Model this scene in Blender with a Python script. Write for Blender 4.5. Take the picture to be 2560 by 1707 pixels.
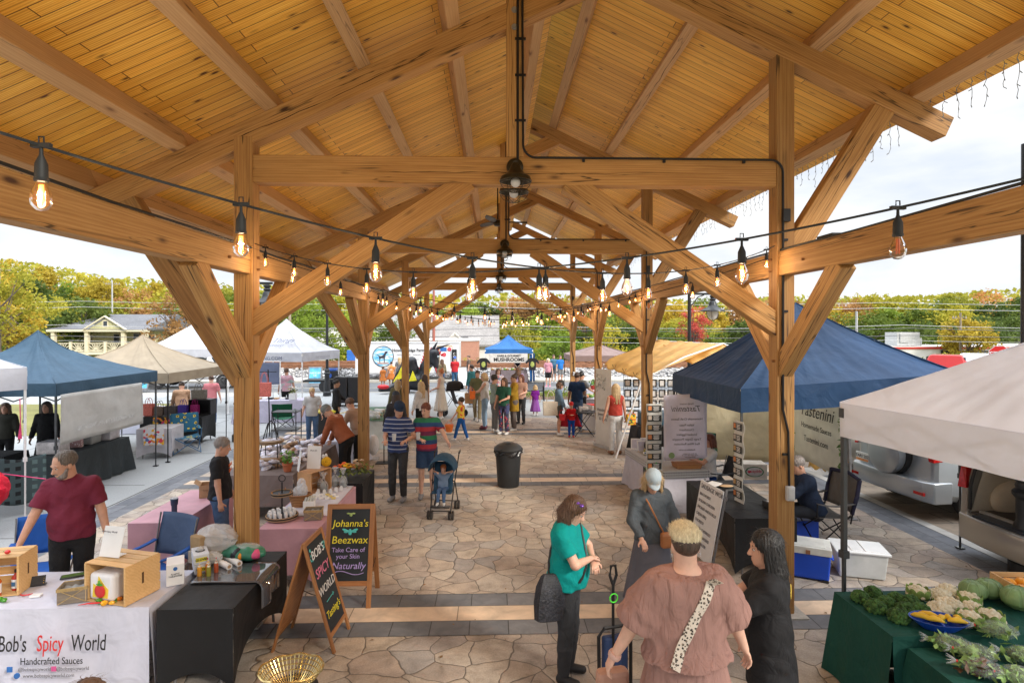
import bpy,math,random
import numpy as np
from mathutils import Vector,Matrix,Euler
R=math.radians
sc=bpy.context.scene
for o in list(bpy.data.objects):
 bpy.data.objects.remove(o)
COL=sc.collection
CAMH=3.21
# ------------------------------------------------------------------ camera
cam_d=bpy.data.cameras.new("camera")
cam_d.sensor_width=36.0
cam_d.lens=20.0
cam_d.shift_y=-(853.5-822.7)/2560.0
cam_d.clip_start=0.05
cam_d.clip_end=2000.0
cam=bpy.data.objects.new("camera",cam_d)
COL.objects.link(cam)
cam.location=(0,0,CAMH)
cam.rotation_euler=(R(90),0,-0.03306)
sc.camera=cam
# ------------------------------------------------------------------ sky and sun
SUN_EL,SUN_AZ=30.0,132.0
world=bpy.data.worlds.new("World")
sc.world=world
world.use_nodes=True
wn,wl=world.node_tree.nodes,world.node_tree.links
wn.clear()
w_out=wn.new("ShaderNodeOutputWorld")
w_bg=wn.new("ShaderNodeBackground")
w_sky=wn.new("ShaderNodeTexSky")
w_sky.sky_type='NISHITA'
w_sky.sun_disc=False
w_sky.sun_elevation=R(SUN_EL)
w_sky.sun_rotation=R(SUN_AZ)
w_sky.air_density=1.0
w_sky.dust_density=2.5
w_tc=wn.new("ShaderNodeTexCoord")
w_map=wn.new("ShaderNodeMapping")
w_map.inputs['Scale'].default_value=(1.6,1.6,5.0)
w_noise=wn.new("ShaderNodeTexNoise")
w_noise.inputs['Scale'].default_value=2.2
w_noise.inputs['Detail'].default_value=7
w_noise.inputs['Roughness'].default_value=0.55
w_ramp=wn.new("ShaderNodeValToRGB")
w_ramp.color_ramp.elements[0].position=0.28
w_ramp.color_ramp.elements[0].color=(0.80,0.80,0.80,1)
w_ramp.color_ramp.elements[1].position=0.62
w_ramp.color_ramp.elements[1].color=(0.97,0.97,0.97,1)
w_cloud=wn.new("ShaderNodeValToRGB")
w_cloud.color_ramp.elements[0].position=0.35
w_cloud.color_ramp.elements[0].color=(5.0,5.4,6.0,1)
w_cloud.color_ramp.elements[1].position=0.66
w_cloud.color_ramp.elements[1].color=(6.6,6.6,6.6,1)
w_mix=wn.new("ShaderNodeMixRGB")
wl.new(w_tc.outputs['Generated'],w_map.inputs['Vector'])
wl.new(w_map.outputs[0],w_noise.inputs['Vector'])
wl.new(w_noise.outputs['Fac'],w_ramp.inputs[0])
wl.new(w_noise.outputs['Fac'],w_cloud.inputs[0])
wl.new(w_ramp.outputs[0],w_mix.inputs[0])
wl.new(w_sky.outputs[0],w_mix.inputs[1])
wl.new(w_cloud.outputs[0],w_mix.inputs[2])
w_sep=wn.new("ShaderNodeSeparateXYZ");wl.new(w_tc.outputs['Generated'],w_sep.inputs[0])
w_r2=wn.new("ShaderNodeMapRange");w_r2.inputs['From Min'].default_value=0.48;w_r2.inputs['From Max'].default_value=1.0
w_r2.inputs['To Min'].default_value=0.64;w_r2.inputs['To Max'].default_value=3.4
wl.new(w_sep.outputs[2],w_r2.inputs['Value'])
w_mul=wn.new("ShaderNodeMixRGB");w_mul.blend_type='MULTIPLY';w_mul.inputs[0].default_value=1.0
wl.new(w_mix.outputs[0],w_mul.inputs[1]);wl.new(w_r2.outputs[0],w_mul.inputs[2])
wl.new(w_mul.outputs[0],w_bg.inputs[0])
w_bg.inputs[1].default_value=0.11
wl.new(w_bg.outputs[0],w_out.inputs[0])
sun_d=bpy.data.lights.new("sun",'SUN')
sun_d.energy=1.5
sun_d.angle=R(11)
sun_d.color=(1.0,0.93,0.82)
sun=bpy.data.objects.new("sun",sun_d)
COL.objects.link(sun)
_sd=Vector((math.sin(R(SUN_AZ))*math.cos(R(SUN_EL)),math.cos(R(SUN_AZ))*math.cos(R(SUN_EL)),math.sin(R(SUN_EL))))
sun.rotation_euler=_sd.to_track_quat('Z','Y').to_euler()
sc.view_settings.view_transform='Standard'
sc.view_settings.look='None'
sc.view_settings.exposure=1.3
sc.view_settings.gamma=1.0
sc.render.film_transparent=False
try:
 sc.cycles.use_denoising=True
 sc.cycles.max_bounces=7
 sc.cycles.diffuse_bounces=4
 sc.cycles.transparent_max_bounces=16
 sc.cycles.transmission_bounces=6
 sc.cycles.caustics_reflective=False
 sc.cycles.caustics_refractive=False
 sc.cycles.sample_clamp_indirect=4.0
except Exception:
 pass
# ------------------------------------------------------------------ helpers
def V3(*a):
 return Vector(a)
def rotm(x=0,y=0,z=0):
 return Euler((R(x),R(y),R(z))).to_matrix()
def frame(d,up=(0,0,1)):
 """3x3 with columns (side, up', dir) for a direction"""
 d=Vector(d).normalized()
 up=Vector(up)
 if abs(d.dot(up))>0.995:
  up=Vector((0,1,0))if abs(d.y)<0.9 else Vector((1,0,0))
 s=d.cross(up).normalized()
 u=s.cross(d).normalized()
 return Matrix((s,u,d)).transposed()
class MB:
 def __init__(self):
  self.v=[];self.f=[];self.m=[];self.mi=0
 def add(self,vs,fs):
  b=len(self.v)
  self.v.extend([tuple(p)for p in vs])
  for f in fs:
   self.f.append([b+i for i in f]);self.m.append(self.mi)
  return self
 def box(self,c,s,rot=None):
  x,y,z=s[0]/2,s[1]/2,s[2]/2
  vs=[Vector(p)for p in((-x,-y,-z),(x,-y,-z),(x,y,-z),(-x,y,-z),(-x,-y,z),(x,-y,z),(x,y,z),(-x,y,z))]
  if rot is not None:
   vs=[rot@p for p in vs]
  c=Vector(c)
  return self.add([p+c for p in vs],[(0,3,2,1),(4,5,6,7),(0,1,5,4),(1,2,6,5),(2,3,7,6),(3,0,4,7)])
 def beam(self,p0,p1,w,h,up=(0,0,1)):
  p0,p1=Vector(p0),Vector(p1)
  fr=frame(p1-p0,up)
  return self.box((p0+p1)/2,(w,h,(p1-p0).length),fr)
 def cyl(self,p0,p1,r0,r1=None,n=12,caps=True):
  r1=r0 if r1 is None else r1
  p0,p1=Vector(p0),Vector(p1)
  fr=frame(p1-p0)
  vs=[]
  for p,r in((p0,r0),(p1,r1)):
   for i in range(n):
    a=2*math.pi*i/n
    vs.append(p+fr@Vector((r*math.cos(a),r*math.sin(a),0)))
  fs=[(i,(i+1)%n,n+(i+1)%n,n+i)for i in range(n)]
  if caps:
   fs+=[tuple(range(n))[::-1],tuple(range(n,2*n))]
  return self.add(vs,fs)
 def tube(self,pts,r,n=6,closed=False):
  pts=[Vector(p)for p in pts]
  m=len(pts)
  vs=[]
  up=Vector((0.13,0.21,0.97))
  for i,p in enumerate(pts):
   a=pts[(i-1)%m]if(closed or i>0)else p
   b=pts[(i+1)%m]if(closed or i<m-1)else p
   d=(b-a)
   if d.length<1e-9:d=Vector((0,0,1))
   fr=frame(d,up)
   rr=r[i]if isinstance(r,(list,tuple))else r
   for k in range(n):
    an=2*math.pi*k/n
    vs.append(p+fr@Vector((rr*math.cos(an),rr*math.sin(an),0)))
  fs=[]
  for i in range(m if closed else m-1):
   j=(i+1)%m
   for k in range(n):
    fs.append((i*n+k,i*n+(k+1)%n,j*n+(k+1)%n,j*n+k))
  if not closed:
   fs+=[tuple(range(n))[::-1],tuple(range((m-1)*n,m*n))]
  return self.add(vs,fs)
 def lathe(self,prof,n=24,c=(0,0,0),rot=None,sx=1.0,sy=1.0,a0=0.0,a1=360.0):
  full=abs(a1-a0-360)<1e-6
  k=n if full else n+1
  vs=[]
  c=Vector(c)
  for r,z in prof:
   for i in range(k):
    a=R(a0+(a1-a0)*i/n)
    p=Vector((r*math.cos(a)*sx,r*math.sin(a)*sy,z))
    if rot is not None:p=rot@p
    vs.append(p+c)
  fs=[]
  for j in range(len(prof)-1):
   for i in range(n):
    i2=(i+1)%k if full else i+1
    fs.append((j*k+i,j*k+i2,(j+1)*k+i2,(j+1)*k+i))
  if full:
   if prof[0][0]>1e-6:fs.append(tuple(range(k))[::-1])
   if prof[-1][0]>1e-6:fs.append(tuple(range((len(prof)-1)*k,len(prof)*k)))
  return self.add(vs,fs)
 def ball(self,c,r,nu=14,nv=8,rot=None,fn=None):
  if not isinstance(r,(list,tuple,Vector)):r=(r,r,r)
  c=Vector(c);vs=[]
  for j in range(nv+1):
   t=math.pi*j/nv
   for i in range(nu):
    a=2*math.pi*i/nu
    p=Vector((math.sin(t)*math.cos(a),math.sin(t)*math.sin(a),math.cos(t)))
    if fn:p=p*fn(p)
    p=Vector((p.x*r[0],p.y*r[1],p.z*r[2]))
    if rot is not None:p=rot@p
    vs.append(p+c)
  fs=[]
  for j in range(nv):
   for i in range(nu):
    i2=(i+1)%nu
    fs.append((j*nu+i,(j+1)*nu+i,(j+1)*nu+i2,j*nu+i2))
  return self.add(vs,fs)
 def grid(self,fn,nu,nv):
  vs=[fn(i/nu,j/nv)for j in range(nv+1)for i in range(nu+1)]
  fs=[]
  w=nu+1
  for j in range(nv):
   for i in range(nu):
    fs.append((j*w+i,j*w+i+1,(j+1)*w+i+1,(j+1)*w+i))
  return self.add(vs,fs)
 def prism(self,poly,o,u,v,t):
  """extrude a 2D outline in the plane (o,u,v) by t along u x v"""
  o,u,v=Vector(o),Vector(u),Vector(v)
  w=u.cross(v).normalized()*t
  n=len(poly)
  a=[o+u*x+v*y for x,y in poly]
  b=[p+w for p in a]
  fs=[tuple(range(n))[::-1],tuple(range(n,2*n))]+[(i,(i+1)%n,n+(i+1)%n,n+i)for i in range(n)]
  return self.add(a+b,fs)
 def loft(self,rings,cap=True):
  n=len(rings[0])
  vs=[p for r in rings for p in r]
  fs=[]
  for j in range(len(rings)-1):
   for i in range(n):
    fs.append((j*n+i,j*n+(i+1)%n,(j+1)*n+(i+1)%n,(j+1)*n+i))
  if cap:
   fs+=[tuple(range(n))[::-1],tuple(range((len(rings)-1)*n,len(rings)*n))]
  return self.add(vs,fs)
 def mesh(self,name,mats,ang=38,smooth=True):
  me=bpy.data.meshes.new(name)
  me.from_pydata(self.v,[],self.f)
  if not isinstance(mats,(list,tuple)):mats=[mats]
  for m in mats:me.materials.append(m)
  if len(mats)>1:
   me.polygons.foreach_set("material_index",self.m)
  if smooth:
   me.shade_smooth()
   me.set_sharp_from_angle(angle=R(ang))
  me.update()
  return me
 def build(self,name,mats,parent=None,ang=38,smooth=True,bevel=0,solid=0,loc=None,label=None,seg=2):
  o=bpy.data.objects.new(name,self.mesh(name,mats,ang,smooth))
  COL.objects.link(o)
  if parent is not None:o.parent=parent
  if loc is not None:o.location=loc
  if solid:
   md=o.modifiers.new("solid",'SOLIDIFY');md.thickness=solid;md.offset=0
  if bevel:
   md=o.modifiers.new("bevel",'BEVEL');md.width=bevel;md.segments=seg
   md.limit_method='ANGLE';md.angle_limit=R(40)
   md.harden_normals=False
  if label:o['label']=label
  return o
def tag(o,label=None,cat=None,group=None,kind=None):
 if label:o['label']=label
 if cat:o['category']=cat
 if group:o['group']=group
 if kind:o['kind']=kind
 return o
def thing(name,label,cat,loc=(0,0,0),rz=0,group=None):
 o=bpy.data.objects.new(name,None)
 COL.objects.link(o)
 o.empty_display_size=0.2
 o.location=loc
 o.rotation_euler=(0,0,R(rz))
 return tag(o,label,cat,group)
def struct(o,label=None):
 o['kind']='structure'
 if label:o['label']=label
 return o
def dup(o,parent=None,loc=None,rz=None,label=None):
 c=o.copy()
 COL.objects.link(c)
 if parent is not None:c.parent=parent
 if loc is not None:c.location=loc
 if rz is not None:c.rotation_euler=(0,0,R(rz))
 if label:c['label']=label
 for ch in[x for x in bpy.data.objects if x.parent==o]:
  dup(ch,c)
 return c
KIDS={}
# ------------------------------------------------------------------ materials
_M={}
def _new(name):
 m=bpy.data.materials.new(name)
 m.use_nodes=True
 n=m.node_tree.nodes;n.clear()
 out=n.new("ShaderNodeOutputMaterial");b=n.new("ShaderNodeBsdfPrincipled")
 m.node_tree.links.new(b.outputs[0],out.inputs[0])
 return m,n,m.node_tree.links,b,out
def c4(c):
 return(c[0],c[1],c[2],1)
def noise(n,l,scale,detail=4,rough=.55,vec=None,dist=0):
 t=n.new("ShaderNodeTexNoise")
 t.inputs['Scale'].default_value=scale;t.inputs['Detail'].default_value=detail
 t.inputs['Roughness'].default_value=rough;t.inputs['Distortion'].default_value=dist
 if vec is not None:l.new(vec,t.inputs['Vector'])
 return t
def coords(n,l,scale=(1,1,1),rnd=False,rot=(0,0,0),src='Object'):
 tc=n.new("ShaderNodeTexCoord");mp=n.new("ShaderNodeMapping")
 mp.inputs['Scale'].default_value=scale
 mp.inputs['Rotation'].default_value=rot
 l.new(tc.outputs[src],mp.inputs[0])
 if rnd:
  oi=n.new("ShaderNodeObjectInfo");mu=n.new("ShaderNodeMath");mu.operation='MULTIPLY'
  mu.inputs[1].default_value=37.0
  l.new(oi.outputs['Random'],mu.inputs[0])
  cb=n.new("ShaderNodeCombineXYZ")
  for i in range(3):l.new(mu.outputs[0],cb.inputs[i])
  l.new(cb.outputs[0],mp.inputs['Location'])
 return mp.outputs[0]
def ramp(n,l,fac,stops,mode='LINEAR'):
 r=n.new("ShaderNodeValToRGB");r.color_ramp.interpolation=mode
 e=r.color_ramp.elements
 while len(e)<len(stops):e.new(0.5)
 for i,(p,c)in enumerate(stops):
  e[i].position=p
  e[i].color=c4(c)if isinstance(c,(tuple,list))else(c,c,c,1)
 l.new(fac,r.inputs[0])
 return r.outputs[0]
def mixc(n,l,a,b,fac,mode='MIX'):
 m=n.new("ShaderNodeMixRGB");m.blend_type=mode
 for i,x in((1,a),(2,b)):
  if isinstance(x,(tuple,list)):m.inputs[i].default_value=c4(x)
  else:l.new(x,m.inputs[i])
 if isinstance(fac,(int,float)):m.inputs[0].default_value=fac
 else:l.new(fac,m.inputs[0])
 return m.outputs[0]
def math_(n,l,op,a,b=None):
 m=n.new("ShaderNodeMath");m.operation=op
 for i,x in((0,a),(1,b)):
  if x is None:continue
  if isinstance(x,(int,float)):m.inputs[i].default_value=x
  else:l.new(x,m.inputs[i])
 return m.outputs[0]
def bump(n,l,b,h,strength=.3,dist=.01):
 bp=n.new("ShaderNodeBump");bp.inputs['Strength'].default_value=strength
 bp.inputs['Distance'].default_value=dist
 l.new(h,bp.inputs['Height']);l.new(bp.outputs[0],b.inputs['Normal'])
 return bp
def M(name,col,rough=.6,metal=0.,var=.12,vs=6.,bp=0.,bs=30.,trans=0.,alpha=1.,emit=0.,sub=0.,coat=0.,sheen=0.,aniso=None,ior=1.45):
 if name in _M:return _M[name]
 m,n,l,b,out=_new(name)
 vec=coords(n,l,aniso or(1,1,1),rnd=True)
 if var:
  t=noise(n,l,vs,5,.6,vec)
  lo=tuple(max(0,x*(1-var*1.6))for x in col);hi=tuple(min(1,x*(1+var*1.2))for x in col)
  l.new(ramp(n,l,t.outputs['Fac'],[(.3,lo),(.7,hi)]),b.inputs['Base Color'])
 else:
  b.inputs['Base Color'].default_value=c4(col)
 b.inputs['Roughness'].default_value=rough
 b.inputs['Metallic'].default_value=metal
 b.inputs['IOR'].default_value=ior
 if trans:b.inputs['Transmission Weight'].default_value=trans
 if alpha<1:b.inputs['Alpha'].default_value=alpha
 if sub:
  b.inputs['Subsurface Weight'].default_value=sub;b.inputs['Subsurface Radius'].default_value=(1,.35,.2)
  b.inputs['Subsurface Scale'].default_value=.012
 if coat:b.inputs['Coat Weight'].default_value=coat;b.inputs['Coat Roughness'].default_value=.05
 if sheen:b.inputs['Sheen Weight'].default_value=sheen
 if emit:
  b.inputs['Emission Color'].default_value=c4(col);b.inputs['Emission Strength'].default_value=emit
 if bp:
  t2=noise(n,l,bs,4,.6,vec)
  bump(n,l,b,t2.outputs['Fac'],bp,.01)
 _M[name]=m
 return m
def cloth(name,col,rough=.85,thin=0.25,wr=.5,ws=5.0,var=.08,an=(1,1,1)):
 """fabric: large soft creases plus weave, a little light through it when thin"""
 if name in _M:return _M[name]
 m,n,l,b,out=_new(name)
 vec=coords(n,l,an,rnd=True)
 t=noise(n,l,3,4,.6,vec)
 lo=tuple(x*(1-var*1.5)for x in col);hi=tuple(min(1,x*(1+var))for x in col)
 cc=ramp(n,l,t.outputs['Fac'],[(.3,lo),(.7,hi)])
 l.new(cc,b.inputs['Base Color'])
 b.inputs['Roughness'].default_value=rough
 b.inputs['Specular IOR Level'].default_value=.25
 a=noise(n,l,ws,3,.5,vec,.6);w=noise(n,l,260,1,.5,vec)
 rr=n.new("ShaderNodeMath");rr.operation='MULTIPLY_ADD'
 l.new(w.outputs['Fac'],rr.inputs[0]);rr.inputs[1].default_value=.02;l.new(a.outputs['Fac'],rr.inputs[2])
 bump(n,l,b,rr.outputs[0],wr,.06)
 if thin:
  tr=n.new("ShaderNodeBsdfTranslucent");l.new(cc,tr.inputs[0])
  mx=n.new("ShaderNodeMixShader");mx.inputs[0].default_value=thin
  l.new(b.outputs[0],mx.inputs[1]);l.new(tr.outputs[0],mx.inputs[2]);l.new(mx.outputs[0],out.inputs[0])
 _M[name]=m
 return m
def pattern(name,kind,cols,scale=(1,1,1),rough=.8,src='Object',thin=0.0):
 """woven or printed patterns: stripes along z, checks, blotches"""
 if name in _M:return _M[name]
 m,n,l,b,out=_new(name)
 vec=coords(n,l,scale,src=src)
 b.inputs['Roughness'].default_value=rough
 if kind=='stripes':
  sx=n.new("ShaderNodeSeparateXYZ");l.new(vec,sx.inputs[0])
  f=math_(n,l,'FRACT',sx.outputs[2])
  k=len(cols)
  col=ramp(n,l,f,[(p,c)for p,c in cols],'CONSTANT')
 elif kind=='check':
  sx=n.new("ShaderNodeSeparateXYZ");l.new(vec,sx.inputs[0])
  s=None
  fs=[]
  for i in range(3):
   f=math_(n,l,'GREATER_THAN',math_(n,l,'FRACT',sx.outputs[i]),.5)
   fs.append(f)
  ab=math_(n,l,'ADD',fs[0],fs[1]);ab=math_(n,l,'ADD',ab,fs[2])
  col=ramp(n,l,math_(n,l,'MULTIPLY',ab,.333),[(0,cols[0]),(.3,cols[1]),(.6,cols[2]),(.95,cols[-1])],'CONSTANT')
 elif kind=='spots':
  vo=n.new("ShaderNodeTexVoronoi");vo.feature='F1';l.new(vec,vo.inputs['Vector']);vo.inputs['Scale'].default_value=1
  ns=noise(n,l,3,3,.6,vec)
  d=math_(n,l,'ADD',vo.outputs['Distance'],math_(n,l,'MULTIPLY',math_(n,l,'SUBTRACT',ns.outputs['Fac'],.5),.5))
  col=ramp(n,l,d,[(p,c)for p,c in cols],'CONSTANT')
 elif kind=='cells':
  vo=n.new("ShaderNodeTexVoronoi");l.new(vec,vo.inputs['Vector']);vo.inputs['Scale'].default_value=1
  sp=n.new("ShaderNodeSeparateColor");l.new(vo.outputs['Color'],sp.inputs[0])
  col=ramp(n,l,sp.outputs[0],[(p,c)for p,c in cols],'CONSTANT')
 elif kind=='noise':
  ns=noise(n,l,1,4,.6,vec)
  col=ramp(n,l,ns.outputs['Fac'],[(p,c)for p,c in cols])
 l.new(col,b.inputs['Base Color'])
 a=noise(n,l,6,3,.5,coords(n,l),.5)
 bump(n,l,b,a.outputs['Fac'],.3,.04)
 _M[name]=m
 return m
def wood(name,lo,mid,hi,dark,grain=(1.1,30,30),knots=True,cracks=.5,rough=.7,warm=0.0):
 """sawn timber, grain along the object's local X"""
 if name in _M:return _M[name]
 m,n,l,b,out=_new(name)
 vec=coords(n,l,grain,rnd=True)
 big=noise(n,l,.55,3,.5,coords(n,l,(1,3,3),rnd=True))
 g=noise(n,l,1.0,7,.68,vec,1.1)
 w=n.new("ShaderNodeTexWave");w.wave_type='RINGS';w.rings_direction='X'
 w.inputs['Scale'].default_value=.55;w.inputs['Distortion'].default_value=7;w.inputs['Detail'].default_value=3
 w.inputs['Detail Scale'].default_value=1.2
 l.new(vec,w.inputs['Vector'])
 fac=mixc(n,l,g.outputs['Fac'],w.outputs['Fac'],.17)
 fac=mixc(n,l,fac,big.outputs['Fac'],.35)
 col=ramp(n,l,fac,[(.25,lo),(.5,mid),(.75,hi)])
 oi=n.new("ShaderNodeObjectInfo")
 tint=ramp(n,l,oi.outputs['Random'],[(0,(.80,.76,.70)),(.5,(1,1,1)),(1,(1.12,1.05,.97))])
 col=mixc(n,l,col,tint,1.0,'MULTIPLY')
 hgt=g.outputs['Fac']
 if knots:
  vo=n.new("ShaderNodeTexVoronoi");vo.inputs['Scale'].default_value=1.25
  l.new(coords(n,l,(1.1,3.4,3.4),rnd=True),vo.inputs['Vector'])
  k=ramp(n,l,vo.outputs['Distance'],[(.05,1.0),(.10,.35),(.16,0.0)])
  col=mixc(n,l,col,dark,k)
 if cracks:
  cr=noise(n,l,1.0,3,.5,coords(n,l,(.45,9,9),rnd=True),.4)
  line=ramp(n,l,cr.outputs['Fac'],[(.486,0.0),(.497,1.0),(.505,1.0),(.514,0.0)])
  pres=ramp(n,l,noise(n,l,.7,2,.5,coords(n,l,(1,4,4),rnd=True)).outputs['Fac'],[(.5,0.0),(.58,1.0)])
  line=mixc(n,l,line,pres,1.0,'MULTIPLY')
  col=mixc(n,l,col,tuple(x*.3 for x in dark),math_(n,l,'MULTIPLY',line,cracks))
 l.new(col,b.inputs['Base Color'])
 b.inputs['Roughness'].default_value=rough
 bump(n,l,b,hgt,.35,.006)
 _M[name]=m
 return m
# ------------------------------------------------------------------ ground materials
def flagstone():
 m,n,l,b,out=_new("flagstone")
 base=coords(n,l,(1,1,1))
 dn=noise(n,l,1.3,3,.5,base)
 off=n.new("ShaderNodeVectorMath");off.operation='MULTIPLY_ADD'
 l.new(dn.outputs['Color'],off.inputs[0]);off.inputs[1].default_value=(.55,.45,0);l.new(base,off.inputs[2])
 v1=n.new("ShaderNodeTexVoronoi");v1.feature='DISTANCE_TO_EDGE';v1.voronoi_dimensions='2D';v1.inputs['Scale'].default_value=3.1;v1.inputs['Randomness'].default_value=.88
 v2=n.new("ShaderNodeTexVoronoi");v2.voronoi_dimensions='2D';v2.inputs['Scale'].default_value=3.1;v2.inputs['Randomness'].default_value=.88
 for v in(v1,v2):l.new(off.outputs[0],v.inputs['Vector'])
 sp=n.new("ShaderNodeSeparateColor");l.new(v2.outputs['Color'],sp.inputs[0])
 stone=ramp(n,l,sp.outputs[0],[(0,(.36,.31,.265)),(.2,(.43,.365,.295)),(.42,(.39,.325,.275)),(.6,(.32,.305,.29)),(.8,(.48,.42,.345)),(1,(.39,.35,.31))])
 ns=noise(n,l,5,8,.62,base,.4)
 stone=mixc(n,l,stone,ramp(n,l,ns.outputs['Fac'],[(.28,(.62,.60,.58)),(.5,(1,1,1)),(.72,(1.24,1.2,1.16))]),1,'MULTIPLY')
 bigp=noise(n,l,.35,3,.5,base)
 stone=mixc(n,l,stone,ramp(n,l,bigp.outputs['Fac'],[(.35,(.88,.87,.88)),(.65,(1.06,1.04,1.0))]),1,'MULTIPLY')
 edge=ramp(n,l,v1.outputs['Distance'],[(.0,0.0),(.012,.25),(.024,1.0)])
 col=mixc(n,l,(.10,.085,.07),stone,edge)
 l.new(col,b.inputs['Base Color'])
 grit=noise(n,l,60,3,.7,base);col=mixc(n,l,col,ramp(n,l,grit.outputs['Fac'],[(.3,(.80,.79,.78)),(.7,(1.15,1.15,1.14))]),1,'MULTIPLY');stain=noise(n,l,1.1,5,.65,base,.5);col=mixc(n,l,col,ramp(n,l,stain.outputs['Fac'],[(.32,(.74,.72,.70)),(.46,(1,1,1))]),1,'MULTIPLY');l.new(col,b.inputs['Base Color'])
 l.new(ramp(n,l,ns.outputs['Fac'],[(.3,.62),(.7,.8)]),b.inputs['Roughness'])
 round_=ramp(n,l,v1.outputs['Distance'],[(.0,0.0),(.05,.85),(.14,1.0)])
 rid=noise(n,l,3.2,7,.6,coords(n,l,(1,1.7,1)),1.4)
 h=math_(n,l,'ADD',round_,math_(n,l,'MULTIPLY',rid.outputs['Fac'],.7))
 bump(n,l,b,h,.55,.014)
 return m
def tiles(name,bw,bh,c1,c2,mort,ms=.006,off=.5,bs=4,along_y=False,nb=.5):
 m,n,l,b,out=_new(name)
 vec=coords(n,l,(1,1,1),rot=(0,0,R(90)if along_y else 0))
 br=n.new("ShaderNodeTexBrick");l.new(vec,br.inputs['Vector'])
 br.inputs['Scale'].default_value=1;br.inputs['Brick Width'].default_value=bw;br.inputs['Row Height'].default_value=bh
 br.inputs['Mortar Size'].default_value=ms;br.inputs['Mortar Smooth'].default_value=.2;br.offset=off
 br.inputs['Color1'].default_value=c4(c1);br.inputs['Color2'].default_value=c4(c2);br.inputs['Mortar'].default_value=c4(mort)
 ns=noise(n,l,bs,8,.62,coords(n,l,(1,1,1)),.6)
 col=mixc(n,l,br.outputs['Color'],ramp(n,l,ns.outputs['Fac'],[(.3,(.72,.73,.75)),(.7,(1.22,1.2,1.18))]),1,'MULTIPLY')
 l.new(col,b.inputs['Base Color']);b.inputs['Roughness'].default_value=.7
 h=math_(n,l,'SUBTRACT',math_(n,l,'MULTIPLY',ns.outputs['Fac'],nb),br.outputs['Fac'])
 bump(n,l,b,h,.5,.008)
 return m
def speck(name,c1,c2,scale=60,rough=.85,big=.15,bp=.3,joint=None):
 m,n,l,b,out=_new(name)
 base=coords(n,l)
 a=noise(n,l,scale,3,.7,base);g=noise(n,l,.6,5,.6,base,.3)
 col=ramp(n,l,a.outputs['Fac'],[(.35,c1),(.65,c2)])
 col=mixc(n,l,col,ramp(n,l,g.outputs['Fac'],[(.3,(1-big,)*3),(.7,(1+big,)*3)]),1,'MULTIPLY')
 l.new(col,b.inputs['Base Color']);b.inputs['Roughness'].default_value=rough
 bump(n,l,b,a.outputs['Fac'],bp,.004)
 return m
def slab(name,x0,x1,y0,y1,z,mat,th=None,nx=1):
 mb=MB()
 if th:mb.box(((x1-x0)/2,(y1-y0)/2,-th/2),(x1-x0,y1-y0,th))
 else:mb.add([(0,0,0),(x1-x0,0,0),(x1-x0,y1-y0,0),(0,y1-y0,0)],[(0,1,2,3)])
 o=mb.build(name,mat,loc=(x0,y0,z),smooth=False)
 return struct(o)
FLAG=flagstone()
SLATE=tiles("slate_tile",.42,.3,(.115,.125,.14),(.18,.185,.195),(.05,.05,.05),.006,.37,5,nb=1.0)
SLATEY=tiles("slate_tile_long",.45,.26,(.12,.13,.15),(.18,.19,.21),(.06,.06,.06),.006,.5,5,along_y=True)
LIME=tiles("limestone_tile",1.2,.33,(.60,.46,.33),(.66,.53,.40),(.25,.2,.15),.006,0,3,nb=.3)
WHITE_STRIP=tiles("pale_kerb_tile",1.6,.3,(.42,.41,.38),(.48,.47,.44),(.22,.21,.2),.006,0,3,along_y=True,nb=.2)
CONC=speck("concrete",(.27,.285,.29),(.34,.352,.355),40,.85,.07)
CONC2=speck("kerb_concrete",(.36,.34,.30),(.45,.43,.385),30,.85,.1)
ASPH=speck("asphalt",(.10,.105,.112),(.15,.155,.165),90,.85,.12)
GRASSM=speck("lawn_grass",(.12,.12,.032),(.20,.19,.06),25,.9,.3)
FIELD=speck("field_ground",(.10,.11,.04),(.19,.17,.08),3,.95,.3)
MULCH=speck("mulch_bed",(.10,.06,.04),(.22,.15,.11),25,.95,.2)
PARKP=tiles("parking_paver",.85,.55,(.25,.20,.15),(.31,.25,.19),(.08,.07,.06),.012,.5,4)
def terr(u,v):
 x=-700+1400*u
 y=-300+1500*v
 z=-.12
 if y>49:z=-.12-3.4*min(1,(y-49)/14.0)
 if y>95:z+=min(9,(y-95)*.045)
 return(x,y,z)
mb=MB()
ys=[-300,-20,20,49,52,56,60,63,80,95,120,160,220,300,500,1200]
xs=[-900,-300,-120,-60,-30,0,30,60,120,300,900]
vs=[]
for y in ys:
 for x in xs:
  z=-.12
  if y>49:z-=3.4*min(1,(y-49)/14.0)
  if y>95:z+=min(8,(y-95)*.05)
  vs.append((x,y,z))
w=len(xs)
mb.add(vs,[(j*w+i,j*w+i+1,(j+1)*w+i+1,(j+1)*w+i)for j in range(len(ys)-1)for i in range(w-1)])
struct(mb.build("terrain",FIELD))
slab("plaza_paving",-6.4,6.52,-4,20.6,0,FLAG)
slab("paving_border",-6.92,-6.4,-4,20.6,-.004,SLATEY)
slab("paving_border",6.52,7.04,-4,20.6,-.004,SLATEY)
slab("pale_edge_strip",7.04,7.22,-4,20.6,0.0,WHITE_STRIP)
slab("sidewalk",-30,-6.92,-4,29.1,-.008,CONC)
slab("parking_bay",7.22,30,-4,29.1,-.012,PARKP)
slab("sidewalk",-6.92,7.22,20.6,29.1,-.008,CONC)
slab("lawn",-30,-13.2,17.6,25.0,.004,GRASSM)
slab("planting_bed",-1.2,5.2,25.9,28.6,.006,MULCH)
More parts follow.
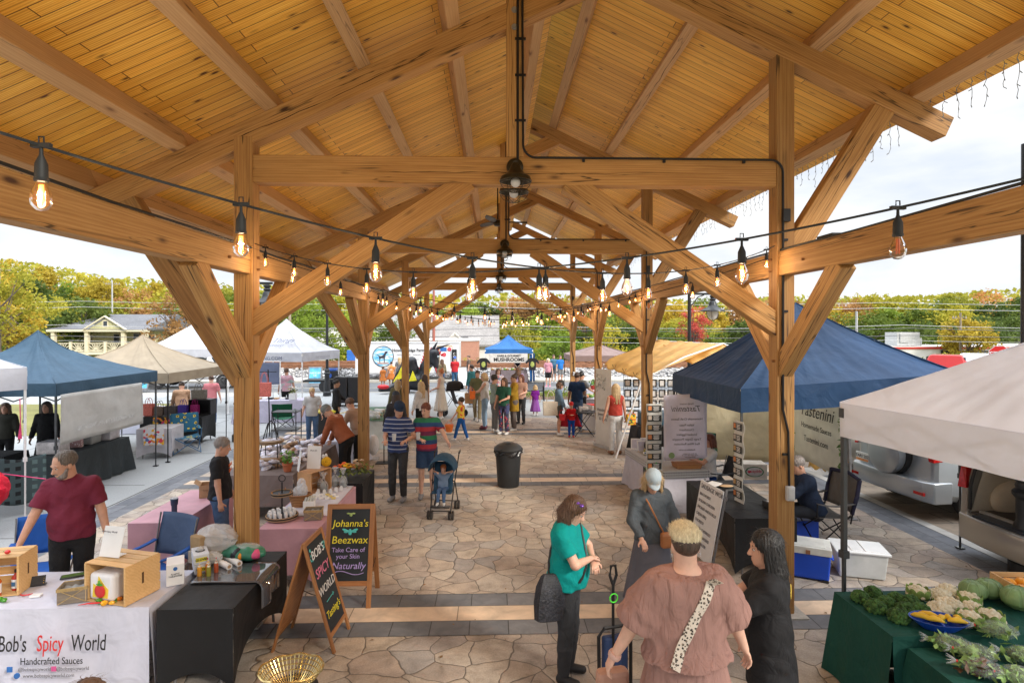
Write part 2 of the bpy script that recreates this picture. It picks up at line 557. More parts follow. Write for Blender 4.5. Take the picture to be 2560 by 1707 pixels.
for y in(6.45,12.12,17.79,23.46):
 if y<20:
  slab("dark_paving_band",-6.4,6.52,y-.47,y-.17,.004,SLATE)
  slab("pale_paving_band",-6.4,6.52,y-.17,y+.16,.004,LIME)
  slab("dark_paving_band",-6.4,6.52,y+.16,y+.47,.004,SLATE)
slab("dark_paving_band",7.22,14,11.9,12.3,-.004,SLATE)
slab("pale_paving_band",7.22,14,12.3,13.0,-.004,WHITE_STRIP)
mb=MB();rg=random.Random(71)
for i in range(150):
 x=rg.uniform(-6.2,6.4);y=rg.uniform(5.2,20)if i%3 else rg.uniform(5,9);s=rg.uniform(.012,.03);a=rg.uniform(0,6.28)
 c,d=math.cos(a)*s,math.sin(a)*s
 mb.add([(x-c,y-d,.009),(x+d*.5,y-c*.5,.014),(x+c,y+d,.012),(x-d*.5,y+c*.5,.016)],[(0,1,2,3)])
tag(mb.build("fallen_leaves",M("dry_leaf",(.20,.11,.04),.8,0,.4,3),smooth=False),"small dry leaves scattered on the paving","leaves",kind="stuff")
mb=MB()
for x in(-9.4,-12.4,-15.4):
 mb.box((x,12,0),(.012,32,.004))
for y in(3,6,9,12,15,18,21,24):
 mb.box((-16,y,0),(17.6,.012,.004))
mb.box((-6.97,12,0),(.03,32,.004))
struct(mb.build("sidewalk_joints",M("joint_dirt",(.10,.10,.095),.9),loc=(0,0,-.006)))
slab("road",-400,400,29.25,35.2,-.08,ASPH)
k=MB();k.box((0,29.17,-.05),(800,.16,.12));struct(k.build("kerb",CONC2))
k=MB();k.box((0,35.28,-.02),(800,.16,.14));k.box((0,36.5,-.03),(800,2.3,.12));struct(k.build("kerb",CONC2))
slab("road_line",-400,400,32.1,32.2,-.074,M("road_paint",(.55,.52,.42),.7))
slab("parking_lot",30,120,-4,29.1,-.03,ASPH)
def ballast_m():
 m,n,l,b,out=_new("ballast_stone")
 vo=n.new("ShaderNodeTexVoronoi");vo.inputs['Scale'].default_value=4.5;l.new(coords(n,l),vo.inputs['Vector'])
 sp=n.new("ShaderNodeSeparateColor");l.new(vo.outputs['Color'],sp.inputs[0])
 c=ramp(n,l,sp.outputs[0],[(0,(.16,.155,.16)),(.35,(.33,.325,.325)),(.7,(.45,.44,.435)),(1,(.56,.55,.54))])
 e=ramp(n,l,vo.outputs['Distance'],[(.35,1.0),(.62,.18)])
 l.new(mixc(n,l,c,e,1,'MULTIPLY'),b.inputs['Base Color']);b.inputs['Roughness'].default_value=.9
 bump(n,l,b,math_(n,l,'SUBTRACT',1,vo.outputs['Distance']),.9,.08)
 return m
BALM=ballast_m()
mb=MB()
rng=random.Random(5)
prof=[(37.65,-.1),(38.2,.05),(39.0,.28),(39.8,.42),(41,.45),(44,.45),(47,.45),(48.2,.3),(50.5,-.5)]
nx=500
vs=[]
for j,(y,z)in enumerate(prof):
 for i in range(nx+1):
  vs.append((-100+200*i/nx,y+rng.uniform(-.1,.1),z+rng.uniform(-.05,.05)))
w=nx+1
mb.add(vs,[(j*w+i,j*w+i+1,(j+1)*w+i+1,(j+1)*w+i)for j in range(len(prof)-1)for i in range(nx)])
tag(mb.build("ballast",BALM),"bank of pale grey crushed stone along the railway","gravel",kind="stuff")
mb=MB()
for i in range(2600):
 y=rng.uniform(37.5,39.9);x=rng.uniform(-24,34)
 z=float(np.interp(y,[p[0]for p in prof],[p[1]for p in prof]))
 s=rng.uniform(.05,.13)
 mb.ball((x,y,z+s*.4),(s,s*rng.uniform(.7,1),s*rng.uniform(.5,.9)),5,3,rotm(rng.uniform(0,90),0,rng.uniform(0,360)))
tag(mb.build("loose_stones",M("stone_chip",(.42,.41,.405),.9,0,.35,2.0),smooth=False),"loose pale ballast stones scattered on the bank","stones",kind="stuff")
RUST=M("rusty_rail",(.30,.145,.08),.7,.2,.25,3)
SLEEP=M("sleeper_wood",(.16,.12,.09),.9,0,.3,2)
for k,yc in enumerate((40.9,45.2)):
 t=thing("railway_track",("rusty railway track nearest to the road on its stone bank","farther rusty railway track behind the first one")[k],"railway track",(0,yc,.45),group="railway tracks")
 for s in(-.72,.72):
  mb=MB()
  for(z,w_,h)in((.06,.15,.03),(.13,.03,.13),(.21,.08,.06)):
   mb.box((0,s,z),(200,w_,h))
  mb.build("rail",RUST,t,smooth=False)
 mb=MB()
 for i in range(-60,70):mb.box((i*.62,0,.0),(.24,2.5,.14))
 o=mb.build("sleeper",SLEEP,t,smooth=False);o['kind']='stuff'
# ------------------------------------------------------------------ the pavilion
TIMB=wood("timber",(.22,.10,.028),(.40,.215,.07),(.58,.36,.145),(.06,.022,.008),cracks=.85)
TIMBL=wood("timber_light",(.40,.23,.10),(.54,.34,.17),(.66,.45,.25),(.2,.10,.05),cracks=.6)
def ceiling_m():
 m,n,l,b,out=_new("ceiling_boards")
 vec=coords(n,l,(1,1,1))
 br=n.new("ShaderNodeTexBrick");l.new(vec,br.inputs['Vector'])
 br.inputs['Scale'].default_value=1;br.inputs['Brick Width'].default_value=2.9;br.inputs['Row Height'].default_value=.128
 br.inputs['Mortar Size'].default_value=.0045;br.inputs['Mortar Smooth'].default_value=.3;br.offset=.37;br.offset_frequency=2
 br.inputs['Color1'].default_value=(0,0,0,1);br.inputs['Color2'].default_value=(1,1,1,1);br.inputs['Mortar'].default_value=(.5,.5,.5,1)
 off=n.new("ShaderNodeVectorMath");off.operation='MULTIPLY_ADD'
 l.new(br.outputs['Color'],off.inputs[0]);off.inputs[1].default_value=(9,7,3);l.new(vec,off.inputs[2])
 mp=n.new("ShaderNodeMapping");mp.inputs['Scale'].default_value=(.8,17,1);l.new(off.outputs[0],mp.inputs[0])
 g=noise(n,l,1,7,.62,mp.outputs[0],1.2)
 w=n.new("ShaderNodeTexWave");w.bands_direction='Y';w.inputs['Scale'].default_value=.9;w.inputs['Distortion'].default_value=9;w.inputs['Detail'].default_value=2;w.inputs['Detail Scale'].default_value=.8
 l.new(mp.outputs[0],w.inputs['Vector'])
 f=mixc(n,l,g.outputs['Fac'],w.outputs['Fac'],.28)
 col=ramp(n,l,f,[(.2,(.50,.225,.025)),(.48,(.80,.43,.06)),(.75,(.95,.64,.14))])
 tint=ramp(n,l,br.outputs['Color'],[(0,(.86,.80,.74)),(.5,(1,1,1)),(1,(1.12,1.12,1.12))])
 col=mixc(n,l,col,tint,1,'MULTIPLY')
 vo=n.new("ShaderNodeTexVoronoi");vo.inputs['Scale'].default_value=1;mp2=n.new("ShaderNodeMapping");mp2.inputs['Scale'].default_value=(2.1,5.6,1)
 l.new(off.outputs[0],mp2.inputs[0]);l.new(mp2.outputs[0],vo.inputs['Vector'])
 col=mixc(n,l,col,(.085,.03,.01),ramp(n,l,vo.outputs['Distance'],[(.06,1.0),(.10,.35),(.17,0.0)]))
 col=mixc(n,l,col,(.13,.045,.012),br.outputs['Fac'])
 l.new(col,b.inputs['Base Color']);b.inputs['Roughness'].default_value=.5
 h=math_(n,l,'SUBTRACT',math_(n,l,'MULTIPLY',g.outputs['Fac'],.15),br.outputs['Fac'])
 bump(n,l,b,h,.6,.01)
 return m
CEIL=ceiling_m()
BLACKM=M("black_metal",(.018,.018,.02),.45,.4,.1)
pav=thing("timber_pavilion","large open timber frame market pavilion with a pine board ceiling","pavilion",(.28,15,0))
PO=Vector((.28,15,0))
XC,W2=.281,3.0
D0,BY=6.376,5.672
def tb(name,p0,p1,w,h,up=(0,0,1),mat=None,bev=.006,label=None):
 """a timber: length along local X"""
 p0,p1=Vector(p0),Vector(p1)
 L=(p1-p0).length
 mb=MB();mb.box((0,0,0),(L,w,h))
 if L>1.0 and mat is not TIMBL or(mat is TIMBL and CRK.random()<.4):
  mb.mi=1
  for ax,sg in((1,1),(1,-1),(2,-1)):
   for q in range(CRK.choice((1,1,2))):
    ln=L*CRK.uniform(.25,.75);x0=-L/2+.05+CRK.random()*max(.01,L-ln-.1);c0=CRK.uniform(-.28,.28)*(h if ax==1 else w);n=max(8,int(ln/.09));wd=CRK.uniform(.0018,.0045)
    a=c0;vs=[]
    for k in range(n+1):
     a+=CRK.uniform(-.006,.006)+CRK.choice((0,0,0,.012,-.012))*.6
     t_=wd*math.sin(math.pi*(k+.3)/(n+.6))*CRK.uniform(.4,1.3);x=x0+ln*k/n
     for e in(-t_,t_):
      vs.append((x,sg*(w/2+.0012),a+e)if ax==1 else(x,a+e,sg*(h/2+.0012)))
    mb.add(vs,[(2*k,2*k+1,2*k+3,2*k+2)for k in range(n)])
  if ax:mb.mi=0
 o=mb.build(name,[mat or TIMB,CRKM],pav,smooth=False,bevel=bev,label=label,seg=1)
 fr=frame(p1-p0,up)
 mtx=Matrix((fr.col[2],-fr.col[0],fr.col[1])).transposed().to_4x4()
 mtx.translation=(p0+p1)/2-PO
 o.matrix_basis=mtx
 return o
CRK=random.Random(17);CRKM=M("timber_check",(.035,.014,.006),.9,0,.2)
H=CAMH
zl_b=lambda x:H+3.255+.466*x
zl_t=lambda x:H+3.53+.466*x
zr_b=lambda x:H+4.56-.465*x
zr_t=lambda x:H+4.82-.465*x
PEGM=M("peg_wood",(.24,.11,.045),.7)
def bent(i):
 y=D0+i*BY
 Lx,Rx=XC-W2,XC+W2
 tb("post",(Lx,y,0),(Lx,y,(zl_b(Lx)+zl_t(Lx))/2-.03),.2,.2,(0,1,0))
 tb("post",(Rx,y,0),(Rx,y,(zr_b(Rx)+zr_t(Rx))/2-.03),.2,.2,(0,1,0))
 for s,X in((-1,Lx),(1,Rx)):
  for d in(-1,1):
   if i==-1 and d==-1:continue
   tb("brace",(X,y+d*.03,H-.46),(X,y+d*1.16,H+.635),.2,.155,(1,0,0))
  mb=MB();mb.box((0,0,.01),(.42,.42,.02));
  mb.build("post_base",CONC2,pav,smooth=False,loc=Vector((X,y,0))-PO)
 if i<0:return
 tb("tie_beam",(Lx+.1,y,H+1.75),(Rx-.1,y,H+1.75),.18,.30)
 tb("king_post",(XC-.04,y,H+1.9),(XC-.04,y,zr_b(XC)+.1),.19,.2,(0,1,0))
 tb("rafter",(-4.66,y,(zl_b(-4.66)+zl_t(-4.66))/2),(1.45,y,(zl_b(1.45)+zl_t(1.45))/2),.19,.25)
 tb("rafter",(-.25,y,(zr_b(-.25)+zr_t(-.25))/2),(5.17,y,(zr_b(5.17)+zr_t(5.17))/2),.212,.24)
 for s in(-1,1):
  fx=lambda x:XC+s*(x-XC)
  tb("brace",(fx(3.25),y,H+.02),(fx(.83),y,H+1.65),.165,.23)
 tb("strut",(Rx+.02,y,H+.72),(4.47,y,H+2.56),.165,.25)
 tb("strut",(Lx-.02,y,H-.56),(-4.03,y,H+1.43),.165,.25)
 for s,X in((-1,Lx),(1,Rx)):
  for z in(.66,.79,-.36):
   mb=MB();mb.cyl((-.13,0,0),(.13,0,0),.014,n=8)
   mb.build("peg",PEGM,pav,loc=Vector((X-s*.0,y+(.03 if z>0 else-.04),H+z))-PO)
  for d in(-.62,):
   mb=MB();mb.cyl((-.11,0,0),(.11,0,0),.014,n=8)
   mb.build("peg",PEGM,pav,loc=Vector((X,y+d,H+.72))-PO)
 for z in(3.33,3.52):
  mb=MB();mb.cyl((0,0,0),(0,-.012,0),.035,n=16);mb.cyl((0,-.012,0),(0,-.026,0),.016,n=6);mb.build('bolt',M("bolt_steel",(.35,.36,.38),.4,.7),pav,loc=Vector((.235,y-.097,H+z))-PO)
 yf=y-.105
 c=MB()
 c.tube([(.27,yf-.01,H+4.0),(.27,yf-.01,H+1.85)],.014,8)
 pts=[(.32,yf-.01,H+4.0),(.33,yf-.01,H+2.05)]
 for a in range(0,91,15):
  pts.append((.33+.14*(1-math.cos(R(a))),yf-.01,H+2.03-.14*math.sin(R(a))))
 pts+=[(3.1,yf-.01,H+1.89)]
 for a in range(0,91,15):
  pts.append((3.1+.14*math.sin(R(a)),yf-.01,H+1.89-.14*(1-math.cos(R(a)))))
 pts+=[(3.24,yf-.012,H-.9),(3.30,yf-.012,H-1.15),(3.31,yf-.012,H-1.75)]
 c.tube(pts,.013,8)
 for x in(1.0,1.9,2.8):c.box((x,yf,H+1.875),(.03,.02,.05))
 for z in(2.3,2.8,3.2):c.box((.30,yf,H+z),(.12,.02,.025))
 for z in(1.0,.2,-.5,-1.4):c.box((3.27,yf,H+z),(.06,.02,.025))
 c.box((3.27,yf-.02,H+1.27),(.08,.05,.14))
 c.build("conduit",BLACKM,pav,loc=-PO)
 bx=MB();bx.box((0,0,0),(.09,.055,.16));bx.box((0,-.03,0),(.07,.02,.13))
 o=bx.build("outlet_box",M("clear_grey_plastic",(.52,.54,.56),.25,0,.05),pav,bevel=.008,loc=Vector((3.31,yf-.03,H-1.83))-PO)
for i in range(-1,4):bent(i)
Y0,Y1=-1.5,24.05
for X in(XC-W2,XC+W2):
 tb("plate_beam",(X,Y0,H+.735),(X,23.9,H+.735),.165,.27)
sn,cs=math.sin(R(24.99)),math.cos(R(24.99))
ENDS=[Y0]+[D0+i*BY for i in range(4)]+[Y1]
for x in(.57,-.43,-1.41,-2.42,-3.4,-4.37):
 p=Vector((x-sn*.125,0,zl_t(x)+cs*.125))
 for a,b_ in zip(ENDS[:-1],ENDS[1:]):
  if b_-a<.1:continue
  tb("purlin",(p.x,a+.002,p.z),(p.x,b_-.002,p.z),.15,.25,(-sn,0,cs),TIMBL)
for x in(.12,1.24,2.43,3.62,4.8):
 p=Vector((x+sn*.125,0,zr_t(x)+cs*.125))
 for a,b_ in zip(ENDS[:-1],ENDS[1:]):
  if b_-a<.1:continue
  tb("purlin",(p.x,a+.002,p.z),(p.x,b_-.002,p.z),.15,.25,(sn,0,cs),TIMBL)
def roof(x0,x1,zf,name):
 p0,p1=Vector((x0,0,zf(x0)+.278)),Vector((x1,0,zf(x1)+.278))
 L=(p1-p0).length
 mb=MB();mb.box((L/2,(Y1-Y0)/2,.03),(L,Y1-Y0,.06))
 o=mb.build("roof_boards",CEIL,pav,smooth=False)
 d=(p1-p0).normalized();u=Vector((-d.z,0,d.x))
 m=Matrix((d,Vector((0,1,0)),u)).transposed().to_4x4()
 m.translation=Vector((p0.x,Y0,p0.z))-PO
 o.matrix_basis=m
 mb=MB();mb.box((L/2,(Y1-Y0)/2,.085),(L+.1,Y1-Y0+.1,.04))
 o2=mb.build("roof_covering",M("roof_metal",(.12,.12,.12),.5,.3),pav,smooth=False)
 o2.matrix_basis=m
roof(-4.95,.78,zl_t,"l")
roof(-.25,5.25,zr_t,"r")
tb("fascia",(-.3,Y0,zr_t(-.3)+.26),(-.3,Y1,zr_t(-.3)+.26),.04,.3)
# ------------------------------------------------------------------ smooth bodies from blended rounded cones
def surf_nets(V,org,h):
 s=V<0
 nx,ny,nz=V.shape
 cnt=np.zeros((nx-1,ny-1,nz-1),np.int8)
 for dx in(0,1):
  for dy in(0,1):
   for dz in(0,1):
    cnt+=s[dx:nx-1+dx,dy:ny-1+dy,dz:nz-1+dz]
 mask=(cnt>0)&(cnt<8)
 idx=-np.ones(mask.shape,np.int64)
 I,J,K=np.nonzero(mask)
 idx[I,J,K]=np.arange(len(I))
 acc=np.zeros((len(I),3));n=np.zeros(len(I))
 cs=[(0,0,0),(1,0,0),(0,1,0),(1,1,0),(0,0,1),(1,0,1),(0,1,1),(1,1,1)]
 val=[V[I+a,J+b,K+c]for a,b,c in cs]
 for a in range(8):
  for b in range(a+1,8):
   d=[cs[b][q]-cs[a][q]for q in range(3)]
   if sum(abs(x)for x in d)!=1:continue
   va,vb=val[a],val[b]
   m=(va<0)!=(vb<0)
   t=np.where(m,va/np.where(m,va-vb,1),0)
   for q in range(3):
    acc[:,q]+=np.where(m,cs[a][q]+t*d[q],0)
   n+=m
 P=acc/n[:,None]+np.stack([I,J,K],1)
 P=P*h+org
 F=[]
 for ax in range(3):
  o1,o2=[(1,2),(2,0),(0,1)][ax]
  sl0=[slice(None)]*3;sl1=[slice(None)]*3
  sl0[ax]=slice(0,-1);sl1[ax]=slice(1,None)
  a,b=s[tuple(sl0)],s[tuple(sl1)]
  ch=a!=b
  g=list(np.nonzero(ch))
  ok=np.ones(len(g[0]),bool)
  for o_ in(o1,o2):
   ok&=(g[o_]>0)&(g[o_]<mask.shape[o_])
  g=[q[ok]for q in g]
  ins=a[tuple(g)]
  def cell(d1,d2):
   q=[g[0].copy(),g[1].copy(),g[2].copy()]
   q[o1]-=d1;q[o2]-=d2
   return idx[tuple(q)]
  quad=np.stack([cell(1,1),cell(0,1),cell(0,0),cell(1,0)],1)
  quad[~ins]=quad[~ins][:,::-1]
  F.append(quad)
 F=np.concatenate(F)
 return P,F[(F>=0).all(1)]
class Sdf:
 def __init__(self):
  self.p=[]
 def cone(self,a,b,ra,rb,flat=1.0,side=None,k=.02,cut=None,cut2=None,op='add'):
  """rounded cone a->b; flat squashes it across `side`'s normal (depth = radius*flat)"""
  self.p.append(('c',np.array(a,float),np.array(b,float),ra,rb,flat,None if side is None else np.array(side,float),k,cut,cut2,op));return self
 def ell(self,c,r,rot=None,k=.02,op='add'):
  rm=np.eye(3)if rot is None else np.array(rot)
  self.p.append(('e',np.array(c,float),np.array(r,float),rm,k,op));return self
 def build(self,h,noise_fn=None,cuts=()):
  lo,hi=np.full(3,1e9),np.full(3,-1e9)
  for p in self.p:
   if p[-1]!='add':continue
   if p[0]=='c':
    r=max(p[3],p[4])
    for q in(p[1],p[2]):lo=np.minimum(lo,q-r);hi=np.maximum(hi,q+r)
   else:
    r=p[2].max();lo=np.minimum(lo,p[1]-r);hi=np.maximum(hi,p[1]+r)
  lo=lo-4*h;hi=hi+4*h
  n=np.ceil((hi-lo)/h).astype(int)+1
  V=np.full(n,.5,np.float32)
  ax=[lo[i]+h*np.arange(n[i])for i in range(3)]
  for p in self.p:
   k=p[7]if p[0]=='c' else p[4]
   if p[0]=='c':
    r=max(p[3],p[4]);a,b=np.minimum(p[1],p[2])-r,np.maximum(p[1],p[2])+r
   else:
    r=p[2].max();a,b=p[1]-r,p[1]+r
   a=a-k-3*h;b=b+k+3*h
   i0=np.maximum(0,np.floor((a-lo)/h).astype(int));i1=np.minimum(n,np.ceil((b-lo)/h).astype(int)+1)
   if(i1<=i0).any():continue
   X=ax[0][i0[0]:i1[0]][:,None,None];Y=ax[1][i0[1]:i1[1]][None,:,None];Z=ax[2][i0[2]:i1[2]][None,None,:]
   if p[0]=='c':
    _,A,B,ra,rb,fl,side,k,cut,cut2,op=p
    d=B-A;L=max(1e-6,np.linalg.norm(d));d=d/L
    px,py,pz=X-A[0],Y-A[1],Z-A[2]
    t=px*d[0]+py*d[1]+pz*d[2]
    tc=np.clip(t,0,L)
    rx,ry,rz=px-d[0]*tc,py-d[1]*tc,pz-d[2]*tc
    if side is not None:
     nrm=np.cross(d,side);nrm=nrm/np.linalg.norm(nrm)
     q=rx*nrm[0]+ry*nrm[1]+rz*nrm[2]
     e=q*(1/fl-1)
     rx=rx+nrm[0]*e;ry=ry+nrm[1]*e;rz=rz+nrm[2]*e
    dist=np.sqrt(rx*rx+ry*ry+rz*rz)-(ra+(rb-ra)*tc/L)
    if side is not None:dist=dist*max(fl,.5)
    for c in(cut,cut2):
     if c is not None:
      q0,nn=c
      dist=np.maximum(dist,(X-q0[0])*nn[0]+(Y-q0[1])*nn[1]+(Z-q0[2])*nn[2])
   else:
    _,C,rr,rm,k,op=p
    px,py,pz=X-C[0],Y-C[1],Z-C[2]
    q=[(px*rm[0,i]+py*rm[1,i]+pz*rm[2,i])/rr[i]for i in range(3)]
    kk=np.sqrt(q[0]**2+q[1]**2+q[2]**2)
    dist=(kk-1)*rr.min()
   W=V[i0[0]:i1[0],i0[1]:i1[1],i0[2]:i1[2]]
   if op=='add':
    hh=np.clip(.5+.5*(W-dist)/k,0,1)
    V[i0[0]:i1[0],i0[1]:i1[1],i0[2]:i1[2]]=W*(1-hh)+dist*hh-k*hh*(1-hh)
   else:
    hh=np.clip(.5-.5*(W+dist)/k,0,1)
    V[i0[0]:i1[0],i0[1]:i1[1],i0[2]:i1[2]]=W*(1-hh)+(-dist)*hh+k*hh*(1-hh)
  for q0,nn in cuts:
   D=(ax[0][:,None,None]-q0[0])*nn[0]+(ax[1][None,:,None]-q0[1])*nn[1]+(ax[2][None,None,:]-q0[2])*nn[2]
   V=np.maximum(V,D)
  if noise_fn is not None:
   V=V+noise_fn(ax[0][:,None,None],ax[1][None,:,None],ax[2][None,None,:])
  return surf_nets(V,lo,h)
 def obj(self,name,mat,parent,h,noise_fn=None,cuts=(),label=None):
  P,F=self.build(h,noise_fn,cuts)
  me=bpy.data.meshes.new(name)
  me.vertices.add(len(P));me.vertices.foreach_set('co',P.astype(np.float32).ravel())
  me.loops.add(F.size);me.loops.foreach_set('vertex_index',F.astype(np.int32).ravel())
  me.polygons.add(len(F));me.polygons.foreach_set('loop_start',np.arange(0,F.size,4,dtype=np.int32))
  me.update(calc_edges=True)
  me.materials.append(mat)
  me.shade_smooth()
  o=bpy.data.objects.new(name,me)
  COL.objects.link(o)
  if parent is not None:o.parent=parent
  if label:o['label']=label
  return o
SKIN=M("skin",(.56,.31,.215),.5,0,.07,14,.12,120,sub=.12)
SKIN2=M("skin_tan",(.40,.22,.14),.5,0,.07,14,.12,120,sub=.1)
SKINP=M("skin_pale",(.63,.385,.29),.5,0,.07,14,.12,120,sub=.12)
def hairm(name,a,b_,rough=.45):
 if name in _M:return _M[name]
 m,n,l,b,out=_new(name)
 t=noise(n,l,1,4,.6,coords(n,l,(90,90,7),rnd=True),.6)
 l.new(ramp(n,l,t.outputs['Fac'],[(.3,a),(.7,b_)]),b.inputs['Base Color'])
 b.inputs['Roughness'].default_value=rough
 bump(n,l,b,t.outputs['Fac'],.8,.01)
 _M[name]=m
 return m
H_BLACK=hairm("hair_black",(.003,.003,.004),(.014,.013,.014),.42)
H_BROWN=hairm("hair_brown",(.05,.025,.014),(.16,.085,.05))
H_DBROWN=hairm("hair_dark_brown",(.02,.012,.008),(.075,.042,.028))
H_BLOND=hairm("hair_blond",(.30,.19,.085),(.68,.50,.28))
H_PLAT=hairm("hair_platinum",(.42,.34,.20),(.82,.74,.52))
H_RED=hairm("hair_red",(.30,.09,.03),(.58,.22,.08))
H_AUB=hairm("hair_auburn",(.09,.025,.015),(.22,.07,.04))
H_GREY=hairm("hair_grey",(.16,.14,.13),(.36,.32,.30))
def ik2(a,c,l1,l2,hint):
 a,c,hint=Vector(a),Vector(c),Vector(hint)
 d=c-a;L=d.length
 if L>(l1+l2)*.999:
  c=a+d*((l1+l2)*.999/L);d=c-a;L=d.length
 x=(l1*l1-l2*l2+L*L)/(2*L)
 y=math.sqrt(max(0,l1*l1-x*x))
 dn=d/L
 hp=(hint-dn*hint.dot(dn))
 hp=hp.normalized()if hp.length>1e-6 else Vector((0,1,0))
 return a+dn*x+hp*y,c
def person(label,loc,rz,h=1.7,skin=None,hair=None,hs='short',top=None,sleeve='short',bottom=None,bot='pants',shoe=None,vox=.014,g=1.0,lean=0,side=0,hyaw=0,hpit=0,wl=None,wr=None,al=None,ar=None,fl=None,fr_=None,sit=None,cap=None,capm=None,hem=.90,beard=None,group=None,child=False,extra=None,hip=1.0,bust=0.0,tm2=None,skirtlen=.55,belly=0.0,name='person',twist=0):
 """faces local +Y; joint positions are for a 1.75 m adult, scaled to h"""
 root=thing(name,label,"person",loc,rz,group)
 S=h/1.75
 hd=1.0 if not child else 1.28
 skin=skin or SKIN
 A=np.array
 dz=0.0
 if sit is not None:dz=sit/S-.93+.02
 pel=Vector((0,0,.95+dz))
 rot=Matrix.Rotation(R(-lean),3,'X')@Matrix.Rotation(R(side),3,'Y')@Matrix.Rotation(R(twist),3,'Z')
 def U(x,y,z):
  return pel+rot@(Vector((x,y,z+dz))-pel)
 def s3(p):return A([p[0]*S,p[1]*S,p[2]*S])
 nk,chest,belly_p=U(0,-.015,1.475),U(0,0,1.30),U(0,.01,1.10)
 shw=.175*(.9+.1*g)*(0.92 if child else 1)
 arms=[]
 for sgn,w,hint in((-1,wl,al),(1,wr,ar)):
  sh=U(sgn*shw,-.01,1.415)
  tgt=U(sgn*(.25+.05*g),.06,.86)if w is None else U(*w)
  ht=Vector((sgn*.5,-1,-.2))if hint is None else Vector(hint)
  el,wri=ik2(sh,tgt,.285,.25,rot@ht)
  arms.append((sgn,sh,el,wri))
 legs=[]
 for sgn,ft in((-1,fl),(1,fr_)):
  hp=Vector((sgn*.092*hip,0,.92+dz))
  if sit is not None:
   ank=Vector((sgn*.12,.45,.09))if ft is None else Vector(ft)
  else:
   ank=Vector((sgn*.105,0,.09))if ft is None else Vector(ft)
  kn,an=ik2(hp,ank,.422,.41,(0,1,.1))
  legs.append((sgn,hp,kn,an))
 hrot=rot@Matrix.Rotation(R(hyaw),3,'Z')@Matrix.Rotation(R(-hpit),3,'X')
 hc=nk+hrot@Vector((0,.02,.155*(1 if not child else 1.12)))
 def Hd(x,y,z):return hc+hrot@(Vector((x,y,z))*hd)
 HR=A(hrot)
 near=vox<=.009
 B=Sdf()
 def hell(x,y,z,r,k=.02,op='add',rt=None):
  B.ell(s3(Hd(x,y,z)),A(r)*S*hd,HR if rt is None else HR@A(rt),k*S,op)
 hell(0,-.012,.04,(.076,.096,.088),.02)
 hell(0,.022,-.028,(.060,.074,.092),.03)
 hell(0,.060,-.098,(.028,.026,.022),.03)
 hell(0,.0,-.07,(.052,.055,.045),.03)
 B.cone(s3(Hd(0,.088,.012)),s3(Hd(0,.110,-.034)),.008*S*hd,.014*S*hd,k=.012)
 if near:
  for q in(-1,1):
   hell(q*.031,.093,.008,(.017,.012,.011),.014,'sub')
   hell(q*.031,.0765,.0125,(.0145,.0145,.0125),.003)
   hell(q*.033,.087,.026,(.02,.008,.006),.012)
   B.ell(s3(Hd(q*.013,.1,-.036)),A((.008,.008,.007))*S,HR,.006)
  hell(0,.092,-.066,(.022,.008,.006),.006)
  hell(0,.088,-.078,(.018,.009,.007),.006)
  hell(0,.103,-.0715,(.020,.006,.0018),.003,'sub')
 for q in(-1,1):
  hell(q*.076,-.008,-.012,(.009,.019,.031),.008)
 B.cone(s3(nk+Vector((0,0,-.03))),s3(Hd(0,-.015,-.05)),.062*S*(.85+.15*g),.054*S,k=.03)
 ti=.012 if top else 0
 B.cone(s3(U(-.09,-.01,1.37)),s3(U(.09,-.01,1.37)),(.088*g-ti)*S,(.088*g-ti)*S,k=.05)
 B.cone(s3(U(0,0,1.30)),s3(U(0,.0,1.02)),(.148*g-ti)*S,(.14*g-ti)*S,.66,(1,0,0),k=.05)
 B.cone(s3(Vector((-.05,0,.93+dz))),s3(Vector((.05,0,.93+dz))),(.115*g*hip-ti)*S,(.115*g*hip-ti)*S,k=.05)
 for sgn,sh,el,wri in arms:
  B.cone(s3(sh),s3(el),.052*(.6+.4*g)*S,.040*(.6+.4*g)*S,k=.03)
  B.cone(s3(el),s3(wri),.041*(.65+.35*g)*S,.026*S,k=.012)
  fd=(wri-el).normalized()
  fr=frame(fd,(0,0,1)if abs(fd.z)<.8 else(0,1,0))
  pn=fr.col[0]*(-sgn)if abs(fd.z)>.6 else fr.col[1]*-1
  ac=fd.cross(pn).normalized()
  pc=wri+fd*.045
  B.ell(s3(pc),A((.040,.048,.017))*S,A(Matrix((ac,fd,pn)).transposed()),.012*S)
  fmin=vox*.62
  for q,ln in((-1.5,.058),(-.5,.068),(.5,.072),(1.5,.064)):
   b0=wri+fd*.082+ac*(q*.0195)
   b1=b0+(fd*.8+pn*.45).normalized()*ln*.5
   b2=b1+(fd*.35+pn*.9).normalized()*ln*.5
   B.cone(s3(b0),s3(b1),max(fmin,.0088*S),max(fmin,.0080*S),k=.004)
   B.cone(s3(b1),s3(b2),max(fmin,.0080*S),max(fmin,.0068*S),k=.004)
  fwd=Vector((0,1,0))if abs(fd.z)>.6 else Vector((0,0,1))
  ts=1 if ac.dot(fwd)>0 else-1
  t0=wri+fd*.028+ac*ts*.034
  t1=t0+(fd*.6+ac*ts*.7+pn*.3).normalized()*.034
  t2=t1+(fd*.85+ac*ts*.1+pn*.45).normalized()*.028
  B.cone(s3(t0),s3(t1),max(fmin,.012*S),max(fmin,.0098*S),k=.008)
  B.cone(s3(t1),s3(t2),max(fmin,.0098*S),max(fmin,.008*S),k=.004)
 lg=.7+.3*g
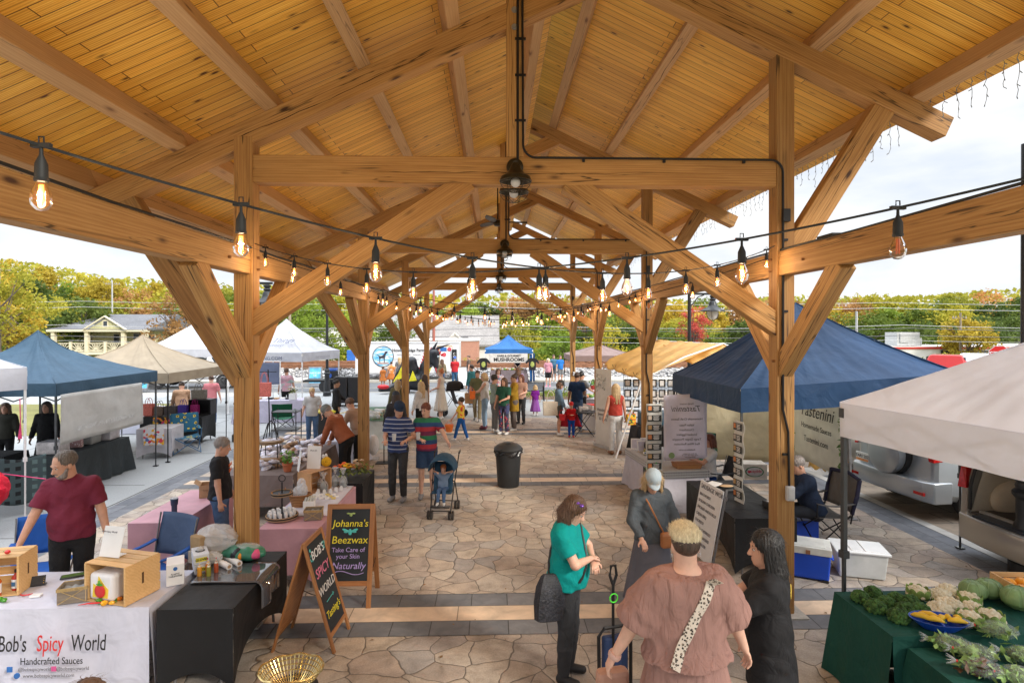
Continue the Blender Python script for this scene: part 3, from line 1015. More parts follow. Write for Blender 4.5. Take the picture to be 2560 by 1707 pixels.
 for sgn,hp,kn,an in legs:
  B.cone(s3(hp),s3(kn),.083*lg*hip*S-(.01 if bot=='pants' else 0),.054*lg*S-(.006 if bot=='pants' else 0),k=.03)
  cm=kn+(an-kn)*.3+Vector((0,-.012,0))
  B.cone(s3(kn),s3(cm),.051*lg*S-(.006 if bot=='pants' else 0),.053*lg*S-(.008 if bot=='pants' else 0),k=.02)
  B.cone(s3(cm),s3(an),.050*lg*S-(.008 if bot=='pants' else 0),.034*S,k=.02)
  fo=Vector((sgn*.12,1,0)).normalized()
  B.cone(s3(an+Vector((0,-.02,-.045))),s3(an+fo*.13+Vector((0,0,-.055))),.034*S,.026*S,k=.02)
 B.obj('body',skin,root,vox)
# --- top
 def fold(amp,f=26,seed=0.0):
  def fn(X,Y,Z):
   return amp*(np.sin(f*(Z*.7+X*.8)+3*np.sin(9*X+seed)+seed)*np.sin(f*.6*(Y+X*.4)+2*np.sin(7*Z+seed))+.45*np.sin(f*2.1*(Z-np.abs(X)*.9)+2.5*np.sin(11*Y+seed))*np.sin(9*X+5*Z+seed))
  return fn
 if top is not None:
  T=Sdf();in_=.012*S
  cg=g
  dress=bot=='dress'
  T.cone(s3(U(-.095,-.012,1.385)),s3(U(.095,-.012,1.385)),.082*cg*S+in_,.082*cg*S+in_,k=.05)
  lo=U(0,.0,hem+.02)
  T.cone(s3(U(0,0,1.31)),s3(U(0,.01+belly*.4,1.08)),.152*cg*S+in_,(.15+belly*.5)*cg*S+in_,.70,(1,0,0),k=.06)
  up=A(rot@Vector((0,0,-1)))
  hemz=s3(U(0,0,hem))
  T.cone(s3(U(0,.01+belly*.4,1.08)),s3(U(0,0,hem-.02)),(.15+belly*.5)*cg*S+in_,.168*cg*hip*S+in_*1.6,.80,(1,0,0),k=.05,cut=(hemz,up))
  if bust:
   for q in(-1,1):
    T.ell(s3(U(q*.075,.075*g,1.26)),A((.075,.06,.07))*bust*S,None,.04)
  T.cone(s3(nk+Vector((0,-.005,-.03))),s3(nk+Vector((0,0,-.005))),.082*S,.07*S,k=.02)
  for sgn,sh,el,wri in arms:
   if sleeve=='none':
    T.cone(s3(sh+Vector((-sgn*.05,0,0))),s3(sh+Vector((-sgn*.02,0,0))),.062*S,.055*S,k=.03);continue
   d=(el-sh).normalized()
   if sleeve=='short':
    e=sh+(el-sh)*.72
    T.cone(s3(sh),s3(e+d*.03),.064*(.6+.4*g)*S+in_*.5,.063*(.55+.45*g)*S+in_*.8,k=.045,cut=(s3(e),A(d)))
   elif sleeve=='puff':
    e=sh+(el-sh)*.97
    T.cone(s3(sh),s3(sh+(el-sh)*.5),.07*(.6+.4*g)*S+in_,.085*(.6+.4*g)*S+in_,k=.045)
    T.cone(s3(sh+(el-sh)*.5),s3(e+d*.04),.085*(.6+.4*g)*S+in_,.10*(.6+.4*g)*S+in_,k=.03,cut=(s3(e),A(d)))
   else:
    T.cone(s3(sh),s3(el),.060*(.6+.4*g)*S+in_,.05*(.65+.35*g)*S+in_,k=.045)
    d2=(wri-el).normalized();e=el+(wri-el)*.93
    T.cone(s3(el),s3(e+d2*.02),.05*(.65+.35*g)*S+in_,.038*S+in_,k=.02,cut=(s3(e),A(d2)))
  ncut=[(s3(nk+Vector((0,.0,.035))),A((0,-.35,1))/1.06)]
  T.obj('shirt' if not dress else 'dress',top,root,vox,fold(.0062 if near else.004,24,h*10),ncut)
# --- bottom
 if bottom is not None and bot in('pants','shorts'):
  T=Sdf()
  hpz=.93+dz
  T.cone(s3(Vector((-.05,-.005,hpz-.02))),s3(Vector((.05,-.005,hpz-.02))),.108*g*hip*S+.004,.108*g*hip*S+.004,k=.05)
  T.cone(s3(Vector((0,0,hpz))),s3(U(0,0,1.0)),.134*g*S,.128*g*S,.70,(1,0,0),k=.04)
  for sgn,hp,kn,an in legs:
   e_in=.010*S
   if bot=='pants':
    T.cone(s3(hp),s3(kn),.088*lg*hip*S+e_in,.060*lg*S+e_in,k=.035)
    d=(an-kn).normalized();e=an-d*.01
    T.cone(s3(kn),s3(kn+(an-kn)*.4),.060*lg*S+e_in,.057*lg*S+e_in,k=.02)
    T.cone(s3(kn+(an-kn)*.4),s3(e+d*.02),.057*lg*S+e_in,.045*S+e_in,k=.02,cut=(s3(e),A(d)))
   else:
    d=(kn-hp).normalized();e=hp+(kn-hp)*.82
    T.cone(s3(hp),s3(e+d*.02),.092*lg*hip*S+e_in,.08*lg*S+e_in*2,k=.035,cut=(s3(e),A(d)))
  T.obj('trousers' if bot=='pants' else 'shorts',bottom,root,vox,fold(.003,30,h*7+2))
 if bot in('skirt','dress')and bottom is not None:
  mb=MB()
  zt,zb=1.03+dz,max(.12,.95+dz-skirtlen)
  n=56
  def fn(u,v):
   a=2*math.pi*u
   r=(.155*g*(1-v)+(.2*g*hip+.10)*v)*(1+.0*v)+.022*v*math.sin(a*9+2*math.sin(a*2))
   z=zt+(zb-zt)*v
   return(r*math.cos(a)*S,r*.8*math.sin(a)*S,z*S)
  mb.grid(fn,n,10)
  mb.build('skirt',bottom,root,solid=.004)
# --- shoes
 for sgn,hp,kn,an in legs:
  fo=Vector((sgn*.12,1,0)).normalized()
  T=Sdf()
  T.cone(s3(an+Vector((0,-.025,-.04))),s3(an+fo*.135+Vector((0,0,-.048))),.044*S,.036*S,k=.02)
  T.cone(s3(an+Vector((0,-.01,-.01))),s3(an+Vector((0,-.01,-.03))),.043*S,.045*S,k=.02)
  T.obj('shoe',shoe or M("shoe_white",(.6,.6,.6),.6),root,min(vox,.012),None,[((0,0,(an.z-.088)*S),A((0,0,-1)))])
# --- hair
 def strands(amp,f):
  def fn(X,Y,Z):
   a=np.arctan2(X-hc.x*S,Y-hc.y*S)
   return amp*np.sin(a*f+4*np.sin(Z*14)+2*np.sin(a*5))
  return fn
 if hair is not None and hs!='bald':
  T=Sdf()
  def he(x,y,z,r,k=.015,op='add'):T.ell(s3(Hd(x,y,z)),A(r)*S*hd,HR,k,op)
  face_cut=lambda y,z,r:he(0,y,z,r,.008,'sub')
  if hs=='short':
   he(0,-.016,.047,(.086,.105,.095))
   face_cut(.095,-.055,(.085,.085,.105));he(0,-.02,-.115,(.11,.14,.085),.01,'sub')
  elif hs=='recede2':
   he(0,-.020,.045,(.084,.101,.089))
   face_cut(.088,.0,(.068,.075,.118));he(0,-.0,-.13,(.12,.14,.095),.01,'sub')
  elif hs=='fade':
   he(0,.0,.078,(.084,.104,.062));he(0,-.03,.06,(.083,.088,.06))
   face_cut(.11,-.04,(.09,.08,.10))
  elif hs=='receding':
   he(0,-.030,.040,(.0835,.092,.085))
   face_cut(.085,.02,(.075,.085,.12));he(0,.0,-.13,(.12,.14,.095),.01,'sub')
  elif hs in('bob','curly','long','longfront'):
   L={'bob':.17,'curly':.25,'long':.40,'longfront':.42}[hs]
   he(0,-.018,.045,(.092,.108,.096))
   for q in np.linspace(-1,1,9):
    an_=q*1.9
    x0,y0=math.sin(an_)*.078,-.02-math.cos(an_)*.07
    p0=Hd(x0,y0,.04)
    wob=.014*math.sin(q*9+h*20)
    p1=Hd(x0*1.12,y0*1.1-.01,.04-L*.45)
    p2=Vector((p1.x,p1.y,p1.z))+Vector((x0*(.25 if hs!='long' else.1)+wob,-.02+(.03 if abs(q)>.7 else 0),-L*.55))
    rw=.030 if hs=='longfront' else.034
    T.cone(s3(p0),s3(p1),rw*S,rw*S,k=.012);T.cone(s3(p1),s3(p2),rw*S,.012*S,k=.01)
   face_cut(.115,-.045,(.078,.085,.115))
  elif hs in('bun','ponytail'):
   he(0,-.016,.045,(.084,.103,.093))
   face_cut(.1,-.05,(.085,.085,.1));he(0,-.0,-.12,(.11,.14,.085),.01,'sub')
   if hs=='bun':he(0,-.06,.135,(.045,.045,.04))
   else:
    T.cone(s3(Hd(0,-.11,.05)),s3(Hd(0,-.15,-.05)),.035*S,.035*S);T.cone(s3(Hd(0,-.15,-.05)),s3(Hd(0,-.13,-.2)),.035*S,.012*S)
  T.obj('hair',hair,root,min(vox,.011),strands(.0035 if hs not in('curly',)else.006,40))
  if vox<.0125:
   ho=[c for c in root.children if c.name.split('.')[0]=='hair'][0].data
   rs=random.Random(int(h*1000));vs_=ho.vertices;sm=MB()
   lg_={'short':.022,'fade':.028,'receding':.016,'recede2':.018,'bun':.03}.get(hs,.075)*S
   for q in range(1500 if near else 500):
    v_=vs_[rs.randrange(len(vs_))];nrm=v_.normal
    up_=hrot@Vector((0,0,1))
    dn=-up_ if hs!='fade' else(hrot@Vector((0,.7,.5)))
    tg=dn-nrm*dn.dot(nrm);tg=tg.normalized()if tg.length>.05 else Vector((rs.gauss(0,1),rs.gauss(0,1),0)).normalized()
    sd=nrm.cross(tg);L_=lg_*rs.uniform(.5,1.4);p=v_.co-nrm*.002;w_=.0011 if near else.0018
    cu=rs.uniform(-1,1)*(.35 if hs in('curly','bob')else.12);pts=[]
    for k in range(5):
     u_=k/4;pp=p+tg*(L_*u_)+nrm*(.003+.012*u_*rs.uniform(.3,1)*(L_/.05))+sd*(cu*L_*math.sin(u_*3.5))
     ww=w_*(1.1-u_);pts+=[pp-sd*ww,pp+sd*ww]
    sm.add(pts,[(2*k,2*k+1,2*k+3,2*k+2)for k in range(4)])
   so=sm.build('loose_hair',hair,root);so['kind']='stuff'
  if hs=='fade':
   T2=Sdf();T2.ell(s3(Hd(0,-.020,.025)),A((.0815,.098,.085))*S*hd,HR,.01)
   T2.ell(s3(Hd(0,.085,-.02)),A((.085,.1,.12))*S*hd,HR,.008,'sub');T2.ell(s3(Hd(0,.03,-.13)),A((.11,.12,.1))*S*hd,HR,.008,'sub')
   T2.obj('shaved_hair',H_DBROWN,root,min(vox,.009))
 if beard:
  T=Sdf()
  T.ell(s3(Hd(0,.042,-.085)),A((.053,.052,.046))*S,HR,.015)
  for q in(-1,1):T.cone(s3(Hd(q*.062,.02,-.03)),s3(Hd(q*.045,.05,-.085)),.014*S,.022*S,k=.02)
  T.ell(s3(Hd(0,.089,-.056)),A((.026,.012,.007))*S,HR,.008)
  T.ell(s3(Hd(0,.105,-.0725)),A((.02,.02,.0065))*S,HR,.005,'sub')
  T.obj('beard',beard,root,min(vox,.007),strands(.0015,60))
 if not near and vox<.0145:
  for q in(-1,1):
   mb=MB();mb.ball(Hd(q*.030,.088,.010)*S,Vector((.012,.007,.0065))*S*hd,8,5);mb.build('eye',M("iris",(.05,.035,.025),.15,0,0),root)
   mb=MB();mb.tube([Vector(Hd(q*x,.096-abs(x-.03)*.2,.030))*S for x in(.016,.03,.044)],[.003,.0045,.002],5);mb.build('eyebrow',H_DBROWN,root)
  mb=MB();mb.tube([Vector(Hd(x,.098-abs(x)*.4,-.070))*S for x in(-.022,-.01,0,.01,.022)],[.002,.004,.0045,.004,.002],5);mb.build('mouth',M("lips",(.36,.12,.10),.5,0,0),root)
 if near:
  for q in(-1,1):
   mb=MB();c=Hd(q*.031,.0805,.008)
   mb.ball((c-hrot@Vector((0,.0012,0)))*S,.0122*S,12,8);mb.build('eye',M("eye_white",(.7,.68,.66),.15,0,0),root)
   mb=MB();d=hrot@Vector((0,1,-.25)).normalized()
   mb.ball((c+d*.0072)*S,.0068*S,10,6)
   mb.build('iris',M("iris",(.05,.035,.025),.15,0,0),root)
   mb=MB();mb.tube([Vector(Hd(q*x,.0905-abs(x-.03)*.25,.029+.003*math.sin((x-.015)*90)))*S for x in(.014,.022,.03,.038,.046)],[.002,.0035,.0035,.003,.0015],6)
   mb.build('eyebrow',H_DBROWN,root)
 if cap is not None:
  mb=MB()
  pr=[(.098,-.0),(.1,.03),(.09,.075),(.06,.105),(.02,.118),(0,.119)]
  mb.lathe([(r,z)for r,z in pr],24,(0,0,0),None,.92,1.08)
  mb.grid(lambda u,v:(math.sin((u-.5)*2.0)*(.088+.0*v),math.cos((u-.5)*2.0)*.09+v*.085*math.cos((u-.5)*2.6),.004-.018*v-.02*v*(2*u-1)**2),12,4)
  o=mb.build('cap',cap,root,solid=.003)
  mt=hrot.to_4x4();mt.translation=Hd(0,-.012,.045)*S
  o.matrix_basis=mt@Matrix.Diagonal((S*hd,S*hd,S*hd,1))
 root['_j']=0
 del root['_j']
 KIDS[label]=dict(root=root,hc=hc*S,hrot=hrot,arms=[(a,b*S,c*S,d*S)for a,b,c,d in arms],U=lambda x,y,z:U(x,y,z)*S,S=S,Hd=lambda x,y,z:Hd(x,y,z)*S)
 return root
def child_of(label,name,mb,mat,**kw):
 return mb.build(name,mat,KIDS[label]['root'],**kw)
from mathutils.bvhtree import BVHTree
def on_surface(label,part,x,z,side=-1,off=.006):
 """point on a garment at local x,z seen from behind (-1) or the front (+1)"""
 ob=[c for c in KIDS[label]['root'].children if c.name.split('.')[0]==part][0]
 if 'bvh'+part not in KIDS[label]:
  me=ob.data;KIDS[label]['bvh'+part]=BVHTree.FromPolygons([v.co.copy()for v in me.vertices],[tuple(p.vertices)for p in me.polygons])
 h_=KIDS[label]['bvh'+part].ray_cast(Vector((x,side*2.0,z)),Vector((0,-side,0)))
 return(h_[0]+Vector((0,side*off,0)),h_[1])if h_[0]is not None else(Vector((x,side*.2,z)),Vector((0,side,0)))
# ------------------------------------------------------------------ generic builders
INK=M("ink_black",(.02,.02,.022),.7,0,0)
def text(s,size,mat,parent,loc,rot,name='lettering',shear=0,align='CENTER',ex=.0015,space=1.0,mirror=False,bold=0,sx=1.0,leading=1.0):
 """flat raised lettering in the local XY plane of rot"""
 cu=bpy.data.curves.new(name,'FONT')
 cu.body=s;cu.size=size;cu.align_x=align;cu.align_y='CENTER';cu.extrude=ex
 cu.shear=shear;cu.space_character=space;cu.offset=bold;cu.resolution_u=3;cu.space_line=leading
 tmp=bpy.data.objects.new(name+"_tmp",cu);COL.objects.link(tmp)
 dg=bpy.context.evaluated_depsgraph_get()
 me=bpy.data.meshes.new_from_object(tmp.evaluated_get(dg))
 bpy.data.objects.remove(tmp);bpy.data.curves.remove(cu)
 me.materials.clear();me.materials.append(mat)
 o=bpy.data.objects.new(name,me);COL.objects.link(o)
 o.parent=parent
 r=Matrix(rot)if not isinstance(rot,Matrix)else rot
 m=r.to_4x4()@Matrix.Diagonal((-sx if mirror else sx,1,1,1));m.translation=Vector(loc)
 o.matrix_basis=m
 return o
def planerot(right,up):
 r=Vector(right).normalized();u=Vector(up);u=(u-r*u.dot(r)).normalized()
 return Matrix((r,u,r.cross(u))).transposed()
def canopy(name,label,c,w,d,rz,ze,za,mat,legm,val=.22,lr=.02,legs=(0,1,2,3),vent=None,sag=.5,group=None,seed=1,vmat=None,val_sag=0.0,skirt_in=0,zc=None,legscale=1.0,wrk=.035):
 """pop-up canopy: corners at c +- w/2,d/2 turned by rz; ze = eave (top of valance), za = apex"""
 t=thing(name,label,"canopy",(c[0],c[1],0),rz,group)
 rg=random.Random(seed)
 cs=[(-w/2,-d/2),(w/2,-d/2),(w/2,d/2),(-w/2,d/2)]
 mb=MB()
 zcs=zc or(ze,)*4
 for k in range(4):
  (x0,y0),(x1,y1)=cs[k],cs[(k+1)%4]
  z0,z1=zcs[k],zcs[(k+1)%4]
  ph=rg.uniform(0,6)
  def fn(u,v,x0=x0,y0=y0,x1=x1,y1=y1,z0=z0,z1=z1,ph=ph):
   a=1-v
   x=(x0+(x1-x0)*u)*a;y=(y0+(y1-y0)*u)*a
   zz=z0+(z1-z0)*u
   h=v+sag*v*(v-1)
   z=zz+(za-zz)*h
   z-=.10*sag*4*u*(1-u)*(1-v)**1.0*v*2
   z+=wrk*.35*math.sin(u*47+ph)*v*(1-v)+wrk*.25*math.sin(u*80+9*v)*(1-v)**2*min(1,v*8)
   z+=wrk*math.sin(u*14+ph+3*v)*v*(1-v)*2+wrk*.6*math.sin((u*5+v*9)*3+ph)*(1-v)*v
   if vent and v>.80:z+=vent*(v-.80)*5
   return(x,y,z)
  mb.grid(fn,64,18)
 mb.build('canopy_top',mat,t,ang=60)
 mb=MB()
 for k in range(4):
  (x0,y0),(x1,y1)=cs[k],cs[(k+1)%4]
  z0,z1=zcs[k],zcs[(k+1)%4]
  nn=Vector((y1-y0,-(x1-x0),0)).normalized()
  ph=rg.uniform(0,6)
  def fn(u,v,x0=x0,y0=y0,x1=x1,y1=y1,z0=z0,z1=z1,nn=nn,ph=ph):
   s=4*u*(1-u)
   o=nn*(.004+(.012*math.sin(u*23+ph)+.008*math.sin(u*51+ph*2))*v*s)
   return(x0+(x1-x0)*u+o.x,y0+(y1-y0)*u+o.y,z0+(z1-z0)*u+.003-v*(val+val_sag*s))
  mb.grid(fn,30,4)
 mb.build('valance',vmat or mat,t,ang=60)
 sm=MB()
 for k in range(4):
  (x0,y0)=cs[k]
  pts=[]
  for j in range(13):
   v=j/12;h=v+sag*v*(v-1);z=zcs[k]+(za-zcs[k])*h+.004
   if vent and v>.80:z+=vent*(v-.80)*5
   pts.append((x0*(1-v),y0*(1-v),z))
  sm.tube(pts,.009,5)
  (x1,y1)=cs[(k+1)%4]
  sm.tube([(x0,y0,zcs[k]+.004),(x1,y1,zcs[(k+1)%4]+.004)],.006,4)
 sm.build('seam',vmat or mat,t)
 for k in legs:
  x,y=cs[k];x*=.985;y*=.985
  m2=MB()
  m2.beam((x,y,0.02),(x,y,zcs[k]-.02),lr*1.0,lr*1.0,(1,0,0))
  m2.beam((x,y,1.05),(x,y,zcs[k]-.03),lr*1.5,lr*1.5,(1,0,0))
  m2.box((x,y,1.06),(lr*2.4,lr*2.4,.07));m2.box((x,y,.01),(.09,.09,.014));m2.box((x,y,zcs[k]-.09),(lr*2.2,lr*2.2,.09))
  m2.build('leg',legm,t,smooth=False)
 m3=MB()
 for k in range(4):
  (x0,y0),(x1,y1)=cs[k],cs[(k+1)%4]
  z0,z1=zcs[k],zcs[(k+1)%4]
  n=4
  for i in range(n):
   a,b=i/n,(i+1)/n
   P0=Vector((x0+(x1-x0)*a,y0+(y1-y0)*a,z0+(z1-z0)*a))*1.0;P1=Vector((x0+(x1-x0)*b,y0+(y1-y0)*b,z0+(z1-z0)*b))
   for p,q in((-.06,-.32),(-.32,-.06)):
    A_,B_=P0*.98,P1*.98
    m3.beam((A_.x,A_.y,P0.z+p),(B_.x,B_.y,P1.z+q),.012,.022)
 for k in range(4):
  x,y=cs[k]
  m3.beam((x*.95,y*.95,zcs[k]-.1),(0,0,za-.12),.015,.02)
 m3.cyl((0,0,za-.5),(0,0,za-.03),.02)
 m3.build('truss_frame',legm,t,smooth=False)
 return t
def drape_table(name,label,c,w,d,h,rz,mat,style='drape',group=None,drop=None,seed=0,sides=(0,1,2,3),flare=.04,nf=9,amp=.02,legm=None):
 """folding table under a fitted or hanging cloth; top at h"""
 t=thing(name,label,"table",(c[0],c[1],0),rz,group)
 mb=MB();mb.box((0,0,h-.03),(w-.02,d-.02,.04));mb.build('tabletop',M("table_plastic",(.5,.5,.48),.5),t,smooth=False)
 for sx in(-1,1):
  for sy in(-1,1):
   m2=MB();m2.cyl((sx*(w/2-.12),sy*(d/2-.06),0),(sx*(w/2-.16),sy*(d/2-.08),h-.05),.014)
   m2.build('leg',legm or M("grey_tube",(.25,.25,.26),.4,.6),t)
 mb=MB()
 rg=random.Random(seed)
 mb.grid(lambda u,v:((u-.5)*w,(v-.5)*d,h+.004*math.sin(u*17)*math.sin(v*7)*.5),16,8)
 cs=[(-w/2,-d/2),(w/2,-d/2),(w/2,d/2),(-w/2,d/2)]
 dr=drop or(h-.02)
 for k in range(4):
  if k not in sides:continue
  (x0,y0),(x1,y1)=cs[k],cs[(k+1)%4]
  L=math.hypot(x1-x0,y1-y0)
  nn=Vector((y1-y0,-(x1-x0),0)).normalized();tt=Vector((x1-x0,y1-y0,0)).normalized()
  ph=rg.uniform(0,6)
  def fn(u,v,x0=x0,y0=y0,nn=nn,tt=tt,L=L,ph=ph):
   s=u*L
   if style=='drape':
    e=math.sin(s*nf+ph+1.3*math.sin(s*3.1+ph))*amp*v**1.2+flare*v
    ce=(1-min(1,min(s,L-s)/.18))
    e+=ce**2*.07*v
    return Vector((x0,y0,h+.002))+tt*(s+(-(ce**2)*.06*v if s<L/2 else(ce**2)*.06*v))+nn*e+Vector((0,0,-v*dr-(.012 if v>.04 else 0)))
   arch=4*(s/L)*(1-s/L)
   zb=.03+.22*arch**.8 if L>1 else.03+.12*arch
   z=h-(h-zb)*v
   e=-.10*arch*v*(1-.3*v)-.012*v*math.sin(s*30+v*9)*(1-arch)*.3
   return Vector((x0,y0,z))+tt*s+nn*(e+.002)
  mb.grid(lambda u,v:fn(u,v),60,12)
 o=mb.build('tablecloth',mat,t,ang=50)
 return t
def crate(name,label,loc,rz,w=.42,d=.30,h=.30,mat=None,open_='front',group=None,cat="crate",nslat=4):
 """slatted pine crate lying on its side: solid end boards left and right with a hand slot, slats round, open to the front (-Y)"""
 t=thing(name,label,cat,loc,rz,group)
 mat=mat or PINE
 for s in(-1,1):
  mb=MB();x=s*(w/2-.009)
  mb.box((x,0,h*.5),(.018,d,h))if open_!='slot' else None
  mb.build('end_board',mat,t,smooth=False,bevel=.002)
  mb=MB();mb.box((s*(w/2+.0005),0,h*.55),(.002,.02,.10));mb.build('hand_slot',M("slot_dark",(.09,.04,.015),.9,0,0),t,smooth=False)
 for side in('top','bottom','back'):
  if side==open_:continue
  for i in range(nslat):
   mb=MB()
   if side in('top','bottom'):
    wd=d/nslat
    mb.box((0,-d/2+wd*(i+.5),h+.004 if side=='top' else.004),(w+.0,wd*.86,.009))
   else:
    wd=h/nslat
    mb.box((0,d/2+.005,wd*(i+.5)),(w,.009,wd*.86))
   mb.build('slat',mat,t,smooth=False,bevel=.0015)
 return t
PINE=wood("pine_crate",(.50,.30,.12),(.62,.40,.18),(.72,.50,.26),(.3,.14,.05),(3,24,24),cracks=0,rough=.55)
SIGNWOOD=wood("sign_wood",(.20,.075,.025),(.34,.145,.05),(.44,.21,.08),(.07,.03,.01),(3,22,22),cracks=.3,rough=.5)
CARD=M("cardboard",(.42,.27,.15),.85,0,.1,8)
PAPER=M("white_paper",(.78,.78,.78),.6,0,.03,4)
WHITEP=M("white_plastic",(.72,.73,.75),.35,0,.03,4)
CLEAR=M("clear_plastic",(.85,.88,.9),.12,0,0,alpha=.32)
GLASS=M("bulb_glass",(1,1,1),.02,0,0,alpha=.16)
DARKG=M("dark_green_fabric",(.02,.1,.05),.8)
CHROME=M("chrome_tube",(.6,.6,.62),.25,.9,0)
GREYTUBE=M("grey_tube",(.25,.25,.26),.4,.6)
WHITETUBE=M("white_tube",(.72,.72,.72),.4,0,.03)
BLKPL=M("black_plastic",(.02,.02,.022),.4,0,.1,10,.15,80)
def box_obj(name,label,cat,loc,rz,size,mat,bevel=.004,group=None,tilt=0):
 mb=MB();mb.box((0,0,size[2]/2),size)
 o=mb.build(name,mat,None,bevel=bevel,smooth=False,loc=loc)
 o.rotation_euler=(R(tilt),0,R(rz))
 return tag(o,label,cat,group)
def camp_chair(label,loc,rz,fab,frm,w=.56,hs=.42,hb=.88,group=None,arms=True,fab2=None):
 """folding quad chair: crossed legs, sling seat and back, arm slings; faces local -Y"""
 t=thing('camping_chair',label,"folding chair",(loc[0],loc[1],0),rz,group)
 a,d=w/2,.25
 def tu(name,*segs):
  mb=MB()
  for s in segs:mb.tube(s,.010,8)
  return mb.build(name,frm,t)
 for s in(-1,1):
  tu('leg',[(s*a,-d,.02),(s*a,d,hs+.02)])
  tu('leg',[(s*a,d,.02),(s*a,-d,hs+.02)])
 tu('cross_bar',[(-a,-d,.02),(a,-d,hs)],[(a,-d,.02),(-a,-d,hs)],[(-a,d,.02),(a,d,hs)],[(a,d,.02),(-a,d,hs)])
 for s in(-1,1):
  tu('back_post',[(s*a,d,hs-.1),(s*(a+.02),d+.12,hb)])
  if arms:tu('arm_post',[(s*a,-d,hs),(s*(a+.01),-d,hs+.2)])
 mb=MB();mb.grid(lambda u,v:((u-.5)*w,-d+2*d*v,hs-.05*math.sin(math.pi*u)*1.0-.02*math.sin(math.pi*v)),8,8);mb.build('seat',fab,t,solid=.006)
 mb=MB();mb.grid(lambda u,v:((u-.5)*(w+.03*v),d+.03+.12*v+.05*math.sin(math.pi*u),hs+.04+(hb-hs-.04)*v),8,8);mb.build('backrest',fab2 or fab,t,solid=.006)
 if arms:
  for s in(-1,1):
   mb=MB();mb.grid(lambda u,v,s=s:(s*(a+.01)+(u-.5)*.07,-d+(2*d+.05)*v,hs+.2-.04*math.sin(math.pi*v)),2,6);mb.build('armrest',fab,t,solid=.008)
 return t
def easel_sign(name,label,loc,rz,w,h,lean,frame_m,board_m,depth=.45,fw=.055,leg=.12):
 """two-leaf standing chalk board. faces local -Y"""
 t=thing(name,label,"sign",(loc[0],loc[1],0),rz)
 la=math.atan2(depth/2,h)
 up=Vector((0,depth/2,h)).normalized();n=Vector((0,-up.z,up.y))
 for s in(-1,1):
  o=Vector((0,s*depth/2,0));u2=Vector((0,-s*depth/2,h)).normalized()
  if s>0:o=Vector((0,depth/2,0));u2=Vector((0,-depth/2,h)).normalized()
  fr=planerot((1,0,0),u2)
  L=math.hypot(h,depth/2)
  for sx in(-1,1):
   mb=MB();mb.box((0,0,0),(L,fw,.022))
   ob=mb.build('frame_leg',frame_m,t,smooth=False,bevel=.003)
   m=Matrix((u2,Vector((1,0,0)),u2.cross(Vector((1,0,0))))).transposed().to_4x4();m.translation=o+u2*L/2+Vector((sx*(w/2-fw/2),0,0));ob.matrix_basis=m
  for z0 in(leg+fw/2,L-fw/2):
   mb=MB();mb.box((0,0,0),(w-2*fw,fw,.020))
   ob=mb.build('frame_rail',frame_m,t,smooth=False,bevel=.003)
   m=planerot((1,0,0),u2).to_4x4();m.translation=o+u2*z0;ob.matrix_basis=m
  mb=MB();mb.box((0,0,0),(w-2*fw,L-leg-2*fw,.010))
  ob=mb.build('board',board_m if s<0 else frame_m,t,smooth=False)
  m=planerot((1,0,0),u2).to_4x4();m.translation=o+u2*(leg+L)/2;ob.matrix_basis=m
 c=MB();c.tube([(w/2-.03,-depth/2*.62+depth*.62*k/8,h*.38-.06*math.sin(math.pi*k/8))for k in range(9)],.004,5);c.build('chain',BLACKM,t)
 def P(x,s):
  u2=Vector((0,depth/2,h)).normalized()
  return Vector((x,-depth/2,0))+u2*s+Vector((0,-up.z,up.y))*.008
 rot=planerot((1,0,0),Vector((0,depth/2,h)))
 return t,P,rot
def banner(name,label,p0,p1,ztop,hgt,mat,curl=.03,group=None,cat="banner",slant=0.0):
 """hanging cloth between two ground-plan points; local X along it, faces local -Y"""
 p0,p1=Vector((p0[0],p0[1],0)),Vector((p1[0],p1[1],0))
 L=(p1-p0).length;a=math.degrees(math.atan2(p1.y-p0.y,p1.x-p0.x))
 t=thing(name,label,cat,((p0.x+p1.x)/2,(p0.y+p1.y)/2,0),a,group)
 mb=MB()
 mb.grid(lambda u,v:((u-.5)*L,curl*math.sin(u*5+1)*v+curl*.4*math.sin(u*13+3*v),ztop+slant*(u-.5)-hgt*v),24,12)
 mb.build('cloth',mat,t,solid=.002)
 return t,L
def potted(label,loc,r=.09,col=None,potm=None,h=.16,leafm=None,seed=1,n=60,spread=1.0,flower=None):
 t=thing('potted_plant',label,"plant",loc)
 mb=MB();mb.lathe([(r*.7,0),(r*.95,h*.75),(r*1.08,h*.76),(r*1.08,h),(r*.9,h),(r*.85,h*.8),(0,h*.8)],20)
 mb.build('pot',potm or M("terracotta",(.42,.13,.06),.8),t)
 rg=random.Random(seed);lf=MB();fl=MB()
 for i in range(n):
  a=rg.uniform(0,6.28);rr=rg.random()**.5*r*1.4*spread;z=h+rg.uniform(.0,r*2.2)
  p=Vector((rr*math.cos(a),rr*math.sin(a),z))
  leafq(lf,p,r*.5,rg)
  if flower and rg.random()<.5:fl.ball(p+Vector((0,0,r*.3)),r*.22,6,4)
 lf.build('leaves',leafm or M("leaf_bright",(.13,.30,.04),.6,0,.3,6),t,smooth=False)
 if flower:fl.build('flowers',flower,t)
 return t
def leafq(mb,p,s,rg,asp=.5):
 d=Vector((rg.gauss(0,1),rg.gauss(0,1),rg.gauss(0,.7)))
 d=d.normalized()if d.length>.01 else Vector((1,0,0))
 e=d.cross(Vector((rg.gauss(0,1),rg.gauss(0,1),rg.gauss(0,1))))
 e=e.normalized()if e.length>.01 else Vector((0,1,0))
 p=Vector(p)
 a,b=d*s,e*s*asp
 mb.add([p-a,p+b*.9-a*.1,p+a,p-b*.9-a*.1],[(0,1,2,3)])
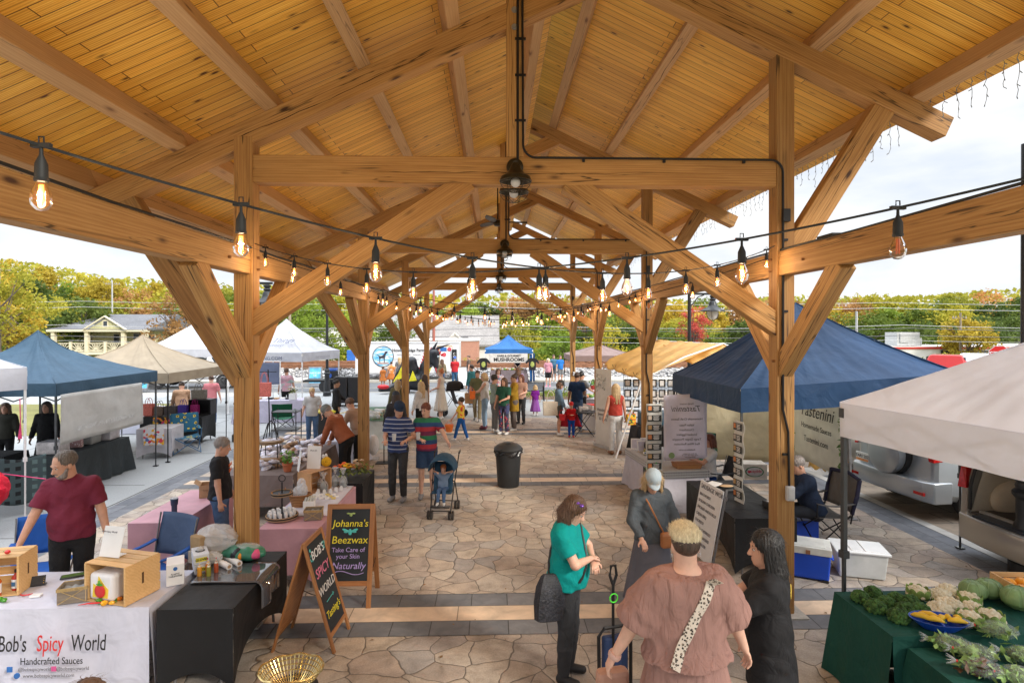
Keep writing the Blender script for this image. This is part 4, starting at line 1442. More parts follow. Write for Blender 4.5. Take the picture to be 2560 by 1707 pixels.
# ------------------------------------------------------------------ trees
def leafm(name,cols):
 m,n,l,b,out=_new(name)
 vec=coords(n,l,(1,1,1),rnd=True)
 t=noise(n,l,.55,3,.6,vec);t2=noise(n,l,6,2,.6,vec)
 f=mixc(n,l,t.outputs['Fac'],t2.outputs['Fac'],.5)
 oi=n.new("ShaderNodeObjectInfo")
 c=ramp(n,l,f,[(.32,cols[0]),(.5,cols[1]),(.68,cols[2])])
 c=mixc(n,l,c,ramp(n,l,oi.outputs['Random'],[(0,(.78,.82,.8)),(.5,(1,1,1)),(1,(1.22,1.12,.95))]),1,'MULTIPLY')
 l.new(c,b.inputs['Base Color']);b.inputs['Roughness'].default_value=.7;b.inputs['Specular IOR Level'].default_value=.2
 tr=n.new("ShaderNodeBsdfTranslucent");l.new(c,tr.inputs[0])
 mx=n.new("ShaderNodeMixShader");mx.inputs[0].default_value=.38
 l.new(b.outputs[0],mx.inputs[1]);l.new(tr.outputs[0],mx.inputs[2]);l.new(mx.outputs[0],out.inputs[0])
 return m
LEAF=dict(green=leafm("leaves_green",[(.06,.10,.016),(.13,.18,.028),(.23,.28,.05)]),dark=leafm("leaves_dark_green",[(.035,.065,.016),(.08,.12,.025),(.15,.19,.04)]),lime=leafm("leaves_lime",[(.13,.19,.03),(.23,.32,.04),(.36,.42,.07)]),olive=leafm("leaves_yellow_green",[(.17,.18,.022),(.33,.32,.04),(.50,.44,.06)]),gold=leafm("leaves_gold",[(.26,.19,.03),(.46,.34,.04),(.62,.46,.07)]),orange=leafm("leaves_orange",[(.22,.12,.04),(.42,.22,.08),(.55,.32,.13)]),red=leafm("leaves_red",[(.26,.05,.05),(.45,.09,.08),(.55,.18,.12)]))
BARK=M("bark",(.15,.12,.10),.95,0,.3,3,.6,12)
BARKL=M("pale_bark",(.38,.35,.30),.9,0,.25,3,.4,12)
def crown_mesh(seed,rx,rz,ncl,nleaf,s,shape='round',gap=.0):
 rg=random.Random(seed);mb=MB();cl=[]
 for i in range(ncl):
  while True:
   p=Vector((rg.uniform(-1,1),rg.uniform(-1,1),rg.uniform(-1,1)))
   if p.length<1:break
  p=p.normalized()*(p.length**.45)*rg.uniform(.55,1.0)
  if shape=='cone':f=1-.55*(p.z+1)/2
  elif shape=='tall':f=.8+.2*math.cos(p.z*2)
  else:f=1
  c=Vector((p.x*rx*f,p.y*rx*f,p.z*rz))
  r=rg.uniform(.16,.30)*rx
  cl.append(c)
  for j in range(nleaf):
   q=Vector((rg.gauss(0,1),rg.gauss(0,1),rg.gauss(0,.75)))
   q=q.normalized()*r*rg.uniform(.35,1.1)
   leafq(mb,c+q,s*rg.uniform(.6,1.3),rg,.62)
 return mb.mesh("crown_leaves",[LEAF['green']],smooth=False),cl
CROWNS=[crown_mesh(11,1,1.0,60,70,.055),crown_mesh(12,1,1.25,66,66,.055),crown_mesh(13,1,.85,60,70,.06),crown_mesh(14,1,1.4,66,64,.05,'cone'),crown_mesh(15,1,1.05,44,56,.05),crown_mesh(16,1,1.1,80,80,.042)]
TRUNKS=[]
for k,(cm,cl)in enumerate(CROWNS):
 mb=MB();rg=random.Random(k)
 mb.tube([(0,0,-1.9),(.02,.01,-1.1),(.0,.02,-.4),(.03,0,.5)],[.075,.06,.045,.015],7)
 for c in cl[:14]:
  z0=rg.uniform(-1.0,.1)
  mb.tube([(0,0,z0),(c.x*.5,c.y*.5,(z0+c.z)/2+.02),(c.x*.95,c.y*.95,c.z)],[.028,.016,.005],5)
 TRUNKS.append(mb.mesh("trunk_mesh",[BARK]))
TREES_N=[0]
def tree(label,kind,x,y,zb,top,r,var=0,group=None,name='tree',trunk=True,bark=None,cname='crown'):
 """base at zb, crown top at `top`, crown radius r"""
 t=thing(name,label,"tree",(x,y,zb),random.Random(TREES_N[0]).uniform(0,360),group)
 TREES_N[0]+=1
 cm,cl=CROWNS[var%len(CROWNS)]
 rz={0:1.0,1:1.25,2:.85,3:1.4,4:1.05,5:1.1}[var%6]*1.12
 H_=top-zb
 s=r
 ch=min(H_*.92,2*rz*s)
 c=bpy.data.objects.new(cname,cm);COL.objects.link(c);c.parent=t
 c.scale=(s,s,ch/(2*rz));c.location=(0,0,H_-ch/2)
 c.material_slots[0].link='OBJECT';c.material_slots[0].material=LEAF[kind]
 if trunk:
  k=bpy.data.objects.new('trunk',TRUNKS[var%6]);COL.objects.link(k);k.parent=t
  zc=H_-ch/2
  k.scale=(s,s,zc/1.9);k.location=(0,0,zc)
  if bark:k.material_slots[0].link='OBJECT';k.material_slots[0].material=bark
 return t
rg=random.Random(77)
TL={'green':'mid green leafy tree in the wood beyond the railway','dark':'dark green tree in the wood beyond the railway','olive':'yellow green tree in the wood beyond the railway','gold':'golden autumn tree in the wood beyond the railway','orange':'rusty orange autumn tree in the wood beyond the railway','lime':'light green tree in the wood beyond the railway'}
TG={k:k+' trees of the wood behind the railway' for k in TL}
def row(y,x0,x1,step,ztop,kinds,r,zb,jit=1.5):
 x=x0
 while x<x1:
  k=rg.choice(kinds)
  tp=(ztop(x)if callable(ztop)else ztop)+rg.uniform(-jit,jit)
  tree(TL[k],k,x+rg.uniform(-1,1),y+rg.uniform(-3,3),zb,tp,r*rg.uniform(.85,1.25),rg.randrange(6),TG[k])
  x+=step*rg.uniform(.8,1.2)
def prof_top(y):
 pts=[(-1280,640),(-980,690),(-720,700),(-300,725),(-40,728),(120,722),(520,742),(820,726),(1020,732),(1170,716),(1300,712)]
 def f(x):
  u=(x/y-.033)*1422
  v=float(np.interp(u,[p[0]for p in pts],[p[1]for p in pts]))
  return CAMH+(822.7-v)/1422*y
 return f
AUT=['olive','olive','green','gold','orange','dark','lime']
row(128,-140,140,8.5,prof_top(128),['olive','gold','orange','green','olive'],6.0,-2,1.0)
row(106,-112,118,7.0,lambda x:prof_top(106)(x)-.9,AUT,5.2,-2.6,1.2)
row(88,-92,-28,6.5,lambda x:prof_top(88)(x)-2.2,AUT,4.6,-3.2,1.0)
row(88,-28,100,6.0,lambda x:prof_top(88)(x)-2.0,['green','dark','olive','green','lime','dark'],4.6,-3.2,1.1)
row(73,16,80,5.5,lambda x:prof_top(73)(x)-3.0,['green','dark','green','dark','olive'],3.8,-3.4,.8)
row(76,-80,-50,6,lambda x:prof_top(76)(x)-3,['green','dark','olive'],3.8,-3.4,.8)
row(74,-22,14,6,2.6,['green','dark','lime'],3.0,-3.4,.6)
tree("tall thin orange and green tree at the left edge beyond the road",'olive',-35.0,41.5,-.3,8.6,3.0,4)
tree("tall golden tree standing behind the thin tree at the left edge",'gold',-41.0,49.5,-.8,8.0,3.3,4)
tree("broad yellow green tree to the left of the two storey house",'olive',-63.0,84,-3.4,9.0,6.2,5)
tree("dark green round tree beside the yellow green one left of the house",'green',-57.5,68,-3.4,4.6,4.2,5)
tree("small yellow green tree rising behind the house roof",'olive',-40.0,84,-3.2,7.4,4.0,2)
tree("orange tinted thin tree in front of the right end of the house",'orange',-28.0,51,-.6,7.0,2.9,4)
tree("light green tree behind the orange tinted tree",'olive',-27.0,55,-2,5.4,2.6,4)
tree("bright lime tree behind the white baking canopy",'lime',-18.4,54,-2,7.4,3.4,5)
tree("green tree right of the lime tree behind the left posts",'lime',-14.2,57,-2.4,6.2,3.2,5)
tree("dark green tree behind the trailer",'green',-11.0,64,-3,5.6,3.0,1)
tree("bright green tree right of the blue mushroom canopy",'lime',7.2,60,-3.2,3.3,2.9,0)
tree("pale bare tree behind the blue mushroom canopy",'olive',3.2,66,-3.4,5.0,2.8,4,bark=BARKL)
tree("red autumn tree behind the yellow tarp",'red',17.8,50,-.8,5.6,1.7,4)
tree("green tree beside the red autumn tree",'green',20.0,54,-1.5,4.0,2.2,0)
tree("golden tree at the right before the dark wood",'gold',51.5,60,-3.2,5.2,2.9,0)
tree("yellow green tree low behind the brown canopy",'olive',12.2,62,-3.2,4.4,3.0,4)
mb=MB()
for i in range(9000):
 x=rg.uniform(-210,210);y=rg.uniform(138,165)
 zt=prof_top(140)(x)-rg.uniform(0,9)*rg.random()+math.sin(x*.2)*.5
 leafq(mb,(x,y,zt-1.0),rg.uniform(.5,.9),rg,.7)
tag(mb.build("far_woodland",LEAF['olive'],smooth=False),"mass of distant autumn woodland on the hill","woodland",kind="stuff")
def bushes(x0,x1,y0,y1,z,hgt,n,mats,s,label):
 mb=MB()
 for i in range(n):
  x=rg.uniform(x0,x1);y=rg.uniform(y0,y1)
  mb.mi=int((math.sin(x*1.7)+math.sin(x*.53+y))>0)
  hh=hgt*(.55+.45*math.sin(x*1.1+y)*math.sin(x*.37))
  leafq(mb,(x,y,z+rg.uniform(0,1)**.7*max(.2,hh)),s*rg.uniform(.6,1.3),rg,.6)
 return tag(mb.build("undergrowth",mats,smooth=False),label,"bushes",kind="stuff")
bushes(-60,70,50.5,56,-.9,1.9,15000,[LEAF['green'],LEAF['olive']],.16,"tangled green undergrowth behind the railway")
bushes(-1.0,5.0,26.2,28.3,0,.42,2600,[LEAF['lime'],LEAF['green']],.045,"low green plants in the bed around the bench")
# ------------------------------------------------------------------ poles and wires
WOODP=M("pole_wood",(.30,.25,.19),.9,0,.2,3)
GLV=M("galvanised",(.48,.49,.5),.5,.4,.1)
def upole(label,x,y,zb,zt,arm=1.6,mat=None,light=False):
 t=thing("utility_pole",label,"pole",(x,y,zb),0)
 mb=MB();mb.cyl((0,0,0),(0,0,zt-zb),.15,.10,10);mb.build('shaft',mat or WOODP,t)
 if arm:
  mb=MB();mb.box((0,.12,zt-zb-.6),(arm,.1,.12));mb.build('crossarm',WOODP,t,smooth=False)
  for s in(-.9,-.5,.5,.9):
   m2=MB();m2.cyl((s*arm/2,.12,zt-zb-.54),(s*arm/2,.12,zt-zb-.38),.04);m2.build('insulator',GLV,t)
 if light:
  mb=MB();mb.tube([(0,0,zt-zb-.2),(.5,0,zt-zb+.1),(1.1,0,zt-zb+.12)],.04);mb.build('arm',GLV,t)
  mb=MB();mb.ball((1.3,0,zt-zb+.1),(.35,.15,.09));mb.build('lamp_head',GLV,t)
 return t
upole("brown utility pole with a crossarm at the left edge",-40.9,48.5,-.3,8.7,2.0)
upole("pale utility pole behind the house roof",-57.6,88,-3.4,10.6,2.2,GLV)
upole("pale utility pole behind the white baking canopy",-18.0,51,-.6,7.2,0)
upole("street light pole behind the brown canopy",15.3,53,-.8,5.4,0,GLV,True)
upole("short pale pole above the blue canopy on the right",36.5,56,-2,5.0,0,GLV)
upole("utility pole with a transformer before the white store",50.6,60,-2.5,5.0,1.6)
upole("slender steel pole beside the brick building",-5.2,50,-.3,6.6,0,M("red_steel",(.35,.12,.09),.6))
WIRE=M("wire",(.10,.10,.11),.5,0,0)
WIREL=M("wire_light",(.45,.46,.47),.5,0,0)
for k,(y,z,zz,r,m_,lb)in enumerate(((53,5.75,.25,.018,WIREL,"pale upper power line crossing above the wood"),(53.5,5.25,.3,.022,WIREL,"pale second power line below the upper one"),(51,3.6,.35,.020,WIREL,"pale power line at canopy height"),(50,2.65,.25,.026,WIRE,"dark thick cable crossing behind the trailer"),(52,2.2,.3,.016,WIREL,"lowest pale wire above the railway"),(50,3.3,.3,.024,WIRE,"dark cable crossing in front of the house"))):
 mb=MB();pts=[]
 for i in range(0,97):
  x=-75+150*i/96;s=((x+75)%37.5)/37.5
  pts.append((x,y,z-zz*4*s*(1-s)))
 mb.tube(pts,r,5)
 tag(mb.build("power_line",m_),lb,"cable")
# ------------------------------------------------------------------ buildings beyond the railway
def brickm(name,c1,c2,mort,bw=.22,bh=.075):
 m,n,l,b,out=_new(name)
 tc=n.new("ShaderNodeTexCoord");sp=n.new("ShaderNodeSeparateXYZ");l.new(tc.outputs['Object'],sp.inputs[0])
 cb=n.new("ShaderNodeCombineXYZ");l.new(math_(n,l,'ADD',sp.outputs[0],sp.outputs[1]),cb.inputs[0]);l.new(sp.outputs[2],cb.inputs[1])
 br=n.new("ShaderNodeTexBrick");l.new(cb.outputs[0],br.inputs['Vector']);br.inputs['Scale'].default_value=1
 br.inputs['Brick Width'].default_value=bw;br.inputs['Row Height'].default_value=bh;br.inputs['Mortar Size'].default_value=.01
 br.inputs['Color1'].default_value=c4(c1);br.inputs['Color2'].default_value=c4(c2);br.inputs['Mortar'].default_value=c4(mort)
 l.new(br.outputs['Color'],b.inputs['Base Color']);b.inputs['Roughness'].default_value=.85
 return m
BRICK=brickm("red_brick",(.42,.15,.09),(.50,.20,.12),(.45,.35,.3))
SIDING=tiles("siding_cream",30,.14,(.50,.48,.28),(.53,.51,.30),(.30,.28,.16),.008,0,2)
SHING=speck("grey_shingle",(.20,.19,.185),(.29,.275,.265),6,.9,.15)
SHINGD=speck("dark_shingle",(.10,.105,.12),(.16,.165,.18),6,.9,.15)
WPAINT=M("white_paint",(.74,.73,.70),.6,0,.04,1)
CREAM=M("cream_paint",(.70,.64,.48),.6,0,.04,1)
WINB=M("window_glass",(.05,.06,.075),.08,0,.2,2)
t=thing("brick_building","small red brick building with brown panelled front behind the trailer","building",(-5.6,60,-3.3))
mb=MB();mb.box((0,3,2.65),(8.0,6,5.3));mb.build('wall',BRICK,t,smooth=False)
mb=MB();mb.box((0,3,5.36),(8.2,6.2,.14));mb.build('roof',WPAINT,t,smooth=False)
mb=MB();mb.box((-2.2,-.06,3.95),(3.4,.1,2.1));
for i in range(15):mb.box((-3.8+i*.23,-.13,3.95),(.05,.06,2.1))
mb.build('metal_panel',M("brown_metal",(.24,.21,.16),.6),t,smooth=False)
mb=MB();mb.box((-1.6,-.05,1.5),(2.2,.08,2.2));mb.build('door',M("brown_door",(.35,.18,.06),.6),t,smooth=False)
t=thing("white_building","white building with two front gables and a grey roof behind the brick one","building",(-8.2,72,-3.4))
mb=MB();mb.box((0,4,2.2),(17.5,8,4.4));mb.build('wall',WPAINT,t,smooth=False)
mb=MB();mb.prism([(-.5,0),(8.5,0),(8.5,.25),(4,4.05),(-.5,.25)],(-9,0,4.4),(0,1,0),(0,0,1),18);mb.build('roof',SHING,t,smooth=False)
for x,w_,h_ in((-6.3,6.4,3.2),(3.4,3.8,1.7)):
 g=MB();g.prism([(-w_/2,0),(w_/2,0),(0,h_)],(x,-.3,4.3),(1,0,0),(0,0,1),-4);go=g.build('gable',WPAINT,t,smooth=False)
 for s in(-1,1):
  g=MB();g.beam((x+s*(w_/2+.2),-.35,4.2),(x,-.35,4.42+h_),.14,.2);g.build('fascia',WPAINT,go,smooth=False)
g=MB();g.box((4.3,1,5.3),(1.4,1,.8));g.build('vent_unit',GREYTUBE,t,smooth=False)
t=thing("white_building","low white gabled building half hidden behind the left posts","building",(-20.0,74,-3.4))
mb=MB();mb.box((0,4,2.2),(9,8,4.4));mb.build('wall',WPAINT,t,smooth=False)
mb=MB();mb.prism([(-4.8,0),(4.8,0),(0,2.9)],(0,-.2,4.4),(1,0,0),(0,0,1),-8);mb.build('roof',SHING,t,smooth=False)
mb=MB();mb.prism([(-4.3,0),(4.3,0),(0,2.6)],(0,-.3,4.4),(1,0,0),(0,0,1),-.1);mb.build('gable',WPAINT,t,smooth=False)
t=thing("store_building","long low white store with a red band and roof units on the right","building",(51,62,-3.0))
mb=MB();mb.box((0,6,2.15),(34,12,4.3));mb.build('wall',WPAINT,t,smooth=False)
mb=MB();mb.box((0,-.05,4.1),(34.1,.1,.22));mb.build('red_trim',M("red_paint",(.50,.04,.03),.5),t,smooth=False)
mb=MB();mb.box((5.5,-.06,3.2),(13,.1,1.3));mb.build('dark_awning',M("dark_awning",(.05,.05,.05),.6),t,smooth=False)
for x,lb in((-4.3,None),(-12,None)):
 mb=MB();mb.box((x,1.5,5.1),(2.6,2,1.5));mb.box((x-.5,.46,5.2),(1.0,.1,1.0));mb.cyl((x+1.7,1.5,4.3),(x+1.7,1.5,5.2),.5);mb.build('roof_unit',GLV,t,smooth=False)
t=thing("metal_shed","low grey metal roofed shed between the yellow tarp and the blue canopy","building",(21.5,52,-2.0))
mb=MB();mb.box((0,2,1.7),(6,4,3.4));mb.build('wall',WPAINT,t,smooth=False)
mb=MB();mb.prism([(-3.2,0),(3.2,0),(3.2,.2),(-3.2,.5)],(0,-.3,3.4),(1,0,0),(0,0,1),-4.6);mb.build('roof',GLV,t,smooth=False)
box_obj("blue_tarp_bin","blue covered bin beyond the railway behind the left posts","bin",(-12.6,52.0,-.2),10,(1.2,1.0,1.5),M("blue_tarp",(.03,.14,.5),.6))
t=thing("porch_house","two storey pale green house with white verandahs and a dark roof","house",(-47.4,71,-3.0));t.scale=(.74,1,1)
z2=3.45;ze=6.15
mb=MB();mb.box((0,6.5,3.05),(12.8,9,6.1));mb.build('wall',SIDING,t,smooth=False)
mb=MB()
x0,x1,y0,y1=-8.0,8.0,-1.2,12
zr=8.15
vs=[(x0,y0,ze),(x1,y0,ze),(x1,y1,ze),(x0,y1,ze),(-4.1,5.4,zr),(8.0,5.4,zr)]
mb.add(vs,[(0,1,5,4),(1,2,5),(2,3,4,5),(3,0,4),(3,2,1,0)])
rf=mb.build('roof',SHINGD,t,smooth=False)
mb=MB();mb.box((0,y0-.04,ze-.12),(16.1,.12,.26));mb.box((x0,5.4,ze-.12),(.12,13.2,.26));mb.build('gutter',CREAM,rf,smooth=False)
g=MB();g.prism([(-3.0,0),(3.0,0),(0,1.45)],(1.4,y0-.1,ze),(1,0,0),(0,0,1),-5.5);go=g.build('gable',SHINGD,t,smooth=False)
g=MB();g.prism([(-2.75,0.05),(2.75,0.05),(0,1.3)],(1.4,y0-.16,ze),(1,0,0),(0,0,1),-.1);g.build('gable_front',SIDING,go,smooth=False)
for s in(-1,1):
 g=MB();g.beam((1.4+s*3.4,y0-.3,ze-.02),(1.4,y0-.3,ze+1.6),.24,.14);g.build('bargeboard',CREAM,go,smooth=False)
g=MB();g.box((1.4,y0-.14,ze+.7),(.9,.1,.9));w_=g.build('window',CREAM,go,smooth=False)
g=MB();g.box((1.4,y0-.2,ze+.7),(.55,.06,.6));g.build('pane',WINB,w_,smooth=False)
mb=MB();mb.box((0,.55,z2-.15),(15.6,3.3,.3));mb.build('balcony_floor',CREAM,t,smooth=False)
for x in(-7.2,-1.9,3.9,7.4):
 for(za_,zb_)in((0,z2-.3),(z2,ze-.1)):
  g=MB();g.box((x,-.9,(za_+zb_)/2),(.5,.5,zb_-za_));g.box((x,-.9,zb_-.12),(.7,.7,.18));g.build('porch_column',CREAM,t,smooth=False)
for xa,xb in((-6.9,-4.8),(-4.2,-2.2),(-1.6,.7),(1.3,3.6),(4.2,7.1)):
 g=MB();g.box(((xa+xb)/2,-.95,z2+1.05),(xb-xa,.12,.1));g.box(((xa+xb)/2,-.95,z2+.12),(xb-xa,.12,.1))
 cx=(xa+xb)/2;hw=(xb-xa)/2
 for k in range(9):
  a=math.pi*(k+.5)/9
  L=min(hw/max(.01,abs(math.cos(a))),.9/math.sin(a))
  g.beam((cx,-.95,z2+.15),(cx+L*math.cos(a),-.95,z2+.15+L*math.sin(a)),.05,.09)
 g.build('balustrade',CREAM,t,smooth=False)
for x in(-4.5,1.0):
 g=MB();g.box((x,-.95,z2+.6),(.4,.2,1.25));g.build('baluster_post',CREAM,t,smooth=False)
for x,w1,h1 in((-4.3,.9,1.7),(.3,.9,1.9),(4.1,1.9,2.1),(6.2,.8,1.8)):
 g=MB();g.box((x,1.95,z2+1.15),(w1+.25,.1,h1+.25));w_=g.build('window',CREAM,t,smooth=False)
 g=MB();g.box((x,1.87,z2+1.15),(w1,.06,h1));g.build('pane',WINB,w_,smooth=False)
 g=MB();g.box((x,1.95,1.6),(w1+.25,.1,h1+.25));w_=g.build('window',CREAM,t,smooth=False)
 g=MB();g.box((x,1.87,1.6),(w1,.06,h1));g.build('pane',WINB,w_,smooth=False)
t=thing("stop_sign","red octagonal stop sign reading STOP at the far right","road sign",(22.9,25,0),-40)
mb=MB();mb.cyl((0,.03,0),(0,.03,2.5),.035);mb.build('post',GLV,t)
oc=lambda r:[(r*math.cos(R(22.5+45*k)),r*math.sin(R(22.5+45*k)))for k in range(8)]
mb=MB();mb.prism(oc(.41),(0,0,2.08),(1,0,0),(0,0,1),.012);mb.build('sign_border',WHITEP,t,smooth=False)
mb=MB();mb.prism(oc(.385),(0,-.004,2.08),(1,0,0),(0,0,1),.012);mb.build('sign_plate',M("sign_red",(.62,.02,.02),.4,0,0),t,smooth=False)
text("STOP",.30,WHITEP,t,(0,-.02,2.08),planerot((1,0,0),(0,0,1)),'lettering',bold=.004)
def lamp_post(label,x,y,h,rz,armed=True,base=True):
 t=thing("street_lamp",label,"street lamp",(x,y,0),rz)
 m=M("lamp_black",(.035,.037,.04),.35,.5,.05)
 mb=MB();mb.lathe([(.19,0),(.19,.18),(.15,.22),(.15,.62),(.11,.72),(.11,1.0),(.12,1.02),(.15,1.06),(.15,1.1),(.11,1.14),(.12,1.18),(.105,1.22),(.12,1.25),(.085,1.3)],20);mb.build('base',m,t)
 mb=MB();mb.cyl((0,0,1.28),(0,0,h),.068,.055,16);mb.build('shaft',m,t)
 if armed:
  mb=MB();mb.beam((-.05,0,h-.02),(.95,0,h-.02),.05,.07);mb.tube([(.0,0,h-.5),(.3,0,h-.12),(.5,0,h-.06)],.02);mb.build('arm',m,t,smooth=False)
  mb=MB();z=h-.05
  mb.lathe([(.03,z),(.10,z-.03),(.10,z-.08),(.07,z-.1),(.11,z-.15),(.08,z-.2),(.12,z-.25),(.13,z-.33),(.18,z-.42),(.40,z-.53),(.41,z-.56),(.2,z-.5),(0,z-.45)],22,(.8,0,0));mb.build('lamp_shade',m,t)
  mb=MB();mb.lathe([(.17,z-.52),(.19,z-.62),(.15,z-.76),(.05,z-.84),(0,z-.85)],16,(.8,0,0));mb.build('glass_globe',M("milk_glass",(.75,.77,.8),.2,0,0,alpha=.7),t)
  mb=MB()
  for k in range(6):
   a=k*math.pi/3
   mb.tube([(.8+r*math.cos(a),r*math.sin(a),z-zz)for r,zz in((.21,.52),(.22,.64),(.17,.79),(.06,.87),(0,.88))],.008,5)
  mb.build('lamp_cage',m,t)
 return t
lamp_post("black street lamp behind the yellow tarp on the right",6.62,19.0,4.42,0)
lamp_post("black street lamp behind the white baking canopy on the left",-8.0,27.7,5.6,180)
lamp_post("near black lamp post at the right edge beside the open van",6.92,7.16,5.6,0)
lamp_post("black street lamp seen just right of the near left post",-7.3,16.6,4.55,0)
# ------------------------------------------------------------------ canopies
NAVY=cloth("canopy_navy",(.018,.055,.135),.55,.12,.5,3)
SLATEB=cloth("canopy_slate_blue",(.045,.092,.145),.6,.15,.5,3)
TANC=cloth("canopy_tan",(.40,.335,.25),.75,.3,.4,3)
WHITEC=cloth("canopy_white",(.60,.61,.66),.7,.35,.4,3)
LILACW=cloth("canopy_grey_white",(.80,.83,.93),.7,.3,.25,3,.02)
BLUEC=cloth("canopy_blue",(.03,.14,.38),.6,.2,.4,3)
MAUVE=cloth("canopy_mauve",(.32,.235,.22),.75,.3,.4,3)
DGREY=M("dark_grey_tube",(.07,.075,.08),.45,.4)
canopy("pop_up_canopy","slate blue canopy on the left with a vent flap and a white banner",(-9.42,12.1),3.05,3.1,0,2.22,3.02,SLATEB,DGREY,.23,vent=.16,sag=.45,seed=2)
canopy("pop_up_canopy","tan canopy behind the slate blue one",(-9.35,15.5),3.05,3.05,0,2.14,2.98,TANC,BLACKM,.24,sag=.35,seed=3,vent=.08)
canopy("pop_up_canopy","white canopy cut off by the left edge with a pink cord on its pole",(-9.56,9.65),3.0,2.2,-36,2.57,3.3,WHITEC,WHITETUBE,.36,sag=.3,seed=4)
t=canopy("pop_up_canopy","large white canopy printed with a baking company name and web address",(-8.27,23.07),3.05,3.0,-11,2.33,3.62,WHITEC,WHITETUBE,.34,sag=.55,seed=5,lr=.026)
text("CRAFTBAKING.COM",.19,M("ink_blue_grey",(.10,.12,.19),.7,0,0),t,(-.15,-1.53,2.12),planerot((1,0,0),(0,0,1)),sx=1.0)
text("CRAFTBAKING.COM",.13,M("ink_faint",(.45,.45,.50),.7,0,0),t,(1.55,0,2.12),planerot((0,1,0),(0,0,1)))
text("Sweet Things",.34,M("ink_blue_grey",(.1,.12,.19)),t,(.0,-1.02,2.78),planerot((1,0,0),(0,.75,.62)),shear=.4)
text("BAKING COMPANY",.13,M("ink_blue_grey",(.1,.12,.19)),t,(.0,-1.19,2.58),planerot((1,0,0),(0,.75,.62)))
canopy("pop_up_canopy","second white canopy joined to the left of the baking canopy",(-11.6,23.4),3.4,3.0,-4,2.45,3.8,WHITEC,WHITETUBE,.3,sag=.5,seed=6)
MUSH=canopy("pop_up_canopy","bright blue canopy over the mushroom stall across the road",(.95,35.55),2.9,2.6,0,2.0,2.85,BLUEC,WHITETUBE,.26,sag=.6,seed=7,lr=.03)
canopy("pop_up_canopy","mauve brown canopy beyond the right hand posts",(5.0,26.6),3.0,3.0,0,2.02,2.5,MAUVE,BLACKM,.24,sag=.2,seed=8)
canopy("pop_up_canopy","navy blue canopy on the right behind the near post",(5.22,9.65),3.3,3.1,0,2.34,3.66,NAVY,DGREY,.34,sag=.22,seed=9,wrk=.04,val_sag=.02,zc=(2.34,2.56,2.5,2.32))
canopy("pop_up_canopy","greyish white canopy cut off by the right edge over the vegetable tables",(5.075,4.09),3.05,3.05,9,2.5,3.5,LILACW,DGREY,.32,sag=.12,seed=10,lr=.028,wrk=.03,legs=(3,))
t=thing("tent_pole","thin steel pole with a foot plate behind the near canopy leg at right","pole",(6.06,9.42,0))
mb=MB();mb.beam((0,0,0),(-.04,0,1.15),.03,.03);mb.beam((-.04,0,1.0),(-.07,0,2.2),.042,.042);mb.box((-.035,0,1.0),(.06,.06,.09));mb.box((0,0,.008),(.14,.12,.016));mb.build('shaft',GREYTUBE,t,smooth=False)
mb=MB();mb.tube([(-.04,0,1.55),(.25,-.3,1.64),(.6,-.6,1.72)],.010,5);mb.build('pink_cord',M("pink_cord",(.72,.06,.20),.7),t)
YEL=cloth("yellow_tarp",(.88,.64,.27),.4,.6,.5,3)
t=thing("tarp_shelter","crumpled yellow tarp shelter on white pipes","shelter",(4.8,15.5,0))
A_,B_,C_,D_=Vector((-1.65,.75,2.25)),Vector((-1.05,-1.5,2.0)),Vector((.15,1.7,2.87)),Vector((1.75,.5,2.78))
def ytarp(u,v):
 p=(A_*(1-u)+B_*u)*(1-v)+(C_*(1-u)+(D_)*u)*v
 w_=.014*math.sin(u*19+2*math.sin(v*4))+.010*math.sin((u*1.0+v*.3)*31)+.005*math.sin(u*57+v*9)
 edge=max(0,1-v/.12)
 return(p.x+.03*math.sin(u*30)*edge,p.y,p.z+w_-.10*edge+.03*math.sin(u*25)*edge+.01*math.sin(math.pi*v))
mb=MB();mb.grid(ytarp,50,40);mb.build('tarp',YEL,t,solid=.004,ang=80)
mb=MB();mb.grid(lambda u,v:(.15+1.6*u+.5*v,1.7-1.2*u-2.9*v,2.87-.1*u-.75*v+.03*math.sin(u*20+v*9)-.06*math.sin(math.pi*v)),20,20);mb.build('tarp',YEL,t,solid=.004,ang=80)
for pts in([(-1.62,.75,2.2),(-1.66,1.2,1.2),(-1.6,1.9,.12),(-1.5,1.95,.03),(-1.3,1.9,.02)],[(-1.1,-1.5,2.0),(-1.78,-1.55,0.02)],[(-1.05,-1.5,1.98),(.3,-.4,2.45),(1.75,.5,2.8)],[(.15,1.7,2.85),(1.75,.5,2.78)],[(1.75,.5,2.8),(2.2,-2.4,2.0)],[(2.2,-2.4,2.0),(2.3,-2.4,0)],[(1.75,1.4,2.7),(1.8,1.5,0)]):
 mb=MB();mb.tube(pts,.022,10);mb.build('pipe',WHITETUBE,t)
for u in(.3,.55,.8):
 mb=MB();p=A_*(1-u)+B_*u;mb.tube([(p.x-.05,p.y,p.z+.06),(p.x,p.y,p.z-.06),(p.x+.05,p.y-.02,p.z+.05)],.006,5);mb.build('tie',BLACKM,t)
CREAMT=cloth("cream_tarp",(.62,.56,.40),.35,.45,.8,2.5)
t,L=banner("tarp_wall","cream plastic sheet wall behind the seated woman",(4.3,13.0),(7.2,12.7),1.95,1.75,CREAMT,.09,cat="tarp")
mb=MB();mb.grid(lambda u,v:(1.35+.25*v*u+.05*math.sin(v*9),-.1-.3*u,1.6-1.5*v+.04*math.sin(u*11)),8,16);mb.build('yellow_edge',YEL,t,solid=.004)
